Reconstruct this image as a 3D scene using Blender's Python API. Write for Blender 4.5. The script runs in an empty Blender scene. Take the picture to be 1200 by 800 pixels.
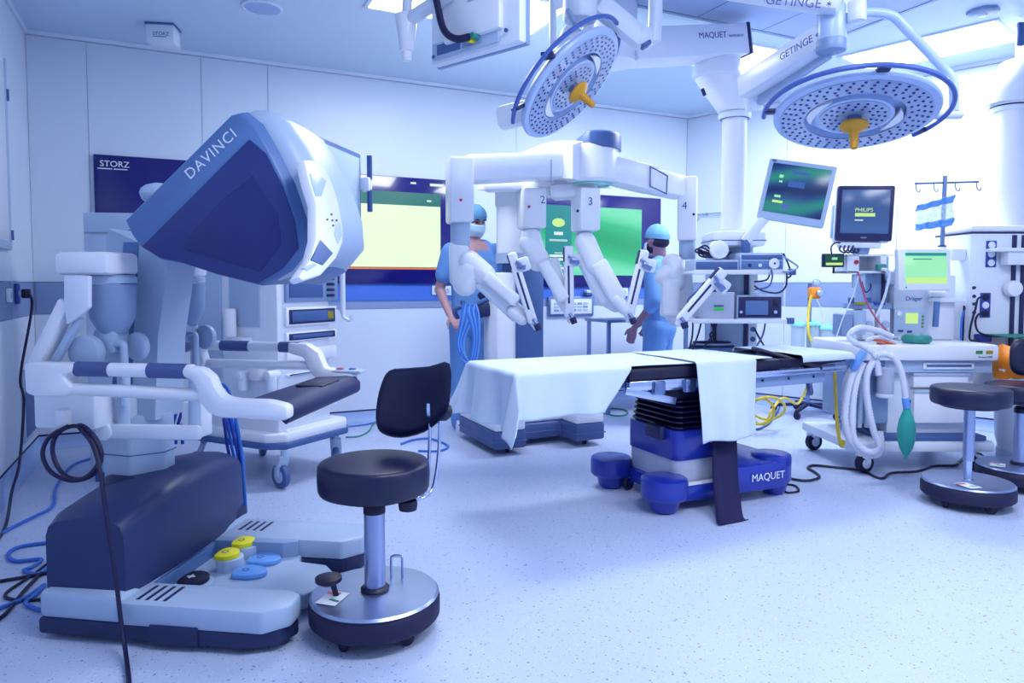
import bpy, bmesh, math, random
from mathutils import Matrix, Vector, Euler
random.seed(7)
C = bpy.context.scene.collection
scene = bpy.context.scene
PI = math.pi
R = math.radians

# ------------------------------------------------------------------ camera
CAM_H, FPX, HOR, PITCH = 1.2, 820.0, 333.0, R(2.8)
CYP = HOR + FPX * math.tan(PITCH)
cam_data = bpy.data.cameras.new('camera')
cam = bpy.data.objects.new('camera', cam_data)
C.objects.link(cam)
cam.location = (0, 0, CAM_H)
cam.rotation_euler = (PI / 2 - PITCH, 0, 0)
cam_data.sensor_width = 36.0
cam_data.lens = 36.0 * FPX / 1200.0
cam_data.shift_y = (CYP - 400.0) / 1200.0
cam_data.clip_start = 0.05
scene.camera = cam

# ------------------------------------------------------------------ world, exposure
world = bpy.data.worlds.new('world')
scene.world = world
world.use_nodes = True
world.node_tree.nodes['Background'].inputs[0].default_value = (0.35, 0.5, 1.0, 1)
world.node_tree.nodes['Background'].inputs[1].default_value = 0.3
vs = scene.view_settings
vs.view_transform = 'Standard'
vs.look = 'None'
EXPO = -0.95
vs.exposure = EXPO
vs.gamma = 1.0
vs.use_curve_mapping = False
LIGHT_COL = (0.91, 0.942, 1.0)
PANEL_W = 62.0        # watts of each ceiling panel

# ------------------------------------------------------------------ maths helpers
def ray(px, py):
    x = (px - 600.0) / FPX
    up = -(py - CYP) / FPX
    return Vector((x, math.cos(PITCH) + up * math.sin(PITCH), -math.sin(PITCH) + up * math.cos(PITCH)))
CAMP = Vector((0, 0, CAM_H))
def P(px, py, Y):
    d = ray(px, py); return CAMP + d * (Y / d.y)
def Fz(px, py, z=0.0):
    d = ray(px, py); return CAMP + d * ((z - CAM_H) / d.z)
def onplane(px, py, p0, n):
    d = ray(px, py); n = Vector(n)
    return CAMP + d * ((Vector(p0) - CAMP).dot(n) / d.dot(n))
def sm(pts, k=6, closed=False):
    pts = [Vector(p) for p in pts]; out = []; n = len(pts)
    rng = n if closed else n - 1
    for i in range(rng):
        p0 = pts[(i - 1) % n] if (closed or i > 0) else pts[0]
        p1, p2 = pts[i], pts[(i + 1) % n]
        p3 = pts[(i + 2) % n] if (closed or i + 2 < n) else pts[-1]
        for j in range(k):
            t = j / k
            out.append(0.5 * ((2 * p1) + (-p0 + p2) * t + (2 * p0 - 5 * p1 + 4 * p2 - p3) * t * t + (-p0 + 3 * p1 - 3 * p2 + p3) * t ** 3))
    if not closed: out.append(pts[-1])
    return out
def lerp(a, b, t): return a + (b - a) * t

# ------------------------------------------------------------------ materials
def lin(c):
    if isinstance(c, str):
        c = tuple(int(c[i:i + 2], 16) / 255 for i in (0, 2, 4))
    return tuple((x / 12.92 if x <= 0.04045 else ((x + 0.055) / 1.055) ** 2.4) for x in c)
MATS = {}
def mat(name, col, rough=0.5, metal=0.0, var=0.06, scale=8.0, bump=0.0, bscale=200.0, spec=0.5, emit=None, es=1.0, alpha=1.0, trans=0.0, coat=0.0):
    m = bpy.data.materials.new(name); m.use_nodes = True
    nt = m.node_tree; b = nt.nodes['Principled BSDF']
    col = lin(col)
    tc = nt.nodes.new('ShaderNodeTexCoord')
    nz = nt.nodes.new('ShaderNodeTexNoise'); nz.inputs['Scale'].default_value = scale; nz.inputs['Detail'].default_value = 3
    nt.links.new(tc.outputs['Object'], nz.inputs['Vector'])
    mx = nt.nodes.new('ShaderNodeMix'); mx.data_type = 'RGBA'
    mx.inputs['A'].default_value = tuple(min(1, c * (1 + var)) for c in col) + (1,)
    mx.inputs['B'].default_value = tuple(c * (1 - var) for c in col) + (1,)
    nt.links.new(nz.outputs['Fac'], mx.inputs['Factor'])
    nt.links.new(mx.outputs['Result'], b.inputs['Base Color'])
    b.inputs['Roughness'].default_value = rough
    b.inputs['Metallic'].default_value = metal
    b.inputs['Specular IOR Level'].default_value = spec
    b.inputs['Alpha'].default_value = alpha
    b.inputs['Transmission Weight'].default_value = trans
    b.inputs['Coat Weight'].default_value = coat
    if emit is not None:
        b.inputs['Emission Color'].default_value = lin(emit) + (1,)
        b.inputs['Emission Strength'].default_value = es / 2 ** EXPO
    if bump:
        n2 = nt.nodes.new('ShaderNodeTexNoise'); n2.inputs['Scale'].default_value = bscale
        nt.links.new(tc.outputs['Object'], n2.inputs['Vector'])
        bp = nt.nodes.new('ShaderNodeBump'); bp.inputs['Strength'].default_value = bump; bp.inputs['Distance'].default_value = 0.002
        nt.links.new(n2.outputs['Fac'], bp.inputs['Height']); nt.links.new(bp.outputs['Normal'], b.inputs['Normal'])
    MATS[name] = m
    return m
mat('wall', 'd9e5f7', 0.35, var=0.02, scale=1.5)
mat('wall_joint', 'c6d4ee', 0.6)
mat('band', '8a9fca', 0.45)
mat('band_blue', '4a78dc', 0.4)
mat('skirting', '9db6e4', 0.5)
mat('dark_trim', '10124e', 0.5)
mat('ceiling', 'c9def4', 0.5, var=0.02, scale=1.0)
mat('ceiling_grey', 'a6bce8', 0.45)
mat('trim_white', 'dbe6fb', 0.4)
mat('white', 'e4ecfa', 0.32, var=0.02)
mat('white_warm', 'eef2fc', 0.28, var=0.02)
mat('cool_grey', 'aec3e0', 0.38, var=0.03)
mat('mid_grey', '86a0c8', 0.4, var=0.03)
mat('slate', '43629c', 0.42, var=0.03)
mat('slate_light', '587bb4', 0.4, var=0.03)
mat('console_dark', '27377c', 0.42, var=0.08, scale=4)
mat('console_panel', '1d2a70', 0.5, var=0.12, scale=5)
mat('block_navy', '263468', 0.42, var=0.12, scale=5, bump=0.15, bscale=300)
mat('navy', '1a2258', 0.45)
mat('bumper', '465a90', 0.5)
mat('bumper_dark', '1f2958', 0.55)
mat('black', '0b0c34', 0.45, var=0.2)
mat('black_gloss', '0a0834', 0.15, var=0.2)
mat('rubber', '10103e', 0.6, var=0.2)
mat('leather', '12143e', 0.38, var=0.2, scale=5, bump=0.2, bscale=350)
mat('steel', 'c6d2ec', 0.22, metal=1.0, var=0.05)
mat('steel_dark', '8494bc', 0.3, metal=1.0)
mat('brushed', 'a4b2d4', 0.33, metal=0.9, var=0.05)
mat('table_blue', '1c33a4', 0.3, var=0.06, coat=0.3)
mat('table_blue_dark', '152480', 0.4)
mat('table_grey', 'b3bdd6', 0.4)
mat('strap', '15124a', 0.8, bump=0.5, bscale=500)
mat('drape', 'd6e6fb', 0.85, var=0.03, bump=0.3, bscale=600)
mat('scrub', '6a9cdc', 0.85, var=0.06, bump=0.3, bscale=300)
mat('scrub_cap', '6aa0cc', 0.85, var=0.08, bump=0.3, bscale=300)
mat('mask', 'c4e2f6', 0.85, var=0.03)
mat('skin', 'b98d96', 0.55, var=0.05)
mat('skin_dark', '8c6a86', 0.55, var=0.05)
mat('hair', '1c1a40', 0.7, var=0.2)
mat('yellow', 'f2ea1e', 0.4, var=0.04)
mat('yellow_hose', 'e2c93a', 0.4)
mat('pedal_blue', '6aa4f0', 0.4, var=0.04)
mat('cable_blue', '3a78dc', 0.45)
mat('cable_dblue', '2147b4', 0.45)
mat('cable_black', '0e0c40', 0.45)
mat('cable_green', '2f8f86', 0.45)
mat('cable_orange', 'e2602a', 0.45)
mat('cable_red', 'c05a7e', 0.45)
mat('green_bag', '2fae9e', 0.4, var=0.05)
mat('orange', 'f08a1c', 0.45)
mat('lamp_yellow', 'd89a1c', 0.4)
mat('lamp_ring', '4763b4', 0.35)
mat('lamp_body', 'b4cbf2', 0.3)
mat('lens_dark', '22378e', 0.2)
mat('lens', '9db2d8', 0.15, coat=0.5)
mat('socket_blue', '24429e', 0.4)
mat('red_dot', 'b81a3c', 0.4)
mat('text_white', 'e8effc', 0.5)
mat('text_blue', '2b3f96', 0.5)
mat('green_label', '2fdc4a', 0.5)
mat('green_mark', '2f9c54', 0.5)
mat('yellow_mark', 'a8942a', 0.5)
mat('screen_frame', '160e70', 0.15, var=0.1, coat=0.4)
mat('screen_off', '10085c', 0.12, var=0.1, coat=0.4)
mat('teal_lid', '8fe0dc', 0.35)
mat('clear', 'd8ecfa', 0.1, alpha=0.38, var=0.02)
mat('hose_white', 'dfe6f8', 0.35, alpha=0.92)
mat('panel_light', 'ffffff', 0.5, emit='f2f7ff', es=6.0)
mat('screen_white', '0a0a20', 0.25, emit='ecffda', es=1.0)
mat('ui_dark', '0a0a20', 0.25, emit='2f7f78', es=0.9)
mat('ui_lime', '0a0a20', 0.25, emit='c8f28c', es=1.0)
mat('ui_mint', '0a0a20', 0.25, emit='9cf0b8', es=1.0)
mat('ui_teal', '0a0a20', 0.25, emit='1f8f92', es=1.0)
mat('ui_orange', '0a0a20', 0.25, emit='e8823a', es=0.9)
mat('ui_white', '0a0a20', 0.25, emit='dff6ee', es=1.0)
mat('ui_blue', '0a0a20', 0.25, emit='3f64b8', es=0.9)
mat('ui_darkgreen', '0a0a20', 0.25, emit='14503f', es=0.8)

def emissive_swirl(name, c1, c2, c3, es, scale=2.0, dist=2.5):
    m = bpy.data.materials.new(name); m.use_nodes = True
    nt = m.node_tree; b = nt.nodes['Principled BSDF']
    tc = nt.nodes.new('ShaderNodeTexCoord')
    wv = nt.nodes.new('ShaderNodeTexWave'); wv.inputs['Scale'].default_value = scale; wv.inputs['Distortion'].default_value = dist
    wv.inputs['Detail'].default_value = 1.0; wv.bands_direction = 'DIAGONAL'
    mp = nt.nodes.new('ShaderNodeMapping')
    nt.links.new(tc.outputs['Object'], mp.inputs['Vector']); mp.inputs['Rotation'].default_value = (0, 0.6, 0)
    nt.links.new(mp.outputs['Vector'], wv.inputs['Vector'])
    cr = nt.nodes.new('ShaderNodeValToRGB')
    e = cr.color_ramp.elements
    e[0].color = lin(c1) + (1,); e[1].color = lin(c3) + (1,)
    k = e.new(0.5); k.color = lin(c2) + (1,)
    nt.links.new(wv.outputs['Fac'], cr.inputs['Fac'])
    b.inputs['Base Color'].default_value = (0.01, 0.01, 0.03, 1)
    b.inputs['Roughness'].default_value = 0.2
    nt.links.new(cr.outputs['Color'], b.inputs['Emission Color'])
    b.inputs['Emission Strength'].default_value = es / 2 ** EXPO
    MATS[name] = m
emissive_swirl('screen_green', '1fb06c', '35c987', '7df0bc', 0.95, 0.7, 1.2)
emissive_swirl('screen_dim', '14306c', '2b5f92', '2f9a8c', 0.75, 2.2, 3.0)
emissive_swirl('screen_monitor', '3f62a4', '4a72b4', '3d5aa8', 0.75, 1.0, 1.0)

# speckled vinyl floor
def floor_material():
    m = bpy.data.materials.new('floor_vinyl'); m.use_nodes = True
    nt = m.node_tree; b = nt.nodes['Principled BSDF']
    tc = nt.nodes.new('ShaderNodeTexCoord')
    big = nt.nodes.new('ShaderNodeTexNoise'); big.inputs['Scale'].default_value = 1.3; big.inputs['Detail'].default_value = 4
    nt.links.new(tc.outputs['Object'], big.inputs['Vector'])
    base = nt.nodes.new('ShaderNodeMix'); base.data_type = 'RGBA'
    base.inputs['A'].default_value = lin('c6d2ee') + (1,); base.inputs['B'].default_value = lin('b2c2e6') + (1,)
    nt.links.new(big.outputs['Fac'], base.inputs['Factor'])
    prev = base.outputs['Result']
    for sc, th, col in ((48, 0.19, '7088c4'), (70, 0.16, 'dfe9fb'), (95, 0.19, '7c92cc')):
        vo = nt.nodes.new('ShaderNodeTexVoronoi'); vo.inputs['Scale'].default_value = sc
        nz = nt.nodes.new('ShaderNodeTexNoise'); nz.inputs['Scale'].default_value = sc * 0.55
        nt.links.new(tc.outputs['Object'], vo.inputs['Vector']); nt.links.new(tc.outputs['Object'], nz.inputs['Vector'])
        add = nt.nodes.new('ShaderNodeMath'); add.operation = 'MULTIPLY_ADD'; add.inputs[1].default_value = 0.5; 
        nt.links.new(nz.outputs['Fac'], add.inputs[0]); nt.links.new(vo.outputs['Distance'], add.inputs[2])
        lt = nt.nodes.new('ShaderNodeMath'); lt.operation = 'LESS_THAN'; lt.inputs[1].default_value = th + 0.2
        nt.links.new(add.outputs[0], lt.inputs[0])
        mx = nt.nodes.new('ShaderNodeMix'); mx.data_type = 'RGBA'
        nt.links.new(lt.outputs[0], mx.inputs['Factor']); nt.links.new(prev, mx.inputs['A'])
        mx.inputs['B'].default_value = lin(col) + (1,)
        prev = mx.outputs['Result']
    nt.links.new(prev, b.inputs['Base Color'])
    b.inputs['Roughness'].default_value = 0.42
    b.inputs['Specular IOR Level'].default_value = 0.35
    MATS['floor'] = m
floor_material()

# ------------------------------------------------------------------ mesh builder
def rot_to(d):
    d = Vector(d).normalized()
    return d.to_track_quat('Z', 'Y').to_matrix().to_4x4()
MW = {}
BOXC = {}
class MB:
    def __init__(self): self.v = []; self.f = []
    def add(self, vs_, fs, M=None):
        o = len(self.v)
        if M is not None: vs_ = [M @ Vector(p) for p in vs_]
        self.v.extend([tuple(p) for p in vs_])
        self.f.extend([tuple(i + o for i in f) for f in fs])
        return self
    def box(self, c, s, bev=0.0, rz=0.0, M=None, seg=2):
        key = (round(s[0], 4), round(s[1], 4), round(s[2], 4), bev, seg)
        if key not in BOXC:
            bm = bmesh.new(); bmesh.ops.create_cube(bm, size=1.0)
            for v in bm.verts: v.co = Vector((v.co.x * s[0], v.co.y * s[1], v.co.z * s[2]))
            if bev > 0:
                bmesh.ops.bevel(bm, geom=bm.edges[:], offset=min(bev, 0.49 * min(s)), segments=seg, profile=0.5, affect='EDGES')
            bm.verts.index_update()
            BOXC[key] = ([v.co.copy() for v in bm.verts], [[v.index for v in f.verts] for f in bm.faces]); bm.free()
        vs_, fs = BOXC[key]
        T = Matrix.Translation(Vector(c)) @ Matrix.Rotation(rz, 4, 'Z')
        if M is not None: T = M @ T
        return self.add(vs_, fs, T)
    def b2(self, a, b, bev=0.0, seg=2, M=None):
        a, b = Vector(a), Vector(b)
        return self.box((a + b) / 2, [max(abs(x), 1e-4) for x in (b - a)], bev, 0, M, seg)
    def obox(self, p0, p1, w, h, bev=0.0, up=(0, 0, 1), ext=0.0, seg=2):
        """box running from p0 to p1; w sideways, h along up"""
        p0, p1 = Vector(p0), Vector(p1); d = (p1 - p0); L = d.length; d = d / L
        up = Vector(up); x = d.cross(up)
        if x.length < 1e-4: x = d.cross(Vector((0, 1, 0)))
        x.normalize(); u = x.cross(d).normalized()
        M = Matrix((x, d, u)).transposed().to_4x4(); M.translation = (p0 + p1) / 2
        return self.box((0, 0, 0), (w, L + 2 * ext, h), bev, 0, M, seg)
    def cyl(self, p0, p1, r0, r1=None, n=20, bev=0.0):
        p0, p1 = Vector(p0), Vector(p1); r1 = r0 if r1 is None else r1
        L = (p1 - p0).length
        if bev > 0:
            k = min(bev, L * 0.45, r0 * 0.9, r1 * 0.9)
            prof = [(0, 0), (r0 - k, 0), (r0 - k * 0.3, k * 0.3), (r0, k), (r1, L - k), (r1 - k * 0.3, L - k * 0.3), (r1 - k, L), (0, L)]
        else: prof = [(0, 0), (r0, 0), (r1, L), (0, L)]
        M = rot_to(p1 - p0); M.translation = p0
        return self.lathe(prof, n=n, M=M)
    def lathe(self, prof, c=(0, 0, 0), n=28, M=None, sx=1.0, sy=1.0):
        vs_, fs = [], []; idx = []
        for r, z in prof:
            if abs(r) < 1e-6: idx.append([len(vs_)]); vs_.append(Vector((0, 0, z)))
            else:
                idx.append(list(range(len(vs_), len(vs_) + n)))
                for i in range(n):
                    a = 2 * PI * i / n; vs_.append(Vector((r * math.cos(a) * sx, r * math.sin(a) * sy, z)))
        for a, b in zip(idx, idx[1:]):
            if len(a) == 1 and len(b) == 1: continue
            for i in range(n):
                j = (i + 1) % n
                if len(a) == 1: fs.append((a[0], b[i], b[j]) if True else None)
                elif len(b) == 1: fs.append((a[i], a[j], b[0]))
                else: fs.append((a[i], a[j], b[j], b[i]))
        T = Matrix.Translation(Vector(c))
        return self.add(vs_, fs, (M @ T) if M is not None else T)
    def tube(self, pts, r, n=8, closed=False, flat=1.0, up=None):
        pts = [Vector(p) for p in pts]; m = len(pts); rings = []
        nrm = None
        for i, p in enumerate(pts):
            if closed: d = pts[(i + 1) % m] - pts[i - 1]
            else: d = pts[min(i + 1, m - 1)] - pts[max(i - 1, 0)]
            if d.length < 1e-9: d = Vector((0, 0, 1))
            d.normalize()
            if nrm is None:
                nrm = d.orthogonal().normalized() if up is None else (Vector(up) - d * Vector(up).dot(d)).normalized()
            else:
                nrm = nrm - d * nrm.dot(d)
                nrm = nrm.normalized() if nrm.length > 1e-6 else d.orthogonal().normalized()
            b = d.cross(nrm); rr = r[i] if isinstance(r, (list, tuple)) else r
            rings.append([p + (nrm * math.cos(2 * PI * k / n) * flat + b * math.sin(2 * PI * k / n)) * rr for k in range(n)])
        return self.loft(rings, cap=not closed, wrap=closed)
    def loft(self, rings, cap=True, wrap=False):
        n = len(rings[0]); vs_ = [p for r in rings for p in r]; fs = []
        m = len(rings)
        for i in range(m if wrap else m - 1):
            a, b = i * n, ((i + 1) % m) * n
            for k in range(n):
                j = (k + 1) % n; fs.append((a + k, a + j, b + j, b + k))
        if cap:
            fs.append(tuple(range(n))[::-1]); fs.append(tuple(range((m - 1) * n, m * n)))
        return self.add(vs_, fs)
    def grid(self, rows):
        n = len(rows[0]); vs_ = [p for r in rows for p in r]; fs = []
        for i in range(len(rows) - 1):
            for k in range(n - 1):
                fs.append((i * n + k, i * n + k + 1, (i + 1) * n + k + 1, (i + 1) * n + k))
        return self.add(vs_, fs)
    def prism(self, poly, z0, z1, bev=0.0, M=None, seg=2):
        """polygon in local xy extruded z0..z1"""
        bm = bmesh.new()
        vb = [bm.verts.new((p[0], p[1], z0)) for p in poly]; vt = [bm.verts.new((p[0], p[1], z1)) for p in poly]
        bm.faces.new(vb[::-1]); bm.faces.new(vt); n = len(poly)
        for i in range(n): bm.faces.new((vb[i], vb[(i + 1) % n], vt[(i + 1) % n], vt[i]))
        bmesh.ops.recalc_face_normals(bm, faces=bm.faces[:])
        if bev > 0: bmesh.ops.bevel(bm, geom=bm.edges[:], offset=bev, segments=seg, profile=0.5, affect='EDGES', clamp_overlap=True)
        bm.verts.index_update()
        self.add([v.co.copy() for v in bm.verts], [[v.index for v in f.verts] for f in bm.faces], M); bm.free()
        return self
    def sphere(self, c, r, n=16, M=None):
        r = (r, r, r) if not isinstance(r, (tuple, list)) else r
        prof = [(math.sin(PI * i / (n // 2)), -math.cos(PI * i / (n // 2))) for i in range(n // 2 + 1)]
        prof[0] = (0, -1); prof[-1] = (0, 1)
        T = Matrix.Translation(Vector(c)) @ Matrix.Diagonal((r[0], r[1], r[2], 1))
        return self.lathe(prof, n=n, M=(M @ T) if M is not None else T)
    def torus(self, M, r, rr, n=36, k=8, arc=2 * PI, a0=0.0):
        closed = abs(arc - 2 * PI) < 1e-6
        cnt = n if closed else n + 1
        pts = [M @ Vector((r * math.cos(a0 + arc * i / n), r * math.sin(a0 + arc * i / n), 0)) for i in range(cnt)]
        return self.tube(pts, rr, k, closed=closed)
    def build(self, name, m, parent=None, world=False, angle=38, loc=None):
        me = bpy.data.meshes.new(name)
        v = self.v
        if world and parent is not None:
            Mi = MW[parent.name].inverted(); v = [tuple(Mi @ Vector(p)) for p in v]
        if loc is not None and parent is None:
            l = Vector(loc); v = [tuple(Vector(p) - l) for p in v]
        me.from_pydata(v, [], self.f); me.update()
        bm = bmesh.new(); bm.from_mesh(me); bmesh.ops.recalc_face_normals(bm, faces=bm.faces[:]); bm.to_mesh(me); bm.free()
        me.polygons.foreach_set('use_smooth', [True] * len(me.polygons))
        me.set_sharp_from_angle(angle=R(angle))
        me.materials.append(MATS[m])
        o = bpy.data.objects.new(name, me); C.objects.link(o)
        if parent is not None:
            o.parent = parent; MW[o.name] = MW[parent.name]
        elif loc is not None:
            o.location = loc; MW[o.name] = Matrix.Translation(Vector(loc))
        else: MW[o.name] = Matrix.Identity(4)
        return o

def thing(name, label, cat, loc=(0, 0, 0), rz=0.0, group=None):
    o = bpy.data.objects.new(name, None); C.objects.link(o)
    o.empty_display_size = 0.1
    o.location = loc; o.rotation_euler = (0, 0, rz)
    o['label'] = label; o['category'] = cat
    if group: o['group'] = group
    MW[o.name] = Matrix.Translation(Vector(loc)) @ Matrix.Rotation(rz, 4, 'Z')
    return o
def tag(o, label, cat, group=None):
    o['label'] = label; o['category'] = cat
    if group: o['group'] = group
    return o
def struct(o, label=None):
    o['kind'] = 'structure'
    if label: o['label'] = label
    return o
def copy_tree(o, parent=None):
    c = o.copy(); C.objects.link(c)
    if parent is not None: c.parent = parent
    for ch in list(o.children): copy_tree(ch, c)
    return c
def text_part(body, M, size, m, parent, name='lettering', world=False, depth=0.0006, spacing=1.0, align='LEFT', shear=0.0):
    cu = bpy.data.curves.new(name, 'FONT'); cu.body = body; cu.size = size; cu.extrude = depth; cu.space_character = spacing
    cu.align_x = align; cu.resolution_u = 3; cu.shear = shear
    ob = bpy.data.objects.new(name, cu); C.objects.link(ob)
    bpy.context.view_layer.update()
    me = bpy.data.meshes.new_from_object(ob.evaluated_get(bpy.context.evaluated_depsgraph_get()))
    bpy.data.objects.remove(ob); bpy.data.curves.remove(cu)
    if world: M = MW[parent.name].inverted() @ M
    me.transform(M); me.materials.clear(); me.materials.append(MATS[m]); me.name = name
    o = bpy.data.objects.new(name, me); C.objects.link(o); o.parent = parent; MW[o.name] = MW[parent.name]
    return o
def frame3(o, x, y):
    """matrix with local X along x, local Y along y (orthonormalised), at o"""
    x = Vector(x).normalized(); y = Vector(y); z = x.cross(y).normalized(); y = z.cross(x)
    M = Matrix((x, y, z)).transposed().to_4x4(); M.translation = Vector(o); return M
def caster(T, name, c, rz, r=0.05, w=0.025, top=None, two=False, mw='rubber', mc='cool_grey'):
    """caster part: fork with a wheel sub-part; c = ground point, local to T"""
    c = Vector(c); d = Vector((math.cos(rz), math.sin(rz), 0)); s = Vector((-d.y, d.x, 0)); top = top or r * 2.3
    k = MB(); ax = c + Vector((0, 0, r))
    sw = c + Vector((0, 0, top)) - d * r * 0.5
    k.cyl(sw - Vector((0, 0, r * 0.5)), sw, r * 0.3, n=12)
    k.obox(sw - Vector((0, 0, r * 0.45)), ax + Vector((0, 0, r * 0.55)), w * 2.0, r * 0.35, 0.003)
    for sg in (-1, 1): k.obox(ax + s * sg * w * 0.8 + Vector((0, 0, r * 0.75)), ax + s * sg * w * 0.8, w * 0.3, r * 0.5, 0.002, up=d)
    o = k.build(name, mc, T)
    q = MB()
    q.cyl(ax - s * w * 0.5, ax + s * w * 0.5, r, n=24, bev=w * 0.25)
    q.build('wheel', mw, o)
    h = MB(); h.cyl(ax - s * w * 0.56, ax + s * w * 0.56, r * 0.55, n=18, bev=w * 0.1); h.build('hub', mc, o)
    return o
# ================================================================== room shell
ZC = 3.0
WL0 = Vector((-3.45, 5.05, 0)); WR0 = Vector((1.88, 7.60, 0))
TD = (WR0 - WL0).normalized(); ND = Vector((-TD.y, TD.x, 0))
RD = Vector((0.728, -0.685, 0)).normalized()
RQ = WR0 + RD * 5.9
LB = WL0 - ND * 9.0
RB = Vector((5.6, -1.9, 0))
AB = math.atan2(TD.y, TD.x); AR = math.atan2(RD.y, RD.x); AL = math.atan2(ND.y, ND.x)
class Wall:
    """local x runs along the wall, +y leaves the room"""
    def __init__(s, o, ang):
        s.o = Vector(o); s.a = ang; s.x = Vector((math.cos(ang), math.sin(ang), 0)); s.n = Vector((-s.x.y, s.x.x, 0))
    def sz(s, px, py):
        p = onplane(px, py, s.o, s.n); return (p - s.o).dot(s.x), p.z
    def w(s, a, y, z): return s.o + s.x * a + s.n * y + Vector((0, 0, z))
BW = Wall(WL0, AB); RW = Wall(WR0, AR); LW = Wall(LB, AL)
def wall_empty(name, W):
    o = bpy.data.objects.new(name, None); C.objects.link(o); o.location = W.o; o.rotation_euler = (0, 0, W.a)
    o['kind'] = 'structure'; MW[o.name] = Matrix.Translation(W.o) @ Matrix.Rotation(W.a, 4, 'Z'); return o
floor_poly = [WL0 - TD * .1 + ND * .1, WR0 + ND * .15, RQ + TD * .2, RB + Vector((.2, -.2, 0)), LB - TD * .1 - ND * .2]
fl = MB(); fl.prism([(p.x, p.y) for p in floor_poly], -0.1, 0.0); struct(fl.build('floor', 'floor'), 'pale blue speckled vinyl floor')
ce = MB(); ce.prism([(p.x, p.y) for p in floor_poly], ZC, ZC + 0.1); struct(ce.build('ceiling', 'ceiling'), 'flat pale blue metal panel ceiling')

def build_wall(name, W, length, seams, band, z_band=(0.985, 1.215)):
    root = wall_empty(name, W)
    core = MB(); core.b2((-.05, 0.012, 0), (length + .05, 0.1, ZC)); core.build('wall_core', 'wall_joint', root)
    seams = [0.0] + seams + [length]
    mesh_cache = {}
    for a, b in zip(seams, seams[1:]):
        for z0, z1 in ((0.10, z_band[0]), (z_band[1], ZC - 0.03)):
            q = MB(); q.b2((a + .0015, 0.0, z0 + .003), (b - .0015, 0.0125, z1 - .003), 0.0015, 1); q.build('wall_panel', 'wall', root)
        q = MB(); q.b2((a + .012, 0.002, z_band[0]), (b - .012, 0.0125, z_band[1]), 0.001, 1); q.build('band_panel', band, root)
    return root
b_seams = [BW.sz(p, 300)[0] for p in (108, 240, 317, 605)]
b_len = (WR0 - WL0).length
wall_back = build_wall('wall_back', BW, b_len, b_seams, 'band')
r_seams = [RW.sz(p, 300)[0] for p in (920, 1050, 1180)] + [4.6]
wall_right = build_wall('wall_right', RW, 5.9, r_seams, 'band')
l_len = 9.0
l_seams = [1.5, 3.0, 4.5, 6.0] + [LW.sz(13, 340)[0], LW.sz(41, 340)[0]]
wall_left = build_wall('wall_left', LW, l_len, l_seams, 'band')
q = MB(); W2 = Wall(RQ, math.atan2((RB - RQ).y, (RB - RQ).x)); 
q.b2((0, 0, 0), ((RB - RQ).length, .1, ZC)); o = q.build('wall_far_right', 'wall'); o.location = RQ; o.rotation_euler = (0, 0, W2.a); struct(o)
q = MB(); W3 = Wall(RB, math.atan2((LB - RB).y, (LB - RB).x))
q.b2((0, 0, 0), ((LB - RB).length, .1, ZC)); o = q.build('wall_front', 'wall'); o.location = RB; o.rotation_euler = (0, 0, W3.a); struct(o)
# coved skirting with its dark top line, and pale cornice
for nm, W, ln in (('back', BW, b_len), ('right', RW, 5.9), ('left', LW, l_len)):
    e = bpy.data.objects.new('baseboard_' + nm, None); C.objects.link(e); e.location = W.o; e.rotation_euler = (0, 0, W.a); e['kind'] = 'structure'
    MW[e.name] = Matrix.Translation(W.o) @ Matrix.Rotation(W.a, 4, 'Z')
    k = MB(); prof = [(-0.075, 0.001), (-0.05, 0.004), (-0.03, 0.013), (-0.016, 0.03), (-0.006, 0.055), (-0.003, 0.092), (0.011, 0.092), (0.011, 0.001)]
    k.loft([[Vector((x, a, b)) for a, b in prof] for x in (0.0, ln)]); k.build('coved_skirting', 'skirting', e)
    k = MB(); k.b2((0, -0.004, 0.092), (ln, 0.011, 0.101)); k.build('skirting_line', 'dark_trim', e)
    e2 = bpy.data.objects.new('trim_' + {'back': '1', 'right': '2', 'left': '3'}[nm], None); C.objects.link(e2); e2.location = W.o; e2.rotation_euler = (0, 0, W.a); e2['kind'] = 'structure'
    MW[e2.name] = MW[e.name]
    k = MB(); prof = [(0.011, ZC - 0.03), (-0.012, ZC - 0.026), (-0.02, ZC - 0.001), (0.011, ZC - 0.001)]
    k.loft([[Vector((x, a, b)) for a, b in prof] for x in (0.0, ln)]); k.build('cornice_strip', 'trim_white', e2)

# ------------------------------------------------------------------ ceiling light panels
def light_panel(cx, cy, rz, label, L=1.2, Wd=0.6, on=True):
    t = thing('ceiling_light_panel', label, 'ceiling light', (cx, cy, ZC), rz, 'recessed ceiling light panels')
    k = MB()
    for s in (-1, 1):
        k.b2((-L / 2 - .02, s * Wd / 2 - .012, -.012), (L / 2 + .02, s * Wd / 2 + .012, .0)); k.b2((s * L / 2 - .012, -Wd / 2, -.012), (s * L / 2 + .012, Wd / 2, 0))
    k.build('frame', 'trim_white', t)
    k = MB(); k.b2((-L / 2 + .012, -Wd / 2 + .012, -.006), (L / 2 - .012, Wd / 2 - .012, -.001)); k.build('diffuser', 'panel_light', t)
    ld = bpy.data.lights.new('panel_light', 'AREA'); ld.shape = 'RECTANGLE'; ld.size = L - .05; ld.size_y = Wd - .05
    ld.energy = PANEL_W; ld.color = LIGHT_COL
    lo = bpy.data.objects.new('panel_light', ld); C.objects.link(lo); lo.parent = t; lo.location = (0, 0, -.02)
    return t
light_panel(3.16, 5.43, R(-48), 'bright rectangular ceiling light panel above the right hand wall', L=1.04)
light_panel(1.80, 5.66, AB, 'bright ceiling light panel half hidden behind the pendant beam')
light_panel(-0.28, 4.62, AB, 'bright ceiling light panel behind the hanging monitor back')
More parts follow.
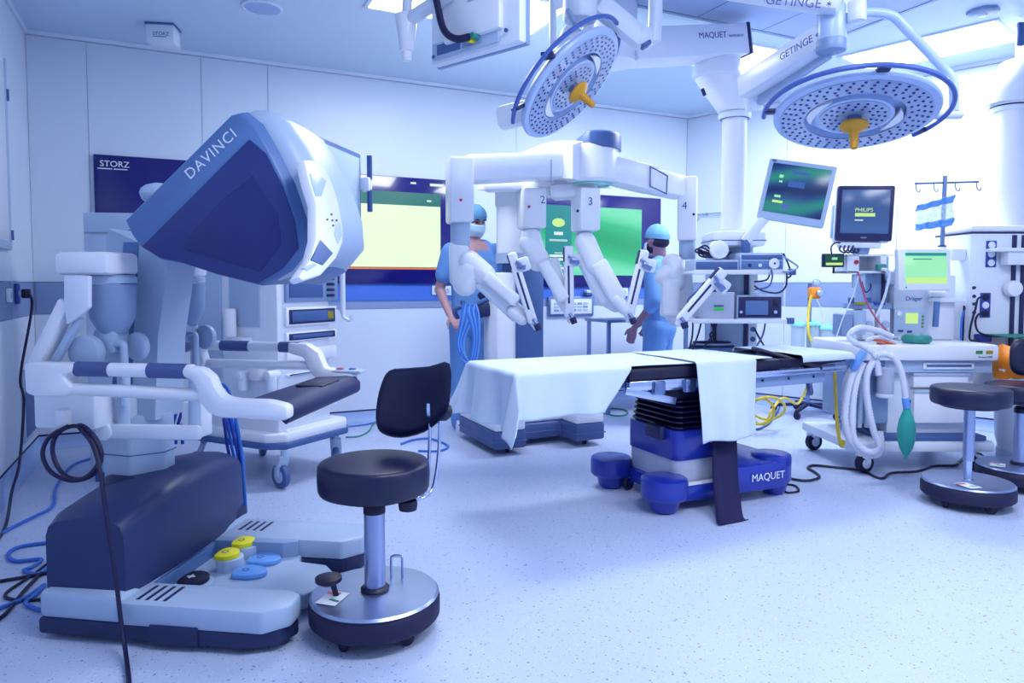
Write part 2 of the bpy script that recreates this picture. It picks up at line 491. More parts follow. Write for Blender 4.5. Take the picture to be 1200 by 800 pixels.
light_panel(0.75, 1.5, AB, 'ceiling light panel above the open floor near the viewer')
light_panel(2.6, 2.1, AB, 'ceiling light panel above the right hand stools')
light_panel(3.9, 0.4, AB, 'ceiling light panel at the near right end of the room')

# laminar flow canopy, slightly lowered field in the ceiling
t = thing('ceiling_air_canopy', 'large grey square air supply field in the ceiling over the table', 'air canopy', (2.28, 5.28, ZC), AB)
k = MB(); k.b2((-2.3, -2.6, -.012), (0, 0, -.001), 0.002, 1); k.build('canopy_panel', 'ceiling_grey', t)
k = MB()
k.b2((-2.33, 0, -.016), (.03, .03, -.001)); k.b2((0, -2.6, -.016), (.03, 0, -.001)); k.b2((-2.33, -2.6, -.016), (-2.3, 0, -.001)); k.b2((-2.33, -2.63, -.016), (.03, -2.6, -.001))
k.build('canopy_rim', 'mid_grey', t)
for i in range(1, 4):
    k = MB(); k.b2((-2.3 + i * .575 - .004, -2.6, -.0135), (-2.3 + i * .575 + .004, 0, -.0115)); k.build('panel_joint', 'slate_light', t)

# ceiling speaker, smoke detector, small box at the cornice
p = Fz(307, 8, ZC); t = thing('ceiling_speaker', 'round flush ceiling speaker at upper left', 'speaker', p)
k = MB(); k.lathe([(0, -.001), (.13, -.001), (.13, -.012), (.115, -.016), (.11, -.01)], n=32); k.build('rim', 'trim_white', t)
k = MB(); k.lathe([(0, -.010), (.112, -.010), (.112, -.004), (0, -.004)], n=32); k.build('grille', 'ceiling_grey', t)
p = Fz(1152, 12, ZC); t = thing('smoke_detector', 'flat grey octagonal sensor on the ceiling at upper right', 'smoke detector', p, R(20))
k = MB(); k.lathe([(0, 0), (.095, 0), (.095, -.018), (.08, -.028), (0, -.028)], n=8); k.build('housing', 'mid_grey', t)
k = MB(); k.lathe([(0, -.027), (.03, -.027), (.022, -.04), (0, -.042)], n=16); k.build('sensor_dome', 'white', t)
s0, z0 = BW.sz(169, 25); s1, z1 = BW.sz(200, 49)
pw = Fz(185, 26, ZC)
t = thing('projector_box', 'small white box with blue print under the ceiling corner', 'box', (pw.x, pw.y + .07, 0), R(8))
zt = 3.0; zb = P(185, 49, pw.y).z
k = MB(); k.b2((-.09, -.07, zb), (.09, .085, zt - .012), .006); k.build('housing', 'white', t)
k = MB(); k.b2((-.095, -.075, zt - .014), (.095, .085, zt - .001)); k.build('top_edge', 'slate', t)
text_part('STORZ', frame3((-.045, -.071, zb + .045), (1, 0, 0), (0, 0, 1)), .034, 'text_blue', t)
k = MB(); k.b2((-.045, -.0715, zb + .034), (.045, -.0705, zb + .038)); k.build('underline', 'text_blue', t)

# ------------------------------------------------------------------ wall displays
def display(name, label, x0, x1, ytop, ybot, W, scr=None):
    (s0, _), (s1, _) = W.sz(x0, 300), W.sz(x1, 300)
    zt = W.sz(x1, ytop)[1]; zb = W.sz(x1, ybot)[1]
    pos = W.w(s0, -0.03, zb)
    t = thing(name, label, 'display', pos, W.a)
    w, h = s1 - s0, zt - zb
    k = MB(); k.b2((0, 0, 0), (w, .03, h), .004); k.build('glass_front', 'screen_frame', t)
    return t, w, h
t, w, h = display('wall_display', 'dark switched off wall display behind the grey console head', 113, 240, 190, 331, BW)
text_part('STORZ', frame3((.04, -.0012, h - .085), (1, 0, 0), (0, 0, 1)), .062, 'text_white', t)
k = MB(); k.b2((.025, -.0015, h - .105), (.12, -.0005, h - .098)); k.b2((.13, -.0015, h - .105), (.22, -.0005, h - .098)); k.build('underline', 'text_white', t)
t, w, h = display('wall_display', 'wall display with a bright pale green window on screen', 372, 532, 212, 332, BW)
def scr(t, a, b, m, y=0.0, name='screen'):
    k = MB(); k.b2((a[0], -.0012 - y, a[1]), (b[0], .001, b[1])); return k.build(name, m, t)
def on(t, W, px, py):
    s, z = W.sz(px, py); q = MW[t.name].inverted() @ W.w(s, 0, z); return q.x, q.z
a = on(t, BW, 383, 312); b = on(t, BW, 515, 228)
so = scr(t, a, b, 'ui_dark')
c0 = on(t, BW, 515, 243)
o2 = scr(t, a, (b[0] - .005, c0[1]), 'screen_white', .001, 'document_window')
scr(t, (a[0], a[1] - .02), (b[0], a[1] - .004), 'ui_orange', .0015, 'task_bar')
scr(t, (b[0] - .13, b[1] - .075), (b[0] - .09, b[1] - .06), 'ui_white', .0015, 'title_mark')
scr(t, (b[0] - .28, h - .055), (b[0] - .23, h - .04), 'ui_white', .0015, 'status_mark')
scr(t, (b[0] - .10, h - .065), (b[0] + .03, h - .042), 'ui_white', .0015, 'status_mark')
t, w, h = display('wall_display', 'wall display with a glowing green screen behind the robot arms', 618, 772, 233, 336, BW)
a = on(t, BW, 628, 322); b = on(t, BW, 750, 246)
scr(t, a, b, 'screen_green')
c0 = on(t, BW, 637, 320); c1 = on(t, BW, 668, 243)
scr(t, (c0[0], a[1]), (c1[0], b[1]), 'ui_teal', .001, 'menu_column')
m0 = ((c0[0] + c1[0]) / 2)
k = MB(); k.lathe([(0, 0), (.07, 0), (.07, .002), (0, .002)], n=20, M=frame3((m0, -.0022, b[1] - .17), (1, 0, 0), (0, 0, 1)) @ Matrix.Diagonal((1, .6, 1, 1))); k.build('emblem', 'ui_lime', t)
for i, (dz, ww, hh) in enumerate(((.29, .10, .03), (.34, .2, .006), (.35, .2, .006), (.47, .08, .008), (.505, .2, .022), (.54, .2, .022), (.59, .08, .008), (.625, .2, .022))):
    if b[1] - dz > a[1] + .02: scr(t, (m0 - ww / 2, b[1] - dz), (m0 + ww / 2, b[1] - dz + hh), 'ui_white', .0022, 'menu_line')
# blue band and socket plates under the displays
sA = BW.sz(372, 340)[0]; sB = BW.sz(772, 340)[0]
q = MB(); q.b2((sA, -.004, 1.215 - .16), (sB, .004, 1.205)); struct(q.build('trim_4', 'band_blue', wall_back))
def socket_plate(W, px, py, label, ww=.085, hh=.085, m='white'):
    s, z = W.sz(px, py); t = thing('socket_plate', label, 'socket', W.w(s, -.012, z), W.a, 'wall sockets')
    k = MB(); k.b2((-ww / 2, -.006, -hh / 2), (ww / 2, .012, hh / 2), .003); k.build('cover', m, t)
    k = MB(); k.lathe([(0, -.002), (.02, -.002), (.022, .003), (0, .003)], n=16, M=frame3((0, -.007, 0), (1, 0, 0), (0, 0, -1)) @ Matrix.Identity(4)); k.build('insert', 'cool_grey', t)
    return t
socket_plate(BW, 511, 340, 'white socket plate under the display, left of the pair by the surgeon')
socket_plate(BW, 523.5, 340.5, 'white socket plate under the display, right of the pair by the surgeon')
socket_plate(BW, 613, 344, 'white socket plate on the blue band beside the grey robot tower')
socket_plate(BW, 731, 342, 'white socket plate on the blue band between the third and fourth arms')
socket_plate(LW, 9, 346, 'white socket plate on the left wall band beside the black plug')
# plug and black mains cable on the left wall
s, z = LW.sz(18.5, 344); t = socket_plate(LW, 18.5, 344, 'blue socket on the left wall holding a black plug', .08, .13, 'socket_blue')
wp = LW.w(s, -.03, z)
cab = [wp + Vector((0.0, 0, 0.0)), wp + LW.n * -.045 + Vector((0, 0, -.01)), wp + LW.n * -.05 + Vector((0, 0, -.12)), P(24, 440, wp.y - .1), P(28, 470, wp.y - .2), P(23, 540, wp.y - .5), P(14, 575, wp.y - .7), Fz(4, 622, .01), Fz(-30, 660, .01)]
t = thing('mains_cable', 'black mains cable hanging from the left wall socket to the floor', 'cable', wp)
k = MB(); k.tube(sm(cab, 8), .008, 8); k.build('cord', 'cable_black', t, world=True)
k = MB(); k.obox(wp, wp - LW.n * .05, .045, .06, .01); k.build('plug', 'black', t, world=True)
# grey hatch low on the left wall and a window edge
sa, zb_ = LW.sz(27, 522); sb, zt_ = LW.sz(44, 434); 
t = thing('wall_hatch', 'grey metal air grille low on the left wall by the corner', 'vent', LW.w(sa, -.012, 0), LW.a)
z0 = .18; z1 = .62; ln = sb - sa
k = MB(); k.b2((0, 0, z0), (ln, .012, z1), .003); k.build('plate', 'slate', t)
k = MB()
for s_ in (0, 1): k.b2((s_ * ln - .02, -.006, z0 - .02), (s_ * ln + .02, .012, z1 + .02)); 
k.b2((0, -.006, z0 - .02), (ln, .012, z0)); k.b2((0, -.006, z1), (ln, .012, z1 + .02)); k.build('frame', 'cool_grey', t)
for zz in (z0 + .04, z1 - .04):
    k = MB(); k.lathe([(0, 0), (.01, 0), (.01, .004), (0, .004)], n=10, M=frame3((.04, -.002, zz), (1, 0, 0), (0, 0, -1))); k.build('screw', 'navy', t)
sa, _ = LW.sz(-60, 200); sb, _ = LW.sz(5, 200)
zt_ = LW.sz(4, 160)[1]; zb_ = LW.sz(4, 292)[1]
t = thing('wall_cabinet', 'white framed panel edge on the left wall at the picture border', 'wall panel', LW.w(sb, -.02, zb_), LW.a)
k = MB(); k.b2((-1.1, .0, 0), (0, .02, 1.15), .004); k.build('panel', 'white', t)
k = MB(); k.b2((-.03, -.008, 0), (0, .01, 1.15), .003); k.b2((-1.1, -.008, 0), (-.03, .01, .05), .003); k.build('frame', 'cool_grey', t)
k = MB(); k.b2((-.025, -.02, .06), (-.005, -.006, .12), .003); k.build('hinge', 'slate', t); k = MB(); k.b2((-.025, -.02, .9), (-.005, -.006, .97), .003); k.build('hinge', 'slate', t)
# ================================================================== surgeon console (left foreground)
class Fr:
    """local frame of a thing: pixel -> local point on a chosen plane"""
    def __init__(s, o, rz):
        s.M = Matrix.Translation(Vector(o)) @ Matrix.Rotation(rz, 4, 'Z'); s.I = s.M.inverted(); s.o = Vector(o); s.rz = rz
    def y(s, px, py, v):      # on plane local y = v
        n = s.M.to_3x3() @ Vector((0, 1, 0)); return s.I @ onplane(px, py, s.M @ Vector((0, v, 0)), n)
    def x(s, px, py, u):
        n = s.M.to_3x3() @ Vector((1, 0, 0)); return s.I @ onplane(px, py, s.M @ Vector((u, 0, 0)), n)
    def z(s, px, py, z): return s.I @ Fz(px, py, z)
CF = Fr((-1.30, 2.75, 0), R(-7))
con = thing('surgeon_console', 'large grey-blue robot surgeon console with white armrest bars and foot pedals', 'surgical console', CF.o, CF.rz)

# ---- base: white-grey U with dark bumper
def base_outline(g=0.0):
    return [(-.25 - g, -.47 - g), (.50, -.49 - g), (.60 + g, -.45), (.63 + g, -.36), (.56, -.315 + g), (.42, -.315 + g), (.42, .14 - g), (.60, .14 - g),
            (.66 + g, .18), (.66 + g, .30), (.58, .36 + g), (-.25 - g, .43 + g)]
k = MB(); k.prism(base_outline(0.0), .018, .075, .012); k.build('bumper', 'bumper_dark', con)
k = MB(); k.prism([(-.25, -.465), (.06, -.475), (.06, -.30), (.06, .40), (-.25, .42)], .07, .165, .02); k.build('base_rear', 'cool_grey', con)
def foot(y0, y1, xe, nm):
    f = MB(); ch = .07
    f.prism([(.055, y0), (xe - ch, y0 - .005), (xe, y0 + .06), (xe, y1 - .03), (xe - .05, y1), (.055, y1)], .072, .150, .012)
    return f.build(nm, 'cool_grey', con)
ft = foot(-.485, -.315, .63, 'foot_rail')
k = MB(); k.b2((.17, -.492, .02), (.34, -.46, .085), .004); k.build('foot_recess', 'bumper_dark', ft)
ft2 = foot(.14, .36, .66, 'foot_rail')
k = MB(); k.b2((.5, .13, .03), (.6, .15, .07), .004); k.build('foot_recess', 'bumper_dark', ft2)
for f_, yc in ((ft, -.40), (ft2, .27)):
    for i in range(4):
        k = MB(); x = .10 + i * .032; k.b2((x, yc - .055, .148), (x + .013, yc + .055, .1515), .001); k.build('vent_slot', 'navy', f_)
# sunken pedal deck
k = MB(); k.prism([(.05, -.31), (.44, -.31), (.46, -.24), (.58, -.22), (.62, -.16), (.62, -.02), (.56, .05), (.44, .07), (.42, .135), (.05, .135)], .03, .088, .008); k.build('pedal_deck', 'cool_grey', con)
k = MB(); k.prism([(.05, -.31), (.42, -.312), (.40, -.29), (.05, -.29)], .07, .115, .004); k.build('deck_lip', 'mid_grey', con)
k = MB(); k.prism([(.05, .09), (.36, .09), (.41, .115), (.41, .14), (.05, .14)], .07, .150, .004); k.build('deck_lip', 'mid_grey', con)
k = MB(); k.b2((.05, -.30, .07), (.072, .12, .14), .004); k.build('deck_back', 'slate_light', con)
def pedal(px, py, z, m, nm, w=.075, d=.065, raised=0.0, sym=None):
    c = CF.z(px, py, z)
    pts = []
    for i in range(20):
        a = 2 * PI * i / 20
        x = math.cos(a) * d; y = math.sin(a) * w
        if x < 0: x *= .55; y = max(-w * .93, min(w * .93, y * 1.25))
        pts.append((c.x + x, c.y + y))
    T = Matrix.Translation((0, 0, 0))
    k = MB()
    if raised: 
        k.prism([(c.x + (p[0] - c.x) * 1.12 + .01, c.y + (p[1] - c.y) * 1.1) for p in pts], .07, z - .012, .01)
        rise = k.build('pedal_body', 'cool_grey', con)
    k = MB(); k.prism(pts, z - .013, z + .006, .006); o = k.build(nm, m, con)
    if sym:
        k = MB(); k.box((c.x, c.y, z + .0065), (.03, .008, .001)); k.box((c.x, c.y, z + .0066), (.008, .03, .001)); k.build('cross_mark', 'text_white', o)
    else:
        k = MB(); k.lathe([(.010, 0), (.013, 0), (.013, .001), (.010, .001)], c=(c.x, c.y, z + .006), n=14); k.build('ring_mark', 'text_blue', o)
    return o
pedal(224, 677, .120, 'black', 'camera_pedal', .06, .065, 1, True)
pedal(264, 648, .145, 'yellow', 'cut_pedal', .052, .055, 1)
pedal(283, 634, .145, 'yellow', 'cut_pedal', .052, .055, 1)
pedal(288, 669, .102, 'pedal_blue', 'coag_pedal', .055, .085)
pedal(305, 654, .102, 'pedal_blue', 'coag_pedal', .055, .085)
k = MB(); k.obox(CF.z(196, 668, .1), CF.z(250, 632, .1), .05, .07, .012); k.build('pedal_ridge', 'cool_grey', con)

# ---- big navy pedestal block with rounded top
rings = []
for i in range(15):
    t_ = i / 14; y = lerp(-.43, .40, t_)
    e = 1.0
    if i == 0: e = .93
    if i == 14: e = .95
    top = .415 + .055 * math.sin(t_ * PI * .9) 
    x0, x1 = -.255, lerp(.055, .03, t_) + .03 * math.sin(t_ * PI)
    prof = [(x0, .15), (x0, top - .06), (x0 + .012, top - .025), (x0 + .04, top - .006), (x0 + .12, top + .010), (x0 + .2, top + .012), (x1 - .045, top + .002), (x1 - .014, top - .014), (x1 - .001, top - .045), (x1 + .004, .25), (x1, .15)]
    cx = (x0 + x1) / 2
    rings.append([Vector((cx + (a - cx) * e, y, .15 + (b - .15) * (e if i in (0, 14) else 1))) for a, b in prof])
k = MB(); k.loft(rings); k.build('pedestal_block', 'block_navy', con, angle=42)
k = MB(); k.b2((-.02, .30, .15), (.045, .405, .20), .01); k.build('block_notch', 'navy', con)
k = MB(); k.lathe([(0, .40), (.15, .40), (.14, .455), (.11, .47), (0, .475)], c=(-.15, -.02, 0), n=28, sx=1.0, sy=1.35); k.build('column_socket', 'navy', con)

# ---- column
def colpt(px, py, v): q = CF.y(px, py, v); return Vector((q.x, v, q.z))
k = MB(); k.prism([(-.265, -.115), (-.14, -.135), (-.05, -.06), (-.05, .02), (-.265, .02)], .40, .70, .012); k.build('column_lower', 'cool_grey', con)
k = MB(); k.prism([(-.267, -.117), (-.14, -.138), (-.048, -.06), (-.048, .022), (-.267, .022)], .545, .549); k.build('column_seam', 'slate', con)
ptsA = [(-.25, .68), (-.10, .68), (-.06, 1.0), (.0, 1.36), (-.17, 1.36), (-.21, 1.0)]
k = MB(); k.loft([[Vector((a, v, b)) for a, b in ptsA] for v in (-.095, .11)]); k.build('column_upper', 'slate_light', con)
k = MB(); k.loft([[Vector((a + dx, v, b)) for a, b in [(-.15, .68), (-.055, .68), (-.035, 1.0), (.03, 1.36), (-.10, 1.36), (-.135, 1.0)]] for dx, v in ((0, -.10), (.0, .08))]); k.build('column_cover', 'cool_grey', con)
k = MB(); k.loft([[Vector((a, v, b)) for a, b in [(-.33, .95), (-.22, .80), (-.15, 1.36), (-.29, 1.42)]] for v in (-.02, .2)]); k.build('column_back', 'cool_grey', con)

# ---- head
VN = -.30
def hp(px, py, v=VN): q = CF.y(px, py, v); return Vector((q.x, q.z))
side_px = [(144, 258), (152, 275), (162, 289), (186, 304), (212, 309), (255, 323), (303, 335), (334, 318), (354, 292), (350, 258), (336, 216), (316, 176), (298, 145), (281, 130), (270, 133), (205, 198)]
front_w = [0, 0, 0, 0, .0, .05, .25, .7, .95, 1, 1, 1, .95, .7, .35, 0]
S = [hp(*p) for p in side_px]
cen = Vector((sum(p.x for p in S) / len(S), sum(p.y for p in S) / len(S)))
fn = Vector((.93, .36)).normalized()
rings = []
for v, sc, bul in ((-.300, .955, 0), (-.292, .985, 0), (-.27, 1.0, .010), (-.235, 1.0, .035), (-.15, 1.0, .065), (0.0, 1.0, .085), (.12, 1.0, .07), (.19, 1.0, .045), (.235, 1.0, .015), (.252, .985, 0), (.26, .955, 0)):
    ring = []
    for p, w in zip(S, front_w):
        q = cen + (p - cen) * sc + fn * (bul * w)
        ring.append(Vector((q.x, v, q.y)))
    rings.append(ring)
k = MB(); k.loft(rings); head = k.build('head_shell', 'slate_light', con, angle=50)
# light front fairing over the front of the shell
rings = []
fr_idx = [6, 7, 8, 9, 10, 11, 12, 13, 14]
for v, off in ((-.262, .018), (-.255, .050), (-.228, .078), (-.15, .090), (0.0, .093), (.12, .084), (.18, .060), (.22, .034), (.228, .012)):
    outer = []; inner = []
    for j, i in enumerate(fr_idx):
        w = (.30, .75, .95, 1, 1, 1, .95, .8, .55)[j]
        p = S[i]; q = cen + (p - cen) * .995 + fn * off * w
        outer.append(Vector((q.x, v, q.y)))
        r_ = cen + (p - cen) * .93
        inner.append(Vector((r_.x, v, r_.y)))
    rings.append(outer + inner[::-1])
k = MB(); k.loft(rings); k.build('front_fairing', 'cool_grey', con, angle=60)
# dark side panel with a raised inner field
sp = [(166, 289), (188, 302), (212, 307), (255, 321), (302, 332), (331, 315), (350, 291), (345, 258), (331, 218), (312, 180), (292, 163)]
SP = [hp(*p, VN - .004) for p in sp]
Mside = Matrix(((1, 0, 0, 0), (0, 0, -1, 0), (0, 1, 0, 0), (0, 0, 0, 1)))     # (x,z,d) -> (x,-d,z)
k = MB(); k.prism([(p.x, p.y) for p in SP], .298, .306, .003, M=Mside); sidep = k.build('side_panel', 'console_dark', con)
ip = [(262, 232), (296, 206), (325, 250), (330, 285), (305, 318), (262, 306), (215, 292), (228, 268)]
IP = [hp(*p, VN - .008) for p in ip]
k = MB(); k.prism([(p.x, p.y) for p in IP], .304, .3085, .003, M=Mside); k.build('side_inset', 'console_panel', sidep)
# lettering along the upper strip
a = hp(222, 211, VN - .002); b = hp(280, 157, VN - .002)
d = (b - a); 
text_part('DAVINCI', frame3((a.x, -.3005, a.y), (d.x, 0, d.y), (-d.y, 0, d.x)), .053, 'text_white', con, spacing=1.12)
# white viewer on the front
fo = CF.y(360, 250, -.02)
bx = S[9].lerp(S[10], .5) + fn * .088
nW = CF.M.to_3x3() @ Vector((fn.x, 0, fn.y)); tW = CF.M.to_3x3() @ Vector((-fn.y, 0, fn.x)); vW = CF.M.to_3x3() @ Vector((0, 1, 0))
oW = CF.M @ Vector((bx.x, 0, bx.y))
MF = frame3(oW, vW, tW)        # local x = width, y = up the front, z = outwards or inwards
zs = 1 if MF.to_3x3().col[2].dot(nW) > 0 else -1
def fpx(px, py):
    p = onplane(px, py, oW, nW); q = MF.inverted() @ p; return (q.x, q.y)
def front_plate(nm, pts, d0, d1, m, bev=.006, par=None):
    k = MB(); k.prism([fpx(*p) for p in pts], zs * d0, zs * d1, bev, M=MF); return k.build(nm, m, par or con, world=True)
vf = front_plate('viewer_frame', [(352, 189), (364, 190), (376, 198), (386, 217), (393, 240), (398, 268), (398, 285), (390, 304), (372, 324), (350, 331), (345, 326), (360, 304), (366, 280), (366, 240), (358, 215)], -.02, .014, 'white_warm', .006)
front_plate('viewer_hood', [(358, 205), (369, 207), (378, 214), (372, 232), (365, 232), (361, 218)], .006, .017, 'cool_grey', .003, vf)
front_plate('viewer_window', [(370, 283), (385, 299), (373, 313), (359, 307)], .006, .018, 'slate', .003, vf)
front_plate('viewer_cheek', [(389, 264), (394, 262), (396, 278), (391, 288), (387, 276)], .006, .017, 'cool_grey', .003, vf)
for dx, dy in ((-7, -1), (-2, -7), (4, 0), (0, 6), (-1, 0)):
    front_plate('speaker_hole', [(386 + dx + 1.2 * math.cos(a_), 260 + dy + 1.4 * math.sin(a_)) for a_ in (0, 1.05, 2.1, 3.14, 4.2, 5.25)], .006, .0155, 'navy', 0, vf)
front_plate('latch_plate', [(350, 316), (362, 310), (366, 313), (354, 320)], .006, .0165, 'cool_grey', .002, vf)
# rear bump over the head's back edge
k = MB(); c = CF.y(183, 222, .02); k.sphere((c.x + .045, .0, c.z - .03), (.055, .13, .05), 16); k.build('rear_bump', 'cool_grey', con)

# ---- armrest frame
def yb(px, py, v): q = CF.y(px, py, v); return Vector((q.x, v, q.z))
def bar_profile(path, w, h, bev=None):
    return path
def side_bar(v, pxs, nm):
    k = MB(); pts = sm([yb(px, py, v) for px, py in pxs], 6); k.tube(pts, .033, 14, flat=1.0, up=(0, 1, 0)); return k.build(nm, 'white_warm', con, angle=60)
VA, VB = -.40, .34
# near side: rear bracket, twin rails, swan neck and elbow plate
poly = [(36, 424), (38, 459), (48, 463), (85, 463), (92, 452), (85, 446), (82, 438), (92, 436), (92, 425)]
def vplate(nm, pts, v0, v1, m, bev=.01, par=None):
    k = MB(); vm = (v0 + v1) / 2
    k.prism([(yb(px, py, vm).x, yb(px, py, vm).z) for px, py in pts], -v1, -v0, bev, M=Mside); return k.build(nm, m, par or con)
vplate('arm_bracket', poly, VA - .035, VA + .035, 'white_warm', .018)
def rail(v, x0, y0, x1, y1, nm, rad=.022, segs=()):
    k = MB(); a, b = yb(x0, y0, v), yb(x1, y1, v); k.tube([a, b], rad, 14); o = k.build(nm, 'white_warm', con, angle=60)
    for s0, s1 in segs:
        k = MB(); k.tube([a.lerp(b, s0), a.lerp(b, s1)], rad * 1.08, 14); k.build('grip_pad', 'bumper', o, angle=60)
    return o
rail(VA, 88, 432, 226, 435, 'handrail', .024, ((.02, .31), (.64, .96)))
rail(VA, 84, 455, 238, 463, 'lower_rail', .022)
vplate('elbow_neck', [(218, 428), (240, 430), (252, 440), (258, 455), (266, 464), (282, 467), (318, 468), (341, 474), (342, 490), (330, 492), (262, 488), (248, 483), (238, 470), (234, 452), (228, 443), (218, 441)], VA - .03, VA + .03, 'white_warm', .016)
rail(VB, 234, 404, 352, 407, 'handrail', .022, ((.22, .50), (.80, .99)))
rail(VB, 234, 425, 362, 428, 'lower_rail', .02)
vplate('arm_bracket', [(226, 399), (226, 430), (238, 432), (244, 425), (240, 410), (246, 405), (246, 399)], VB - .03, VB + .03, 'white', .014)
vplate('elbow_neck', [(340, 401), (362, 402), (376, 412), (383, 430), (398, 434), (414, 436), (418, 440), (412, 452), (390, 450), (376, 446), (366, 436), (358, 418), (340, 413)], VB - .03, VB + .03, 'white_warm', .014)
# armrest cushion across the front
a0, a1 = yb(293, 470, VA + .03), yb(345, 478, VA + .03); b0, b1 = yb(356, 442, VB - .03), yb(412, 447, VB - .03)
zt = (a1.z + b1.z) / 2; x0 = (a0.x + b0.x) / 2; x1 = (a1.x + b1.x) / 2 + .01
ca = MB(); prof = [(x0, zt + .012), (x1 - .06, zt + .022), (x1 - .02, zt + .018), (x1, zt - .005), (x1, zt - .038), (x1 - .012, zt - .05), (x1 - .03, zt - .035), (x1 - .06, zt - .015), (x0, zt - .02)]
ca.loft([[Vector((a_, v, b_)) for a_, b_ in prof] for v in (VA + .02, VB - .02)]); cush = ca.build('armrest_cushion', 'navy', con, angle=50)
k = MB(); k.b2((x0 + .05, -.01, zt + .016), (x0 + .16, .17, zt + .026), .006); k.build('touch_pad', 'black', cush)
k = MB(); k.b2((x1 - .13, VB - .03, zt + .028), (x1 + .005, VB + .05, zt + .044), .012); pod = k.build('control_pod', 'cool_grey', con)
for i, m_ in enumerate(('red_dot', 'slate')):
    k = MB(); k.lathe([(0, 0), (.016, 0), (.016, .005), (.010, .008), (0, .006)], c=(x1 - .10 + i * .055, VB + .01, zt + .043), n=16); k.build('pod_button', m_, pod)
# rear diagonal struts, cross bar
k = MB(); p0, p1 = yb(44, 428, VA + .06), yb(82, 352, VA + .06)
k.obox(p0, p1, .05, .06, .012, up=(0, 1, 0)); k.build('strut', 'white_warm', con)
k = MB(); p0, p1 = yb(62, 428, VA + .06), yb(95, 372, VA + .06); k.obox(p0, p1, .025, .03, .008, up=(0, 1, 0)); k.build('strut', 'cool_grey', con)
# rear mounting box under the bracket with cable hook
q0, q1 = yb(46, 462, -.30), yb(118, 502, -.30)
k = MB(); k.b2((q0.x, -.33, q1.z), (q1.x, -.08, q0.z + .01), .012); k.build('rear_box', 'white', con)
k = MB(); h0 = yb(75, 490, -.345); k.b2((h0.x - .025, -.36, h0.z - .025), (h0.x + .018, -.325, h0.z + .03), .006); k.build('cable_hook', 'white_warm', con)
# lower cross arm and short posts
p0, p1 = yb(122, 505, -.25), yb(236, 507, -.25)
k = MB(); k.obox(p0, p1, .03, .055, .014, up=(0, 0, 1)); k.cyl((p0.x + .01, -.27, p0.z), (p0.x + .01, -.23, p0.z), .032, n=20, bev=.005); k.build('link_arm', 'white', con)
for px in (145, 228):
    k = MB(); a_, b_ = yb(px, 508, -.22), yb(px, 440, -.22); k.tube([a_, b_], .022, 12); k.build('link_post', 'cool_grey', con)
p0, p1 = yb(215, 470, -.1), yb(240, 512, -.1)
k = MB(); k.b2((p0.x, -.12, p1.z), (p1.x, -.04, p0.z), .01); k.build('link_block', 'white', con)
# ---- two hand-controller mounts
def controller(cx, v, tops, dz):
    """cylindrical arm mount; tops: pixel of top-centre on plane v"""
    c = yb(cx, tops, v); r = .082; x, z = c.x, c.z
    k = MB(); k.lathe([(0, z - .20), (r * .55, z - .20), (r * .93, z - .14), (r, z - .03), (r * .98, z - .022), (0, z - .022)], c=(x, v, 0), n=28); o = k.build('master_mount', 'mid_grey', con)
    k = MB(); k.lathe([(0, z - .018), (r, z - .018), (r, z + .004), (r * .9, z + .012), (0, z + .012)], c=(x, v, 0), n=28); k.build('mount_cap', 'cool_grey', o)
    k = MB(); k.b2((x - .05, v - .045, z - .27), (x + .035, v + .045, z - .185), .012); k.build('yoke', 'cool_grey', o)
    k = MB(); k.cyl((x - .045, v - .10, z - .262), (x - .045, v - .055, z - .262), .060, n=28, bev=.008); k.build('joint_disc', 'cool_grey', o); k = MB(); k.cyl((x - .045, v + .05, z - .262), (x - .045, v + .085, z - .262), .058, n=28, bev=.008)
    k.build('joint_disc', 'cool_grey', o)
    k = MB(); k.cyl((x + .068, v + .02, z - .25), (x + .075, v + .045, z - .25), .052, n=24, bev=.006); k.build('joint_ring', 'cool_grey', o)
    k = MB(); k.tube(sm([(x + .0, v - .03, z - .25), (x + .055, v - .03, z - .235), (x + .062, v - .03, z - .28), (x + .06, v - .03, z - .46)], 4), .014, 10); k.build('handle_arm', 'cool_grey', o)
    return o
m1 = controller(131, -.22, 326, 0)
m2 = controller(216, .20, 326, 0)
c0, c1 = yb(82, 296, -.26), yb(143, 322, -.26)
k = MB(); k.b2((c0.x, -.34, c1.z), (c1.x, -.16, c0.z), .018); k.build('motor_cover', 'white_warm', con)
vplate('shield_plate', [(77, 323), (106, 323), (106, 360), (98, 368), (80, 380), (77, 350)], -.375, -.355, 'white', .004)
c0, c1 = yb(206, 306, .16), yb(226, 324, .16)
k = MB(); k.b2((c0.x, .1, c1.z), (c1.x + .02, .24, c0.z + .02), .014); k.build('motor_cover', 'white', con)
# cables on the console
hk = yb(77, 500, -.36)
def loop(cx, cz, rx, rz_, ph, v):
    return [Vector((cx + rx * math.sin(a_) , v + .01 * math.sin(2 * a_ + ph), cz - rz_ * math.cos(a_ - PI))) for a_ in [ph + 2 * PI * i / 22 for i in range(23)]]
rootc = yb(84, 531, -.37)
cp = [yb(80, 499, -.37), yb(58, 512, -.375), yb(50, 532, -.38), yb(60, 553, -.385), yb(84, 563, -.385), yb(110, 555, -.38), yb(119, 532, -.375), yb(108, 508, -.37), yb(86, 499, -.365), yb(66, 510, -.37), yb(62, 532, -.38), yb(74, 555, -.39), yb(95, 561, -.40), yb(112, 548, -.40), yb(117, 530, -.39), yb(104, 504, -.38), yb(92, 499, -.38), yb(108, 520, -.40), yb(117, 550, -.43)]
wpts = [CF.M @ p for p in cp] + [CF.M @ yb(124, 600, -.47), CF.M @ yb(136, 680, -.50), CF.M @ yb(142, 730, -.515), Fz(148, 770, .02), Fz(152, 815, .012), Fz(150, 900, .012)]
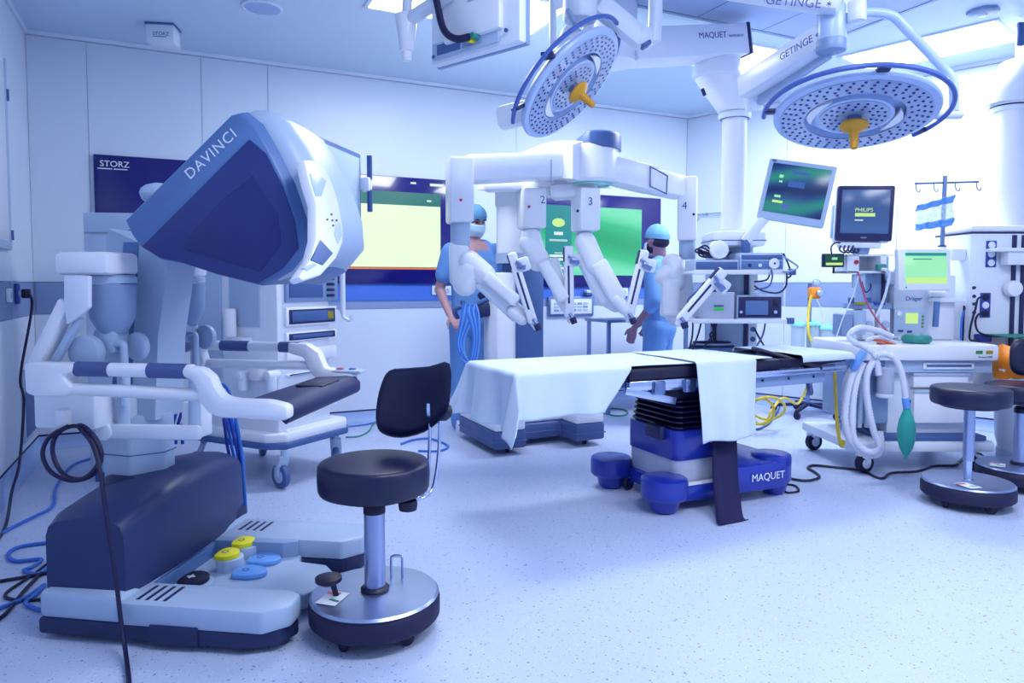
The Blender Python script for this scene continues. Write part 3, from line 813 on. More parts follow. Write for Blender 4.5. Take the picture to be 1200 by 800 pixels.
t = thing('console_cable', 'black cable looped on the console hook and trailing to the near floor', 'cable', Fz(148, 770, 0))
k = MB(); k.tube(sm(wpts, 6), .0075, 8); k.build('cord', 'cable_black', t, world=True)
# bundle of blue cables behind the console
t = con
for i in range(7):
    r_ = random.Random(i); v = .40 + .02 * i
    if i < 3: pts = [yb(235, 470 + 6 * i, v), yb(252, 452 + 3 * i, v), yb(266, 455, v), yb(276, 490, v), yb(284 - 2 * i, 540, v + .02), yb(288 - 4 * i, 600, v + .05)]
    else: pts = [yb(262 + 3 * (i - 3), 490, v - .04), yb(266 + 5 * (i - 3), 520, v), yb(270 + 5 * (i - 3), 552, v), yb(258 + 5 * (i - 3), 600, v + .06)]
    k = MB(); k.tube([CF.M @ p for p in sm(pts, 6)], .0075, 7); k.build('blue_cord', 'cable_dblue' if i % 2 else 'cable_blue', t, world=True)
for i in range(4):
    v = .1 + .03 * i; pts = [yb(188 + 5 * i, 478, v), yb(186 + 7 * i, 470, v), yb(190 + 8 * i, 460, v), yb(200 + 7 * i, 475, v), yb(196 + 6 * i, 500, v), yb(190 + 8 * i, 520, v)]
    k = MB(); k.tube([CF.M @ p for p in sm(pts, 6)], .007, 7); k.build('blue_cord', 'cable_dblue', t, world=True)
# blue and black cables lying on the floor at the left edge
def floor_cable(name, label, pxs, m, r=.008, grp='cables on the floor'):
    pts = [Fz(a_, b_, r + .001) for a_, b_ in pxs]
    k = MB(); o = None
    loc = pts[len(pts) // 2].copy(); loc.z = 0
    k.tube(sm(pts, 8), r, 8); o = k.build(name, m, None, loc=loc); tag(o, label, 'cable', grp); return o
floor_cable('floor_cable', 'pale blue cable curving on the floor behind the console hook', [(-20, 640), (10, 620), (40, 605), (62, 592), (66, 570), (85, 545), (112, 536), (140, 532)], 'cable_blue')
floor_cable('floor_cable', 'looping blue cable on the floor left of the navy block', [(60, 635), (25, 640), (10, 648), (18, 657), (48, 655), (38, 664), (28, 668), (45, 672), (60, 660)], 'cable_blue')
floor_cable('floor_cable', 'blue cable snaking past the console base at the left edge', [(-20, 720), (0, 712), (30, 700), (52, 685), (40, 698), (30, 706), (42, 713), (60, 716)], 'cable_blue')
floor_cable('floor_cable', 'straight black cable from the left edge towards the navy block', [(-20, 684), (10, 679), (40, 674), (70, 668)], 'cable_black', .007)
floor_cable('floor_cable', 'black cable bending in front of the blue loops at left edge', [(-20, 735), (5, 720), (30, 690), (60, 660), (75, 650)], 'cable_black', .007)
floor_cable('floor_cable', 'thin black cable curling beside the navy block', [(75, 645), (40, 672), (10, 692), (8, 700), (30, 703), (70, 700)], 'cable_black', .006)

# ================================================================== vision cart behind the console
VC = Fr((-1.33, 4.0, 0), math.atan2(.894, .447))        # local x = right face, local y = left face
vc = thing('vision_cart', 'white equipment cart with stacked drawers and dark modules behind the console', 'cart', VC.o, VC.rz)
LX, LY = .66, .84
k = MB(); k.prism([(-.03, .10), (.05, 0), (LX - .1, -.02), (LX, .06), (LX, LY), (-.03, LY)], .235, .275, .012); k.build('bumper', 'slate', vc)
k = MB(); k.prism([(-.02, .11), (.055, .012), (LX - .1, -.008), (LX - .01, .07), (LX - .01, LY - .01), (-.02, LY - .01)], .27, .325, .014); k.build('base_tray', 'white_warm', vc)
k = MB(); k.b2((.05, .07, .32), (.50, .80, 1.42), .015); k.build('body', 'white', vc)
k = MB(); k.b2((.04, .20, .95), (.055, .45, 1.36), .004); k.build('side_recess', 'cool_grey', vc)
k = MB(); k.b2((.04, .52, .6), (.055, .74, 1.38), .004); k.build('side_recess', 'cool_grey', vc)
def module(x0, x1, y0, y1, nm, m='white_warm', face=.062, inset=None):
    a_, b_ = VC.y(x0, y1, face), VC.y(x1, y0, face)
    k = MB(); k.b2((a_.x, face - .012, a_.z), (b_.x, face + .03, b_.z), .005); o = k.build(nm, m, vc)
    return o, a_, b_
def minset(o, a_, b_, f0, f1, g0, g1, m, nm, y=.05):
    k = MB(); k.b2((lerp(a_.x, b_.x, f0), y - .006, lerp(a_.z, b_.z, g0)), (lerp(a_.x, b_.x, f1), y + .01, lerp(a_.z, b_.z, g1)), .003); return k.build(nm, m, o)
o, a_, b_ = module(334, 394, 312, 354, 'control_module', 'mid_grey'); minset(o, a_, b_, .05, .68, .12, .9, 'slate', 'module_screen')
for i in range(5): minset(o, a_, b_, .76, .92, .12 + .16 * i, .2 + .16 * i, 'navy', 'module_button')
o, a_, b_ = module(334, 393, 358, 383, 'light_module'); minset(o, a_, b_, .05, .95, .12, .88, 'navy', 'module_face', .05); minset(o, a_, b_, .09, .91, .22, .78, 'slate', 'module_panel', .046); minset(o, a_, b_, .78, .9, .3, .7, 'yellow_mark', 'warning_label', .043)
o, a_, b_ = module(334, 393, 385, 401, 'drawer_module'); minset(o, a_, b_, .05, .95, .15, .85, 'navy', 'module_face', .05); minset(o, a_, b_, .10, .9, .3, .7, 'slate', 'module_panel', .046)
o, a_, b_ = module(335, 393, 404, 426, 'drawer_module')
o, a_, b_ = module(335, 393, 430, 441, 'drawer_module'); minset(o, a_, b_, .05, .8, .1, .9, 'navy', 'module_face', .05); minset(o, a_, b_, .1, .75, .3, .7, 'slate', 'module_panel', .046)
o, a_, b_ = module(335, 393, 443, 454, 'drawer_module'); minset(o, a_, b_, .05, .8, .1, .9, 'navy', 'module_face', .05); minset(o, a_, b_, .1, .75, .3, .7, 'slate', 'module_panel', .046)
module(335, 393, 457, 487, 'drawer'); module(335, 393, 489, 519, 'drawer')
# holders on the left face
k = MB(); p = VC.x(285, 395, .02); k.b2((-.03, p.y - .05, p.z - .05), (.05, p.y + .05, p.z), .012); k.build('accessory_shelf', 'white', vc)
k = MB(); p = VC.x(270, 385, 0); k.cyl((.0, p.y, p.z - .05), (.0, p.y, p.z + .12), .035, n=16, bev=.01); k.build('cup', 'white_warm', vc)
for px in (284, 318):
    k = MB(); p = VC.x(px, 440, 0); k.cyl((.0, p.y, p.z - .09), (.0, p.y, p.z + .02), .03, n=16, bev=.01); k.cyl((.05, p.y, p.z), (-.04, p.y, p.z), .03, n=14, bev=.006); k.build('cable_hook', 'white', vc)
k = MB(); p = VC.x(300, 436, 0); k.b2((-.02, p.y - .04, p.z - .05), (.05, p.y + .04, p.z + .03), .01); k.build('socket_holder', 'white_warm', vc)
# pole at the right and the touchscreen
pp = VC.y(402, 400, -.01); k = MB(); k.tube([(pp.x, -.01, 1.02), (pp.x, -.01, 1.75)], .018, 12); k.build('pole', 'white', vc)
k = MB(); k.tube(sm([(pp.x, -.01, 1.03), (pp.x, -.02, .99), (pp.x + .02, -.05, .97), (pp.x + .03, -.06, 1.0)], 5), .012, 8); k.build('pole_hook', 'white', vc)
for cx, cy, a_ in ((.05, .06, 1.4), (LX - .1, .08, .6), (.05, LY - .08, 2.2), (LX - .08, LY - .08, 1.0)): caster(vc, 'caster', (cx, cy, 0), a_, r=.073, w=.035, top=.235, mw='slate')
pl, pr = P(357, 152, 3.55), P(421, 181, 4.2); zt_ = (pl.z + pr.z) / 2
d = Vector((pr.x - pl.x, pr.y - pl.y, 0)); wd = d.length; d.normalize()
ts = bpy.data.objects.new('touchscreen', None); C.objects.link(ts); ts.parent = vc
Mts = Matrix.Translation((pl.x, pl.y, 0)) @ Matrix.Rotation(math.atan2(d.y, d.x), 4, 'Z')
MW[ts.name] = Mts; ts.matrix_local = VC.I @ Mts
hh = .42
k = MB(); k.b2((0, -.012, zt_ - hh), (wd, .022, zt_), .012); k.build('bezel', 'slate', ts)
k = MB(); k.b2((.03, -.016, zt_ - hh + .03), (wd - .03, -.008, zt_ - .03), .002); k.build('screen_glass', 'cool_grey', ts)  # pale grey colour stands in for light reflected in the glass
k = MB(); k.b2((wd - .03, -.07, zt_ - .22), (wd + .03, -.01, zt_ - .14), .008); k.build('handle_bracket', 'white_warm', ts)
k = MB(); k.tube([(wd + .01, -.06, zt_ - .01), (wd + .01, -.06, zt_ - .15)], .016, 12); k.build('handle', 'slate', ts)
k = MB(); k.tube([(wd + .01, -.06, zt_ - .21), (wd + .01, -.06, zt_ - .34)], .016, 12); k.build('handle', 'slate', ts)
cw = VC.M @ Vector((.25, .4, 1.42)); 
k = MB(); e0 = Vector((pl.x, pl.y, 0)) + d * wd * .5
k.tube(sm([cw, cw + Vector((0, 0, .2)), Vector((e0.x - .04, e0.y, zt_ - .25))], 6), .03, 12); k.build('support_arm', 'white', ts, world=True)

# tall cabinet seen between the console column and the dark display
a_, b_ = P(105, 250, 4.25), P(158, 250, 4.25)
t = thing('tall_cabinet', 'tall pale blue equipment cabinet behind the console column', 'cabinet', ((a_.x + b_.x) / 2, 4.4, 0), R(8))
ww = b_.x - a_.x + .06
k = MB(); k.b2((-ww / 2, -.2, .06), (ww / 2, .2, a_.z), .012); k.build('body', 'cool_grey', t)
k = MB(); k.b2((-ww / 2 + .01, -.212, .1), (ww / 2 - .07, -.198, a_.z - .13), .004); k.build('door', 'cool_grey', t)
k = MB(); k.b2((-ww / 2 + .01, -.212, a_.z - .12), (ww / 2 - .07, -.198, a_.z - .02), .004); k.build('top_panel', 'cool_grey', t)
k = MB(); k.b2((ww / 2 - .075, -.214, a_.z - .11), (ww / 2 - .05, -.198, a_.z - .1), .002); k.build('latch', 'slate', t)
k = MB(); k.b2((-ww / 2 + .02, -.18, 0), (ww / 2 - .02, .18, .065)); k.build('plinth', 'slate', t)

# ================================================================== stools
def make_stool(label, loc, rz, seat_z, backrest=False, mount='straight', grp='round stools on disc bases', tilt=0.0, ring=True, th=.098):
    t = thing('round_stool', label, 'stool', loc, rz, grp)
    k = MB(); k.lathe([(0, .045), (.215, .045), (.225, .055), (.225, .105), (.215, .118), (0, .118)], n=44); bs = k.build('base_skirt', 'rubber', t)
    k = MB(); k.lathe([(0, .116), (.214, .116), (.222, .124), (.214, .132), (.06, .136), (0, .136)], n=44); k.build('base_plate', 'brushed', t)
    for i in range(5):
        a_ = i * 2 * PI / 5 + .5; caster(t, 'caster', (.175 * math.cos(a_), .175 * math.sin(a_), 0), a_ + 1.1, r=.025, w=.02, top=.06, mw='rubber', mc='black')
    st = seat_z - th
    if ring:
        k = MB(); k.lathe([(.035, .134), (.047, .134), (.05, .144), (.042, .152), (.035, .152)], n=28); k.build('column_collar', 'black', t)
        k = MB(); k.lathe([(0, .14), (.036, .14), (.036, st - .06), (0, st - .06)], n=28); k.build('column', 'brushed', t)
        k = MB(); k.lathe([(.0, st - .075), (.038, st - .075), (.038, st - .05), (.028, st - .036), (0, st - .036)], n=28); k.build('column_cap', 'black', t)
        k = MB(); k.lathe([(0, st - .03), (.018, st - .03), (.018, st + .002), (0, st + .002)], n=20); k.build('piston', 'steel', t)
    else:
        k = MB(); k.lathe([(0, .13), (.034, .13), (.034, .138), (.012, .142), (0, .142)], n=24); k.lathe([(0, .14), (.020, .14), (.020, .25), (0, .25)], n=20); k.build('piston', 'steel', t)
        k = MB(); k.lathe([(0, .24), (.027, .24), (.027, st - .01), (.05, st), (0, st)], n=24); k.build('column', 'brushed', t)
    k = MB(); sr = .19
    k.lathe([(0, st), (sr - .02, st), (sr - .005, st + .005), (sr, st + .016), (sr + .002, st + th * .5), (sr, st + th * .88), (sr - .006, st + th * .955), (sr - .022, st + th * .99), (0, st + th)], n=48); k.build('seat_cushion', 'leather', t, angle=60)
    k = MB(); k.lathe([(0, st - .012), (.14, st - .012), (.14, st + .002), (0, st + .002)], n=32); k.build('seat_plate', 'black', t)
    k = MB(); k.box((-.13, -.07, .1375), (.075, .10, .0012), rz=-.3); lb = k.build('instruction_label', 'text_white', t)
    k = MB(); k.box((-.135, -.035, .1384), (.05, .02, .001), rz=-.3); k.build('label_print', 'cable_red', lb)
    k = MB(); k.box((-.12, -.09, .1384), (.04, .012, .001), rz=-.5); k.build('label_print', 'cable_green', lb)
    return t, st
sp_ = Fz(440, 735, 0)
st1, stz = make_stool('black round stool with backrest in the foreground beside the console', (sp_.x, sp_.y, 0), 0.0, .592, th=.108)
# foot paddle, small steel bow, backrest with bent tubes
Y0 = sp_.y
k = MB(); c = MW[st1.name].inverted() @ P(385, 678, Y0 - .05); k.lathe([(0, -.016), (.03, -.016), (.045, -.006), (.045, .006), (.03, .012), (0, .012)], c=c, n=24); k.cyl((c.x + .01, c.y, c.z), (c.x + .03, c.y, .12), .01, n=8); k.build('foot_paddle', 'black', st1)
k = MB(); q = .06; k.tube(sm([(.04, .1, .136), (.04, .1, .2), (.045, .1, .215), (.075, .1, .215), (.08, .1, .2), (.08, .1, .136)], 4), .005, 8); k.build('steel_bow', 'steel', st1)
def sp(px, py, Y): return MW[st1.name].inverted() @ P(px, py, Y)
Yb = Y0 + .10
for dx in (0, 11):
    k = MB(); k.tube(sm([sp(470, 586, Y0 - .02 + dx * .004), sp(488 + dx * .5, 584, Y0 + dx * .004), sp(500 + dx * .7, 570, Yb), sp(503 + dx, 530, Yb), sp(504.5 + dx, 490, Yb), sp(506 + dx * .9, 470, Yb), sp(512, 464, Yb)], 5), .0065, 10); k.build('back_tube', 'steel', st1)
k = MB(); k.lathe([(0, -.02), (.03, -.02), (.033, 0), (.03, .012), (0, .014)], c=sp(478, 590, Y0 - .06), n=18); k.build('adjust_knob', 'black', st1)
M_ = frame3(sp(519, 482, Yb - .02), (.2, -1, 0), (0, 0, 1))
k = MB(); k.lathe([(0, -.04), (.02, -.03), (.034, -.012), (.034, .012), (.02, .03), (0, .035)], n=20, M=Matrix.Translation(sp(519, 482, Yb)) @ Matrix.Rotation(PI / 2, 4, 'Y')); k.build('back_knob', 'black', st1)
k = MB(); k.obox(sp(500, 480, Yb), sp(512, 480, Yb), .02, .05, .004); k.build('back_clamp', 'steel', st1)
# curved backrest pad
rows_f, rows_b = [], []
ou = [(456, 434), (478, 431), (503, 429), (527, 426), (527, 470), (518, 490), (498, 506), (470, 513), (448, 508), (441, 496), (441, 476), (446, 452)]
def pad_pt(px, py, off):
    u_ = (px - 441) / 86.0
    Yd = Y0 + .18 - .30 * (u_ - .08) ** 2 * .7 + off
    return sp(px, py, Yd)
cxp, cyp = 482, 470
ringsF = []
for off, scs in ((.0, (0.0, .35, .7, .92, 1.0)),):
    pass
N = 36; outl = sm([Vector((a_, b_, 0)) for a_, b_ in ou], 3, closed=True)
rr = []
for sc_, off in ((.02, -.0), (.4, -.0), (.75, .0), (.94, .002), (1.0, .012), (1.0, .022), (.95, .032), (.5, .034), (.02, .034)):
    rr.append([pad_pt(cxp + (p.x - cxp) * sc_, cyp + (p.y - cyp) * sc_, off) for p in outl])
k = MB(); k.loft(rr); k.build('backrest_pad', 'leather', st1, angle=70)
# ================================================================== patient-side robot cart
PF = Fr((-.12, 4.80, 0), R(25))
pc = thing('patient_cart', 'white four-armed surgical robot with overhead boom and grey wheeled base', 'surgical robot', PF.o, PF.rz)
def pcb(g): return [(-g, -g), (.25 + g, -g), (.26 + g, .21 - g), (.64 - g, .21 - g), (.65 - g, -g), (.90 + g, -g), (.90 + g, .70), (.80, .76), (.10, .76), (-g, .70)]
k = MB(); k.prism(pcb(0), .045, .175, .02); k.build('base_lower', 'bumper', pc)
k = MB(); k.prism(pcb(.004), .095, .105, .002); k.build('base_line', 'slate', pc)
k = MB(); k.prism(pcb(-.006), .172, .255, .018); k.build('base_upper', 'white_warm', pc)
for cx, cy in ((.14, .10), (.78, .10), (.14, .62), (.78, .62)): caster(pc, 'caster', (cx, cy, 0), 1.2, r=.035, w=.03, top=.06, mw='rubber', mc='black')
# tower
k = MB(); k.b2((.36, .40, .25), (.60, .70, 1.42), .03); k.build('tower', 'slate', pc)
k = MB(); k.b2((.20, .42, .25), (.375, .70, 1.29), .03); k.build('tower_cover', 'white_warm', pc)
k = MB(); k.lathe([(0, 1.38), (.155, 1.38), (.155, 1.80), (.165, 1.81), (.165, 1.93), (0, 1.93)], c=(.43, .56, 0), n=32); k.build('tower_column', 'white_warm', pc)
k = MB(); k.lathe([(.155, 1.36), (.162, 1.36), (.162, 1.44), (.155, 1.44)], c=(.43, .56, 0), n=32); k.build('column_ring', 'cool_grey', pc)
tw = MB()
HUB = P(693, 195, 4.92)
towtop = PF.M @ Vector((.43, .56, 2.0))
# boom spine and hub
k = MB()
k.loft([[c + Vector((0, 0, dz)) + s * w for s, dz in ((Vector((.5, .7, 0)), -h * .5), (Vector((.5, .7, 0)), h * .3), (Vector((.2, .3, 0)), h * .5), (Vector((-.2, -.3, 0)), h * .5), (Vector((-.5, -.7, 0)), h * .3), (Vector((-.5, -.7, 0)), -h * .5))]
        for c, w, h in ((towtop + Vector((-.15, .1, .0)), .30, .16), (towtop + Vector((.1, -.02, .04)), .36, .26), (HUB.lerp(towtop, .35) + Vector((0, 0, .06)), .36, .28), (HUB + Vector((.02, 0, .02)), .34, .28))])
k.build('boom', 'white_warm', pc, world=True, angle=55)
k = MB(); k.lathe([(0, HUB.z - .12), (.17, HUB.z - .12), (.19, HUB.z - .1), (.19, HUB.z + .10), (.18, HUB.z + .13), (0, HUB.z + .13)], c=(HUB.x, HUB.y, 0), n=36); k.build('boom_hub', 'white_warm', pc, world=True)
# dark teardrop cover on the hub
outl = []
for i in range(28):
    a_ = -PI * .62 + i * (PI * 1.24) / 27; outl.append(Vector((HUB.x + .02 + .185 * math.cos(a_), HUB.y + .185 * math.sin(a_), 0)))
tipp = P(663, 172, 4.98); outl.append(Vector((tipp.x, tipp.y, 0)))
zt = P(700, 157, 4.9).z; zb = P(700, 177, 4.9).z
k = MB(); cc = Vector((HUB.x, HUB.y, 0))
rings = []
for z, sc_ in ((zb, 1.0), (zt - .02, 1.0), (zt - .004, .95), (zt, .85)):
    rings.append([Vector((cc.x + (p.x - cc.x) * sc_, cc.y + (p.y - cc.y) * sc_, (z if i < 28 else min(z, zb + .03)))) for i, p in enumerate(outl)])
k.loft(rings); k.build('hub_cover', 'slate', pc, world=True, angle=50)
# status light strip under the hub
k = MB(); k.torus(Matrix.Translation((HUB.x, HUB.y, HUB.z - .125)), .13, .012, 32, 8); k.build('status_ring', 'teal_lid', pc, world=True)

def P2(px, py, Y): return P(px, py, Y)
def beam(pts, w, h, m, nm, par, bev=.02, up=(0, 0, 1)):
    k = MB()
    for a_, b_ in zip(pts, pts[1:]): k.obox(a_, b_, w, h, bev, up=up)
    return k.build(nm, m, par, world=True)
# link beams from hub to shoulders
A1 = P(541, 203, 4.58); A4 = P(800, 221, 5.12)
b1 = beam([Vector((HUB.x - .12, HUB.y - .03, HUB.z + .0)), A1 + Vector((-.0, 0, .02))], .22, .175, 'white_warm', 'arm_link', pc, .035)
q = P(650, 198, 4.78)
k = MB(); 
for x0, y0, x1, y1 in ((646, 187, 646, 215), (690, 187, 690, 211)): k.obox(P(x0, y0, 4.70 + (x0 - 646) * .0017), P(x1, y1, 4.70 + (x0 - 646) * .0017), .006, .006)
k.build('panel_seam', 'mid_grey', b1, world=True)
b4 = beam([Vector((HUB.x + .1, HUB.y + .0, HUB.z - .02)), P(765, 212, 4.96)], .22, .18, 'white_warm', 'arm_link', pc, .03)
b5 = beam([P(755, 211, 4.95), A4], .17, .16, 'white_warm', 'arm_link', pc, .03)
pn = [P(762, 195, 4.83), P(782, 206, 4.90), P(781, 227, 4.90), P(762, 218, 4.83)]
k = MB(); k.tube(pn, .006, 6, closed=True); k.build('panel_outline', 'slate', b4, world=True)
beam([P(568, 219, 5.02), P(700, 214, 4.98)], .14, .07, 'white_warm', 'arm_link', pc, .02)
beam([P(645, 226, 5.0), P(700, 222, 4.95)], .2, .10, 'white_warm', 'arm_link', pc, .03)

def arm(n, Y, box, collar, num_px, links, rail, wrist, dot=True, side=1):
    """box=(x0,y0,x1,y1) px; links: list of (px,py,dY)->(px,py,dY), width px, depth m; rail: two px points"""
    x0, y0, x1, y1 = box; ppm = FPX / Y
    c = P((x0 + x1) / 2, (y0 + y1) / 2, Y); w = (x1 - x0) / ppm; h = (y1 - y0) / ppm
    k = MB(); k.box((c.x, c.y, c.z), (w * .95, .22, h), .018, rz=R(14) * side); o = k.build('arm_shoulder', 'white_warm', pc, world=True)
    cx0, cy0, cx1, cy1 = collar; a_, b_ = P((cx0 + cx1) / 2, cy0 - 4, Y), P((cx0 + cx1) / 2, cy1 + 4, Y)
    rr = (cx1 - cx0) / 2 / ppm
    k = MB(); k.cyl(b_, a_, rr, n=28, bev=.008); k.build('collar', 'cool_grey', o, world=True)
    for i, (p0, p1, wp, dp, m, kind) in enumerate(links):
        a_, b_ = P(p0[0], p0[1], Y + p0[2]), P(p1[0], p1[1], Y + p1[2]); wd = wp / ppm
        k = MB()
        if kind == 'c':
            d = (b_ - a_).normalized(); r0 = wd / 2
            pts = [a_ - d * r0 * .95, a_ - d * r0 * .75, a_ - d * r0 * .4, a_, a_.lerp(b_, .5), b_, b_ + d * r0 * .4, b_ + d * r0 * .75, b_ + d * r0 * .95]
            rs = [r0 * .3, r0 * .66, r0 * .92, r0, r0, r0, r0 * .92, r0 * .66, r0 * .3]
            k.tube(pts, rs, 18)
        else: k.obox(a_, b_, wd, dp, min(wd, dp) * .28, up=(0, -1, .0), ext=wd * .2, seg=3)
        k.build('arm_segment', m, o, world=True, angle=60)
    (rx0, ry0, rY0), (rx1, ry1, rY1) = rail
    a_, b_ = P(rx0, ry0, Y + rY0), P(rx1, ry1, Y + rY1)
    k = MB(); k.obox(a_, b_, 11 / ppm, .07, .016, up=(0, -1, 0), seg=3); rl = k.build('instrument_rail', 'white_warm', o, world=True)
    d = (b_ - a_)
    tow = (CAMP - a_.lerp(b_, .5)).normalized()
    k = MB(); k.obox(a_ + d * .28 + tow * .034, a_ + d * .80 + tow * .034, 2.2 / ppm, .006, 0, up=(0, -1, 0)); k.build('rail_slot', 'navy', rl, world=True)
    sd = -d.normalized().cross(Vector((0, -1, 0)))
    k = MB(); k.obox(a_ + d * .02 - sd * (5.2 / ppm), a_ + d * .22 - sd * (5.2 / ppm), 1.6 / ppm, .06, 0.002, up=(0, -1, 0)); k.build('rail_edge', 'navy', rl, world=True)
    # carriage with steel claws, and the cannula tip
    cpt = a_ + d * .2
    k = MB(); k.obox(cpt + sd * (3 / ppm), cpt + sd * (17 / ppm), .065, .09, .018, up=(0, 0, 1)); k.build('carriage', 'white', o, world=True)
    k = MB(); k.obox(cpt + sd * (2 / ppm) + tow * .05, cpt + sd * (12 / ppm) + tow * .05 - Vector((0, 0, .02)), .02, .04, .005); k.obox(cpt + tow * .05 + Vector((0, 0, .03)), cpt + sd * (8 / ppm) + tow * .05, .015, .025, .004); k.build('carriage_claw', 'steel_dark', o, world=True)
    k = MB(); k.obox(b_ - d * .03, b_ + d.normalized() * .035 + Vector((.02, 0, 0)), .05, .055, .012, up=(0, -1, 0)); tip = k.build('cannula_mount', 'white', o, world=True)
    k = MB(); k.cyl(b_ + Vector((.02, -.03, .0)), b_ + Vector((.035, -.03, -.04)), .022, n=14, bev=.004); k.build('cannula_clamp', 'navy', o, world=True)
    k = MB(); k.cyl(b_ + Vector((.0, -.04, .03)), b_ + Vector((.02, -.05, .0)), .012, n=12); k.build('latch', 'steel_dark', o, world=True)
    if dot:
        dp_ = P(dot[0], dot[1], Y - .14); k = MB(); k.sphere(dp_, .010, 10); k.build('red_light', dot[2], o, world=True)
    if num_px:
        npt = P(num_px[0], num_px[1], Y - .135); text_part(str(n), frame3(npt, (1, .25 * side, 0), (0, 0, 1)), .075, 'text_blue', o, 'numeral', world=True)
    return o
W_ = 'white_warm'
arm(1, 4.55, (524, 187, 553, 261), (528, 260, 551, 284), None,
    [((538, 290, 0), (538, 326, 0), 23, .1, W_, 'c'), ((545, 332, -.02), (552, 316, -.04), 30, .1, W_, 'c'), ((550, 306, -.04), (568, 322, -.06), 26, .1, W_, 'c'), ((572, 325, -.10), (604, 352, -.12), 15, .10, W_, 'b'), ((566, 330, -.04), (607, 368, -.04), 21, .09, 'white', 'b'), ((600, 365, -.08), (612, 374, -.08), 14, .08, W_, 'c')],
    ((599, 296, -.12), (625, 379, -.12)), None, (540, 234, 'red_dot'))
arm(2, 4.98, (609, 222, 637, 268), (612, 266, 634, 282), (633, 238),
    [((620, 285, -.04), (631, 302, -.08), 24, .1, W_, 'c'), ((622, 278, -.03), (630, 306, -.06), 24, .1, W_, 'c'), ((637, 308, -.12), (660, 350, -.14), 15, .10, W_, 'b'), ((648, 305, -.05), (662, 352, -.06), 13, .1, 'white', 'b'), ((655, 345, -.10), (664, 360, -.10), 14, .08, W_, 'c')],
    ((666, 288, -.14), (667, 372, -.14)), None, (620, 242, 'red_dot'))
arm(3, 4.88, (673, 222, 699, 271), (675, 269, 694, 284), (689, 240),
    [((686, 284, -.04), (697, 310, -.07), 25, .12, W_, 'c'), ((690, 305, -.03), (712, 350, -.04), 26, .12, 'white', 'b'), ((702, 310, -.10), (724, 350, -.12), 20, .11, W_, 'b'), ((713, 352, -.05), (722, 357, -.06), 18, .1, 'white', 'c'), ((722, 350, -.14), (732, 362, -.14), 14, .08, W_, 'c')],
    ((755, 293, -.14), (736, 372, -.14)), None, (677, 247, 'navy'))
arm(4, 5.12, (794, 209, 817, 282), (796, 281, 815, 300), (799, 245),
    [((788, 310, -.04), (790, 330, -.06), 26, .12, W_, 'c'), ((795, 320, .0), (798, 350, -.02), 30, .12, W_, 'b'), ((776, 325, -.08), (788, 312, -.06), 18, .1, W_, 'c'), ((786, 330, -.10), (784, 368, -.12), 20, .11, W_, 'b'), ((797, 318, -.02), (797, 362, -.04), 14, .1, 'white', 'b'), ((784, 362, -.08), (792, 374, -.1), 18, .1, 'white', 'c')],
    ((848, 316, -.66), (796, 377, -.58)), None, (813, 251, 'navy'), side=-1)
# grab handle with holder on the cart's left side
k = MB(); k.tube(sm([P(536, 372, 5.46), P(533, 366, 5.42), P(537, 360, 5.40), P(556, 357, 5.40), P(572, 350, 5.40)], 5), .02, 10); k.build('grab_handle', 'slate', pc, world=True)
k = MB(); k.obox(P(556, 366, 5.44), P(576, 362, 5.44), .14, .10, .02); k.obox(P(562, 350, 5.48), P(574, 340, 5.48), .1, .08, .02); k.build('handle_mount', 'navy', pc, world=True)
k = MB(); k.tube([P(543, 360, 5.40), P(542, 352, 5.40)], .022, 10); k.build('handle_hook', 'slate', pc, world=True)
t = thing('cable_coil', 'light blue coiled cables hanging from the robot cart handle', 'cable', P(548, 425, 5.36))
for i in range(6):
    x0 = 543 + 2.6 * i; x1 = 536 + 1.5 * i; x2 = 562 - 1.5 * (5 - i)
    pts = [P(x0, 356, 5.37), P(x0 - 3, 375, 5.36), P(x1, 400, 5.36), P(x1 + 4, 416 + (i % 3) * 4, 5.35), P(x1 + 12, 422 + (i % 2) * 3, 5.35), P(x2 - 2, 414, 5.35), P(x2, 392, 5.35), P(x0 + 5, 368, 5.36), P(x0 + 1.5, 356, 5.38)]
    k = MB(); k.tube(sm(pts, 6), .0075, 7); k.build('cable_loop', 'pedal_blue' if i % 2 else 'cable_blue', t, world=True)

# ================================================================== operating table
TF = Fr((1.02, 4.03, 0), AB)
ot = thing('operating_table', 'blue wheeled operating table base with black bellows under a draped top', 'operating table', TF.o, TF.rz)
def tl(px, py, v): q = TF.y(px, py, v); return q
# base with four drums
dr = [(-.36, -.25, .125), (-.36, .25, .12), (.40, -.25, .11), (.40, .25, .11)]
k = MB(); k.prism([(-.36, -.31), (.44, -.34), (.44, .34), (-.36, .31), (-.30, .15), (-.30, -.15)], .05, .135, .02); k.build('base_frame', 'table_blue', ot)
k = MB(); k.prism([(-.02, -.35), (.40, -.365), (.49, -.31), (.50, .31), (.40, .35), (-.02, .34)], .06, .215, .03); hs = k.build('drive_housing', 'table_blue', ot)
for i, (x, y, r) in enumerate(dr):
    h = .185 if i < 2 else .235
    k = MB(); k.lathe([(0, .075), (r * .9, .075), (r, .09), (r, h - .02), (r * .97, h - .006), (r * .9, h), (0, h + .002)], c=(x, y, 0), n=36); o = k.build('corner_drum', 'table_blue', ot)
    k = MB(); k.lathe([(0, 0), (r * .45, .0), (r * .62, .02), (r * .72, .08), (0, .08)], c=(x + (.0 if i < 2 else .02), y, 0), n=28); k.build('drum_foot', 'table_blue', o)
    if i < 2: caster(ot, 'caster', (x + .06, y - .09 if i else y + .12, 0), .4, r=.045, w=.03, top=.1, mw='black', mc='table_blue_dark')
text_part('MAQUET', frame3((.14, -.3665, .125), (1, -.036, 0), (0, 0, 1)), .058, 'text_white', hs)
k = MB(); k.box((.0, -.364, .105), (.012, .004, .03), .001); k.build('port', 'navy', hs)
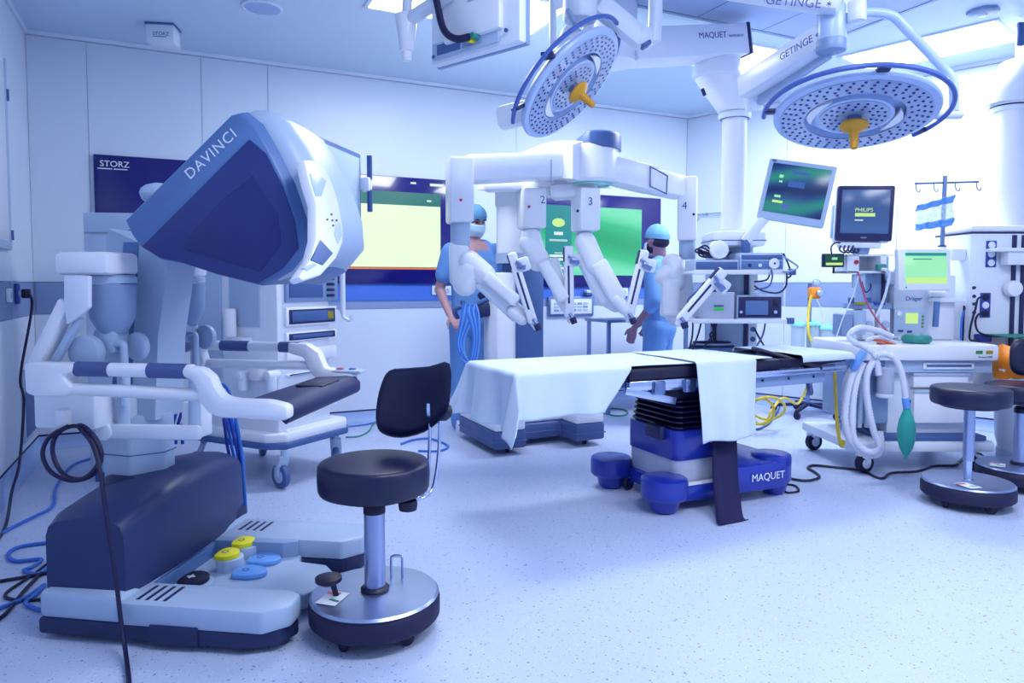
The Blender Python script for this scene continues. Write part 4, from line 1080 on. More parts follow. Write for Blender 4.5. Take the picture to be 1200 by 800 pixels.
k = MB(); k.box((-.10, -.28, .137), (.30, .05, .003)); k.build('warning_strip', 'text_white', ot)
# pedestal
def rrect(x0, x1, y0, y1, r, n=5):
    pts = []
    for cx, cy, a0 in ((x1 - r, y1 - r, 0), (x0 + r, y1 - r, PI / 2), (x0 + r, y0 + r, PI), (x1 - r, y0 + r, 1.5 * PI)):
        for i in range(n + 1): a_ = a0 + i * PI / 2 / n; pts.append((cx + r * math.cos(a_), cy + r * math.sin(a_)))
    return pts
px0, px1, py0, py1 = -.27, .13, -.24, .20
k = MB(); k.prism(rrect(px0 - .005, px1, py0 - .005, py1, .05), .12, .26, .004); k.build('pedestal_skirt', 'table_grey', ot)
k = MB(); k.prism(rrect(px0 - .012, px1 + .01, py0 - .012, py1 + .01, .055), .255, .415, .006); pb = k.build('pedestal_housing', 'table_blue', ot)
k = MB(); k.b2((-.05, py0 - .015, .335), (.12, py0 - .008, .40), .002); pl_ = k.build('name_plate', 'table_grey', pb)
text_part('MAQUET', frame3((-.035, py0 - .0158, .368), (1, 0, 0), (0, 0, 1)), .032, 'text_blue', pl_)
text_part('ALPHAMAXX', frame3((-.005, py0 - .0158, .348), (1, 0, 0), (0, 0, 1)), .014, 'text_blue', pl_)
k = MB(); k.b2((px0 - .05, -.16, .355), (px0 - .005, -.02, .43), .012); k.build('release_block', 'navy', ot)
for i in range(6):
    z = .415 + i * .028; g = .006 * i
    k = MB(); rs = []
    for dz, sc_ in ((0, .93), (.010, 1.0), (.018, 1.0), (.028, .93)):
        rs.append([Vector((lerp((px0 + px1) / 2, x, sc_), lerp((py0 + py1) / 2, y, sc_), z + dz)) for x, y in rrect(px0 - .0 + g * .5, px1 - g * .5, py0 + g * .5, py1 - g * .5, .05)])
    k.loft(rs); k.build('bellows_fold', 'black_gloss', ot)
k = MB(); k.b2((px0 + .03, py0 + .04, .575), (px1 - .03, py1 - .04, .64), .01); k.build('column_head', 'black', ot)
# top frame mechanics
k = MB(); k.b2((-.60, -.27, .655), (-.04, -.22, .705), .006); k.b2((-.60, .22, .655), (-.04, .27, .705), .006); k.b2((-.45, -.22, .635), (.15, .22, .69), .006); k.build('top_frame', 'steel', ot)
for x in (-.42, -.22, -.12):
    k = MB(); k.box((x, -.275, .665), (.07, .03, .07), .008); k.cyl((x, -.292, .66), (x, -.28, .66), .02, n=16); k.build('hinge_block', 'steel_dark', ot)
k = MB(); k.obox((-.62, -.26, .66), (-.30, -.26, .585), .02, .04, .006); k.build('actuator', 'steel', ot)
k = MB(); k.obox((.0, -.25, .65), (.14, -.25, .58), .02, .05, .006); k.build('actuator', 'steel', ot)
k = MB(); k.b2((-.05, -.30, .68), (.95, -.275, .715), .004); k.build('side_rail', 'steel', ot)
k = MB(); k.b2((.15, -.272, .62), (.80, -.255, .70), .004); k.b2((.15, .255, .62), (.80, .272, .70), .004); k.build('frame_plate', 'mid_grey', ot)
for x in (.3, .5, .7):
    k = MB(); k.cyl((x, -.276, .66), (x, -.27, .66), .008, n=10); k.build('bolt', 'navy', ot)
k = MB(); k.b2((-1.17, -.255, .705), (-.60, .255, .775), .02); k.build('leg_cushion', 'black', ot)
k = MB(); k.b2((-.60, -.27, .705), (.45, .27, .775), .02); k.build('body_cushion', 'black', ot)
k = MB(); k.loft([[Vector((x, y, z)) for y, z in ((-.25, zz), (.25, zz), (.25, zz + .05), (-.25, zz + .05))] for x, zz in ((.45, .72), (.62, .715), (1.0, .735))]); k.build('head_cushion', 'black', ot)
k = MB(); k.b2((-1.15, -.24, .67), (-.6, .24, .706), .006); k.b2((.45, -.22, .68), (.95, .22, .716), .006); k.build('section_plate', 'steel_dark', ot)
# arm board at the head end, tilted
a_, b_ = TF.I @ P(885, 409, 4.15), TF.I @ P(958, 430, 4.15)
k = MB(); k.obox(a_, b_, .16, .028, .012, up=(0, 0, 1)); ab = k.build('arm_board', 'black', ot)
k = MB(); k.obox(a_ + Vector((.03, 0, -.03)), b_ + Vector((-.02, 0, -.03)), .12, .012, .004, up=(0, 0, 1)); k.build('board_plate', 'steel_dark', ab)
k = MB(); k.tube(sm([TF.I @ P(912, 424, 4.12), TF.I @ P(922, 432, 4.08), TF.I @ P(934, 430, 4.08), TF.I @ P(944, 437, 4.1)], 5), .012, 10); k.build('clamp_lever', 'steel', ab)
k = MB(); k.obox(TF.I @ P(946, 436, 4.15), TF.I @ P(950, 462, 4.2), .03, .03, .006); k.build('clamp_post', 'steel_dark', ab)

# ---- drapes (cloth laid on the table)
def noise2(x, y): return math.sin(x * 3.1 + y * 1.7) * .5 + math.sin(x * 7.3 - y * 5.1 + 1.3) * .3 + math.sin(x * 1.3 + y * 11.0 + .6) * .2
def cloth(name, label, x0, x1, hy, top, ohL, ohR, ohB, ohF, nx=110, ny=80, flare=.05, seed=0.0, grp='blue surgical drapes'):
    """rectangular cloth on a flat top: table extents x0..x1, +-hy; overhangs may be functions of x"""
    ff = ohF if callable(ohF) else (lambda x: ohF); fb = ohB if callable(ohB) else (lambda x: ohB)
    rows = []
    for i in range(nx + 1):
        s = lerp(x0 - ohL, x1 + ohR, i / nx)
        row = []
        lo, hi = -hy - ff(min(max(s, x0), x1)), hy + fb(min(max(s, x0), x1))
        for j in range(ny + 1):
            t_ = lerp(lo, hi, j / ny)
            ox = max(0, x0 - s) - max(0, s - x1) if s < x0 else -max(0, s - x1)
            oxa = abs(ox); oy = max(0, -hy - t_); oyb = max(0, t_ - hy); oya = oy + oyb
            cx, cy = min(max(s, x0), x1), min(max(t_, -hy), hy)
            drop = (oxa ** 3 + oya ** 3) ** (1 / 3) if (oxa + oya) > 0 else 0
            dx = -1 if s < x0 else (1 if s > x1 else 0); dy = -1 if oy > 0 else (1 if oyb > 0 else 0)
            rnd = .02
            # soften the edge roll
            dz = 0 if drop == 0 else max(0, drop - rnd * .4)
            out = min(drop, rnd) + flare * drop
            corner = min(oxa, oya)
            fold = 0.0
            if drop > 0:
                along = (cy if dx and not dy else cx) * 1.0
                fold = (math.sin(along * 21 + seed) * .55 + math.sin(along * 37 + 1.7 + seed) * .3 + math.sin(along * 9 + seed * 2) * .5) * .062 * min(1, drop * 3.2)
            X = cx + dx * (out * (oxa / drop if drop else 0) + (fold if dx and not dy else 0) * 1.0 + corner * .42)
            Y = cy + dy * (out * (oya / drop if drop else 0) + (fold if dy and not dx else 0) * .55 + corner * .42)
            if dx and dy:
                fl_ = math.sin(math.atan2(oya, oxa) * 6) * .03 * min(1, corner * 8); X += dx * fl_; Y -= dy * fl_
            bump = .0025 * noise2(s * 2 + seed, t_ * 3) * (1 if drop == 0 else .3)
            row.append(Vector((X, Y, top + bump - dz)))
        rows.append(row)
    k = MB(); k.grid(rows)
    o = k.build(name, 'drape', None, angle=180); o.location = TF.o; o.rotation_euler = (0, 0, TF.rz)
    md = o.modifiers.new('thickness', 'SOLIDIFY'); md.thickness = .003; md.offset = 1
    tag(o, label, 'drape', grp); return o
def fA(x):
    if x < -.78: return .225
    return lerp(.225, .0, min(1, (x + .78) / .18))
cloth('surgical_drape', 'large light blue drape covering the foot end and middle of the operating table', -1.235, .36, .285, .785, .285, 0, .22, fA, seed=.4, nx=170)
cloth('surgical_drape', 'light blue drape hanging down the front beside the black strap', -.21, .21, .293, .7935, 0, 0, -.03, .43, seed=1.1, nx=50, ny=80, flare=.10)
cloth('surgical_drape', 'pale drape on the head rest by the anaesthesia hoses', .60, 1.0, .262, .79, .0, .03, .1, .05, seed=3.0, nx=40, ny=50)
# hanging strap
t = thing('safety_strap', 'wide black strap hanging from the table to the floor', 'strap', (TF.M @ Vector((.07, -.5, 0))))
pts = [P(848, 505, 3.80), P(849, 526, 3.76), P(850, 560, 3.67), P(853, 590, 3.59), Fz(856, 610, .012), Fz(862, 612, .005)]
rows = []
for p in sm(pts, 5):
    ww = .085; rows.append([p + TD * a_ * ww for a_ in (-1, -.5, 0, .5, 1)])
k = MB(); k.grid(rows); o = k.build('strap_band', 'strap', t, world=True); md = o.modifiers.new('thickness', 'SOLIDIFY'); md.thickness = .006

# ================================================================== people
def remesh_obj(name, parts, voxel, m, parent, smooth=4, cut=None):
    me = bpy.data.meshes.new(name); k = MB()
    for p in parts: p(k)
    me.from_pydata(k.v, [], k.f)
    bm = bmesh.new(); bm.from_mesh(me); bmesh.ops.recalc_face_normals(bm, faces=bm.faces[:]); bm.to_mesh(me); bm.free()
    ob = bpy.data.objects.new(name, me); C.objects.link(ob)
    r_ = ob.modifiers.new('r', 'REMESH'); r_.mode = 'VOXEL'; r_.voxel_size = voxel
    s_ = ob.modifiers.new('s', 'SMOOTH'); s_.iterations = smooth; s_.factor = .5
    co = None
    if cut:
        ck = MB(); cut(ck); cm = bpy.data.meshes.new('cut'); cm.from_pydata(ck.v, [], ck.f); co = bpy.data.objects.new('cut', cm); C.objects.link(co)
        b_ = ob.modifiers.new('b', 'BOOLEAN'); b_.operation = 'DIFFERENCE'; b_.object = co; b_.solver = 'EXACT'
    bpy.context.view_layer.update()
    nm = bpy.data.meshes.new_from_object(ob.evaluated_get(bpy.context.evaluated_depsgraph_get()))
    bpy.data.objects.remove(ob)
    if co: bpy.data.objects.remove(co)
    nm.name = name; nm.materials.clear(); nm.materials.append(MATS[m]); nm.polygons.foreach_set('use_smooth', [True] * len(nm.polygons))
    o = bpy.data.objects.new(name, nm); C.objects.link(o)
    if parent is not None: o.parent = parent; MW[o.name] = MW[parent.name]
    return o
def cap(p0, p1, r0, r1, fx=1.0, fy=1.0):
    """tapered capsule with elliptical section fx, fy in world x/y"""
    p0, p1 = Vector(p0), Vector(p1)
    def f(k):
        d = (p1 - p0); L = d.length; dn = d / L; rs = []; ps = []
        for a_ in (-90, -60, -30): ps.append(p0 + dn * r0 * math.sin(R(a_))); rs.append(max(.001, r0 * math.cos(R(a_))))
        for s in (0, .33, .66, 1): ps.append(p0.lerp(p1, s)); rs.append(lerp(r0, r1, s))
        for a_ in (30, 60, 90): ps.append(p1 + dn * r1 * math.sin(R(a_))); rs.append(max(.001, r1 * math.cos(R(a_))))
        base = len(k.v); k.tube(ps, rs, 16)
        if fx != 1 or fy != 1:
            for i in range(base, len(k.v)):
                v = Vector(k.v[i]); t_ = max(0, min(1, (v - p0).dot(dn) / L)); c = p0 + dn * (t_ * L); q = v - c
                k.v[i] = (c.x + q.x * fx, c.y + q.y * fy, v.z)
    return f
def ell(c, r): return lambda k: k.sphere(c, r, 20)
def chain(pts, rs): return [cap(a_, b_, r0, r1) for a_, b_, r0, r1 in zip(pts, pts[1:], rs, rs[1:])]
def hand(wrist, d, palm_n, s=1.0, curl=.5, side=1):
    """five separate fingers from a palm; d = direction of the hand, palm_n = palm normal, side = thumb side"""
    d = Vector(d).normalized(); n = Vector(palm_n); n = (n - d * n.dot(d)).normalized(); lat = d.cross(n) * side
    w = Vector(wrist); out = [cap(w - d * .02, w + d * .02, .026, .028)]
    kn = w + d * .085
    for i in range(4): out.append(cap(w + d * .015 + lat * (.012 - .008 * i), kn + lat * (.030 - .020 * i), .016, .0125))
    for i, L in enumerate((.070, .080, .074, .058)):
        b = kn + lat * (.031 - .0205 * i); p = [b]; ang = 0; dd = d.copy()
        for seg, f in ((.45, .35), (.30, .5), (.25, .4)):
            ang += curl * f * 1.6; dd = d * math.cos(ang) + n * math.sin(ang); p.append(p[-1] + dd * L * seg)
        out += chain(p, [.0098, .009, .0082, .0072])
    b = w + d * .025 + lat * .026
    p = [b, b + (d * .6 + lat * .7 + n * .3).normalized() * .038, b + (d * .6 + lat * .7 + n * .3).normalized() * .038 + (d * .85 + lat * .25 + n * .4).normalized() * .03, b + (d * .6 + lat * .7 + n * .3).normalized() * .038 + (d * .85 + lat * .25 + n * .45).normalized() * .055]
    return out + chain(p, [.014, .0115, .0105, .009])
def head_parts(c, M):
    """face looks along local -y; M rotates the head about c"""
    def T(p): return M @ Vector(p)
    def E(p, r):
        def f(k): k.sphere(p, r, 20, M=M)
        return f
    return [E((0, .012, .035), (.078, .094, .088)), E((0, -.018, -.035), (.062, .070, .075)), E((0, -.055, -.085), (.032, .03, .026)),
            E((0, -.088, -.012), (.013, .020, .026)), E((0, -.100, -.028), (.016, .014, .012)), E((0, -.082, .032), (.055, .016, .014)),
            E((0, -.080, -.062), (.026, .014, .012)), E((-.078, .012, -.005), (.012, .022, .034)), E((.078, .012, -.005), (.012, .022, .034)),
            E((-.034, -.070, -.012), (.024, .018, .018)), E((.034, -.070, -.012), (.024, .018, .018)), cap(T((0, .02, -.03)), T((0, .025, -.12)), .055, .055)]
def person(label, loc, rz, H, headM, arms, lean=(0, 0), skin='skin', mask_kind='front', beard=False):
    t = thing('person', label, 'person', loc, rz)
    s = H / 1.80
    def V(x, y, z): return Vector((x * s, y * s, z * s))
    lx, ly = lean
    hipz, shz = .93, 1.46
    body = [cap(V(0, 0, .95), V(lx * .5, ly * .5, 1.2), .135 * s, .125 * s, 1.1, .8), cap(V(lx * .5, ly * .5, 1.2), V(lx, ly - .01, 1.38), .13 * s, .145 * s, 1.15, .82), cap(V(lx, ly, 1.42), V(lx, ly, 1.58), .06 * s, .055 * s)]
    shirt = [cap(V(0, 0, .86), V(lx * .4, ly * .4, 1.1), .155 * s, .15 * s, 1.18, .92), cap(V(lx * .4, ly * .4, 1.1), V(lx, ly, 1.36), .15 * s, .155 * s, 1.22, .88), cap(V(lx - .15, ly, 1.42), V(lx + .15, ly, 1.42), .07 * s, .07 * s), cap(V(lx - .08, ly + .01, 1.46), V(lx + .08, ly + .01, 1.46), .065 * s, .065 * s)]
    pants = [cap(V(0, 0, .97), V(0, 0, .86), .15 * s, .165 * s, 1.12, .95)]
    shoes = []
    for sg, (fx, fy) in ((-1, (-.11, .0)), (1, (.11, -.03))):
        hp_, kn, an = V(sg * .085, 0, .88), V(sg * .10, fy - .01, .48), V(fx, fy, .10)
        body += chain([hp_, kn, an], [.075 * s, .05 * s, .035 * s])
        pants += chain([hp_, kn, V(fx, fy, .06)], [.118 * s, .090 * s, .078 * s])
        shoes.append((fx, fy))
        body += [cap(V(fx, fy + .02, .05), V(fx, fy - .13, .035), .04 * s, .032 * s)]
    for sg, (el, wr, hd, pn, th, sl) in arms.items():
        sh = V(lx + sg * .185, ly, 1.42); el_, wr_ = V(*el), V(*wr)
        body += chain([sh, el_, wr_], [.05 * s, .042 * s, .028 * s])
        body += hand(wr_ + Vector(hd).normalized() * .01, hd, pn, side=th)
        e_ = sh.lerp(el_, sl) if sl <= 1 else el_.lerp(wr_, sl - 1)
        shirt += chain([sh, e_] if sl <= 1 else [sh, el_, e_], [.076 * s, .072 * s] if sl <= 1 else [.076 * s, .068 * s, .058 * s])
    body += head_parts(None, headM)
    remesh_obj('body', body, .0075, skin, t, 3)
    remesh_obj('scrub_shirt', shirt, .014, 'scrub', t, 6, cut=lambda k: k.prism([((lx + a_) * s, b_ * s) for a_, b_ in ((-.075, 1.62), (0, 1.335), (.075, 1.62))], .02 - ly, .4, M=Matrix(((1, 0, 0, 0), (0, 0, -1, 0), (0, 1, 0, 0), (0, 0, 0, 1)))))
    remesh_obj('scrub_trousers', pants, .014, 'scrub', t, 6)
    for fx, fy in shoes:
        k = MB(); c = V(fx, fy - .05, 0)
        k.loft([[Vector((c.x + a_ * w, c.y + y, z)) for a_, z in ((-1, 0.0), (1, 0.0), (1.02, .03), (.8, h), (-.8, h), (-1.02, .03))] for y, w, h in ((-.13, .030, .045), (-.09, .045, .06), (0, .045, .085), (.07, .042, .105), (.10, .032, .095))]); k.build('shoe', 'white', t, angle=60)
    # cap: dome over the skull, tied band
    k = MB(); rings = []
    for i in range(9):
        a_ = i / 8 * PI / 2
        rings.append([headM @ Vector(((.090 + .004 * math.sin(5 * b)) * math.cos(a_) * math.cos(b), .014 + (.108 + .004 * math.sin(7 * b)) * math.cos(a_) * math.sin(b), .028 + .108 * math.sin(a_) * (1 + .03 * math.sin(3 * b)) + .018 * (math.sin(b) * -1) * math.cos(a_))) for b in [2 * PI * j / 28 for j in range(28)]])
    k.loft(rings); cp_ = k.build('surgical_cap', 'scrub_cap', t, angle=70)
    k = MB(); k.loft([[headM @ Vector((.0925 * math.cos(b), .014 + .1105 * math.sin(b), z + .018 * (math.sin(b) * -1))) for b in [2 * PI * j / 28 for j in range(28)]] for z in (.012, .05)]); k.build('cap_band', 'scrub_cap', cp_, angle=70)
    # hair below the cap at the back
    k = MB(); k.sphere((0, .045, -.02), (.079, .07, .055), 18, M=headM); k.build('hair', 'hair', t)
    # mask: curved sheet over nose and chin
    rows = []
    dzm = 0 if mask_kind == 'front' else -.015
    for i in range(9):
        z = lerp(-.002, -.112, i / 8) + dzm; row = []
        for j in range(13):
            u = lerp(-1, 1, j / 12); a_ = u * 1.25
            r_ = .098 + .018 * math.sin(PI * i / 8) + .004 * math.sin(i * 2.2)
            row.append(headM @ Vector((.082 * math.sin(a_) * (1 - .10 * abs(i - 3) / 5), -.015 - (r_ - .004) * math.cos(a_) * (.98 if i < 6 else .90), z)))
        rows.append(row)
    k = MB(); k.grid(rows); mk = k.build('face_mask', 'mask', t, angle=180); md = mk.modifiers.new('thickness', 'SOLIDIFY'); md.thickness = .003
    for sg in (-1, 1):
        k = MB(); k.tube([headM @ Vector((sg * .078, -.045, -.02 + dzm)), headM @ Vector((sg * .088, .0, .0)), headM @ Vector((sg * .086, .03, -.01))], .002, 6); k.build('mask_loop', 'mask', mk)
        k = MB(); k.sphere((sg * .032, -.087, .012), (.012, .007, .006), 10, M=headM); k.build('eye', 'hair', t)
        k = MB(); k.tube([headM @ Vector((sg * .014, -.099, .034)), headM @ Vector((sg * .035, -.098, .04)), headM @ Vector((sg * .055, -.086, .034))], [.003, .0045, .002], 6); k.build('eyebrow', 'hair', t)
    if beard:
        k = MB(); k.sphere((0, -.03, -.066), (.062, .062, .045), 16, M=headM); k.build('beard', 'hair', t)
    return t
p1 = P(555, 420, 5.82)
H1 = P(560, 238, 5.82).z - .01
hM = Matrix.Translation((.01, -.05, (1.665 * H1 / 1.80))) @ Matrix.Rotation(R(22), 4, 'Z') @ Matrix.Rotation(R(22), 4, 'X')
person('masked person in blue scrubs and cap standing behind the robot, looking down', (p1.x, 5.82, 0), R(10), H1, hM,
       {-1: ((-.27, .03, 1.12), (-.20, -.14, .92), (.25, -.5, -.35), (.3, 0, -1), -1, .62), 1: ((.27, .06, 1.12), (.22, -.02, .90), (-.05, -.3, -1), (-1, 0, .1), 1, .62)}, lean=(0, -.03))
p2 = P(772, 420, 6.0)
H2 = P(772, 262, 6.0).z - .012
hM2 = Matrix.Translation((.0, -.03, (1.665 * H2 / 1.80))) @ Matrix.Rotation(R(-22), 4, 'Z') @ Matrix.Rotation(R(3), 4, 'X')
person('person in blue scrubs and cap standing sideways before the green wall display', (p2.x, 6.0, 0), R(-118), H2, hM2,
       {1: ((.31, .05, 1.12), (.29, -.13, .90), (.02, -.35, -1), (-1, 0, .1), -1, 1.25), -1: ((-.27, .03, 1.13), (-.22, -.14, .92), (.1, -.5, -.9), (1, 0, 0), 1, 1.2)}, skin='skin_dark', mask_kind='side', beard=True)
# instrument table between the back wall and the second person
a_, b_ = P(694, 373, 6.7), P(803, 373, 6.7)
t = thing('side_table', 'narrow steel side table under the green display behind the person', 'table', ((a_.x + b_.x) / 2, 6.75, 0), AB)
zt = a_.z; L = .95
k = MB(); k.b2((-L / 2, -.2, zt - .025), (L / 2, .2, zt), .004); k.build('table_top', 'steel_dark', t)
for x in (-L / 2 + .03, L / 2 - .03):
    for y in (-.17, .17):
        k = MB(); k.b2((x - .015, y - .015, 0), (x + .015, y + .015, zt - .02)); k.build('leg', 'steel_dark', t)
k = MB(); k.b2((-L / 2 + .03, -.18, .22), (L / 2 - .03, .18, .235)); k.build('shelf', 'steel_dark', t)
# keyboard panel on the back wall
(sa, za), (sb, zb_) = BW.sz(641, 371), BW.sz(694, 347)
t = thing('wall_control_panel', 'framed keyboard control panel on the wall under the green display', 'control panel', BW.w(sa, -.03, za), AB)
w, h = sb - sa, zb_ - za
k = MB(); k.b2((0, 0, 0), (w, .03, h), .006); k.build('frame', 'steel_dark', t)
k = MB(); k.b2((.025, -.004, .025), (w - .025, .01, h - .025), .002); pn = k.build('panel', 'white', t)
for r_ in range(3):
    for c_ in range(6):
        k = MB(); x = .06 + c_ * (w - .12) / 6; z = .05 + r_ * (h - .1) / 3; k.b2((x, -.007, z), (x + (w - .12) / 7.5, 0, z + (h - .1) / 4.5), .001); k.build('key', 'cool_grey' if (r_ + c_) % 3 else 'mid_grey', pn)
(sa, za), (sb, zb_) = BW.sz(682, 346), BW.sz(694, 338)
t = thing('glove_dispenser', 'small dark box on top of the wall control panel', 'box', BW.w((sa + sb) / 2, -.05, za), AB)
k = MB(); k.b2((-.05, -.02, 0), (.05, .05, .03), .004); k.build('tray', 'slate', t)
k = MB(); k.b2((-.04, -.015, .028), (.045, .045, .055), .006); k.build('lid', 'white', t)
# ================================================================== surgical lamps
def lamp_head(t, c, n, rad, xhint=(1, 0, 0)):
    """round multi-LED lamp, face normal n, parts under t (world coordinates)"""
    n = Vector(n).normalized(); x = Vector(xhint); x = (x - n * x.dot(n)).normalized(); y = n.cross(x)
    M = Matrix((x, y, n)).transposed().to_4x4(); M.translation = Vector(c)
    r = rad
    k = MB(); k.lathe([(0, -.10), (r * .35, -.10), (r * .62, -.075), (r * .9, -.04), (r * .985, -.018), (r, -.004), (r * .985, .008), (r * .93, .012), (r * .60, .012), (r * .60, -.02), (r * .47, -.02), (r * .47, .012), (0, .012)], n=56, M=M); k.build('lamp_housing', 'lamp_body', t, world=True)
    k = MB(); k.lathe([(r * .61, .011), (r * .905, .011), (r * .905, .016), (r * .61, .016)], n=56, M=M); ol = k.build('lens_ring', 'lens', t, world=True)
    k = MB(); k.lathe([(0, .011), (r * .42, .011), (r * .42, .016), (0, .016)], n=40, M=M); il = k.build('lens_centre', 'lens', t, world=True)
    k = MB()
    for ri, cnt in ((.66, 30), (.73, 34), (.80, 38), (.87, 42)):
        for i in range(cnt):
            a_ = 2 * PI * (i + .5 * (ri > .7)) / cnt; k.lathe([(0, .0162), (r * .021, .0162), (r * .018, .019), (0, .0195)], c=(r * ri * math.cos(a_), r * ri * math.sin(a_), 0), n=6, M=M)
    o = k.build('led_lenses', 'lens_dark', ol, world=True); o['kind'] = 'stuff'
    k = MB()
    for ri, cnt in ((.22, 12), (.29, 16), (.36, 20)):
        for i in range(cnt):
            a_ = 2 * PI * i / cnt; k.lathe([(0, .0162), (r * .021, .0162), (r * .018, .019), (0, .0195)], c=(r * ri * math.cos(a_), r * ri * math.sin(a_), 0), n=6, M=M)
    o = k.build('led_lenses', 'lens_dark', il, world=True); o['kind'] = 'stuff'
    for a0, a1 in ((-.5, .6), (2.5, 3.7)):
        k = MB(); rings = []
        for i in range(11):
            a_ = lerp(a0, a1, i / 10); w = math.sin(PI * i / 10); rm = r * .535
            rings.append([M @ Vector(((rm + s * r * .055 * w) * math.cos(a_), (rm + s * r * .055 * w) * math.sin(a_), z)) for s, z in ((-1, .004), (1, .004), (1, .018), (-1, .018))])
        k.loft(rings); k.build('vent_crescent', 'white_warm', t, world=True)
    # yellow sterile handle
    k = MB(); k.lathe([(0, .012), (r * .09, .012), (r * .09, .05), (0, .05)], n=24, M=M); k.build('handle_mount', 'steel_dark', t, world=True)
    k = MB(); k.lathe([(0, .048), (.058, .048), (.062, .056), (.055, .068), (.03, .078), (.021, .09), (.017, .15), (.015, .165), (0, .168)], n=28, M=M); k.build('sterile_handle', 'lamp_yellow', t, world=True)
    return M
# lamp above the right side
c2 = P(1001, 134, 3.2)
l2 = thing('surgical_lamp', 'large round surgical lamp with yellow handle at the right, hung level', 'surgical lamp', (P(985, 0, 3.1).x, 3.1, ZC), 0, 'ceiling hung surgical lamps')
M2 = lamp_head(l2, c2, (-.10, -.24, -.96), .345)
k = MB(); k.torus(M2 @ Matrix.Translation((0, 0, -.01)), .385, .011, 60, 8, arc=R(222), a0=R(-24)); k.build('grab_rail', 'lamp_ring', l2, world=True)
for a_ in (R(98), R(-16), R(190)):
    k = MB(); k.obox(M2 @ Vector((.33 * math.cos(a_), .33 * math.sin(a_), -.012)), M2 @ Vector((.388 * math.cos(a_), .388 * math.sin(a_), -.01)), .05, .02, .005); k.build('rail_bracket', 'navy', l2, world=True)
Yl = 3.22
k = MB(); k.cyl(P(1082, 132, Yl), P(1126, 132, Yl + .02), .03, n=20, bev=.006); k.build('yoke_joint', 'white', l2, world=True)
k = MB(); k.tube(sm([P(1118, 130, Yl), P(1118, 108, Yl), P(1115, 92, Yl), P(1104, 78, Yl), P(1064, 36, Yl - .05), P(1048, 20, Yl - .05), P(1030, 15, Yl - .05), P(1008, 15, Yl - .05)], 6), .021, 14); k.build('yoke_tube', 'lamp_body', l2, world=True)
k = MB(); k.cyl(P(1004, 26, 3.15), P(1004, 2, 3.15), .04, n=24, bev=.006); k.build('yoke_pivot', 'white', l2, world=True)
jp = P(974, 60, 3.2); 
k = MB(); k.cyl(jp, Vector((jp.x, jp.y, jp.z + .20)), .062, n=28, bev=.01); k.build('arm_joint', 'lamp_body', l2, world=True)
k = MB(); k.cyl(Vector((jp.x, jp.y, jp.z - .004)), Vector((jp.x, jp.y, jp.z + .05)), .064, n=28, bev=.006); k.build('joint_band', 'mid_grey', l2, world=True)
k = MB(); k.tube([Vector((jp.x + .06, jp.y, jp.z + .15)), Vector((jp.x + .06, jp.y, ZC - .03))], .05, 20); k.cyl(Vector((jp.x + .06, jp.y, ZC - .06)), Vector((jp.x + .06, jp.y, ZC - .014)), .16, n=32, bev=.01); k.build('ceiling_column', 'white', l2, world=True)
k = MB(); k.obox(P(968, 42, 3.22), P(872, 104, 3.75), .10, .12, .02); sa_ = k.build('spring_arm', 'white', l2, world=True)
k = MB(); k.obox(P(972, 62, 3.25), P(884, 122, 3.78), .04, .05, .012); k.build('spring_arm_lower', 'cool_grey', l2, world=True)
k = MB(); k.cyl(P(882, 112, 3.76), P(884, 130, 3.78), .045, n=20, bev=.01); k.build('arm_end', 'white', l2, world=True)
d_ = P(968, 42, 3.22) - P(872, 104, 3.75)
ta = P(914, 71.5, 3.36)
text_part('GETINGE \u2217', frame3(ta, P(944, 53.5, 3.22) - ta, (0, 0, 1)), .048, 'text_blue', sa_, world=True)
k = MB(); k.obox(P(985, 2, 3.12), P(850, -18, 3.3), .12, .11, .02); ua = k.build('upper_arm', 'white', l2, world=True)
ta = P(896, 4.5, 3.10); text_part('GETINGE \u2217', frame3(ta, P(948, 8.5, 3.05) - ta, (0, 0, 1)), .056, 'text_blue', ua, world=True)
# lamp left of it, tilted
c1 = P(669, 100, 3.6)
l1 = thing('surgical_lamp', 'round surgical lamp with yellow handle above the robot, tilted steeply', 'surgical lamp', (P(700, 0, 3.5).x, 3.5, ZC), 0, 'ceiling hung surgical lamps')
M1 = lamp_head(l1, c1, (.66, -.29, -.69), .325, (0.5, 0, .5))
k = MB(); k.torus(M1 @ Matrix.Translation((0, 0, -.03)), .365, .011, 50, 8, arc=R(235), a0=R(-70)); k.build('grab_rail', 'lamp_ring', l1, world=True)
for a_ in (R(0), R(100), R(150)):
    k = MB(); k.obox(M1 @ Vector((.31 * math.cos(a_), .31 * math.sin(a_), -.03)), M1 @ Vector((.368 * math.cos(a_), .368 * math.sin(a_), -.03)), .06, .02, .005); k.build('rail_bracket', 'navy', l1, world=True)
k = MB(); k.obox(P(622, 130, 3.62), P(583, 140, 3.66), .09, .12, .03); k.build('camera_module', 'white_warm', l1, world=True)
k = MB(); k.tube([P(648, 100, 3.75), P(648, -12, 3.75)], .019, 14); k.build('yoke_tube', 'white', l1, world=True)
k = MB(); k.cyl(P(664, 74, 3.72), P(684, 46, 3.72), .10, .12, n=28, bev=.02); k.build('lamp_hub', 'white', l1, world=True)
k = MB(); k.tube(sm([P(648, 6, 3.75), P(668, 2, 3.75), P(690, 20, 3.74), P(684, 48, 3.72)], 5), .03, 14); k.build('yoke_bend', 'white', l1, world=True)
k = MB(); k.cyl(P(680, 26, 3.55), P(680, -16, 3.55), .085, n=28, bev=.02); k.build('arm_knuckle', 'white', l1, world=True)
k = MB(); k.obox(P(664, 12, 3.47), P(674, 28, 3.47), .05, .02, .006); k.build('brake_plate', 'mid_grey', l1, world=True)
k = MB(); k.obox(P(700, 4, 3.55), P(756, 50, 3.6), .09, .11, .03); k.build('spring_arm', 'white', l1, world=True)
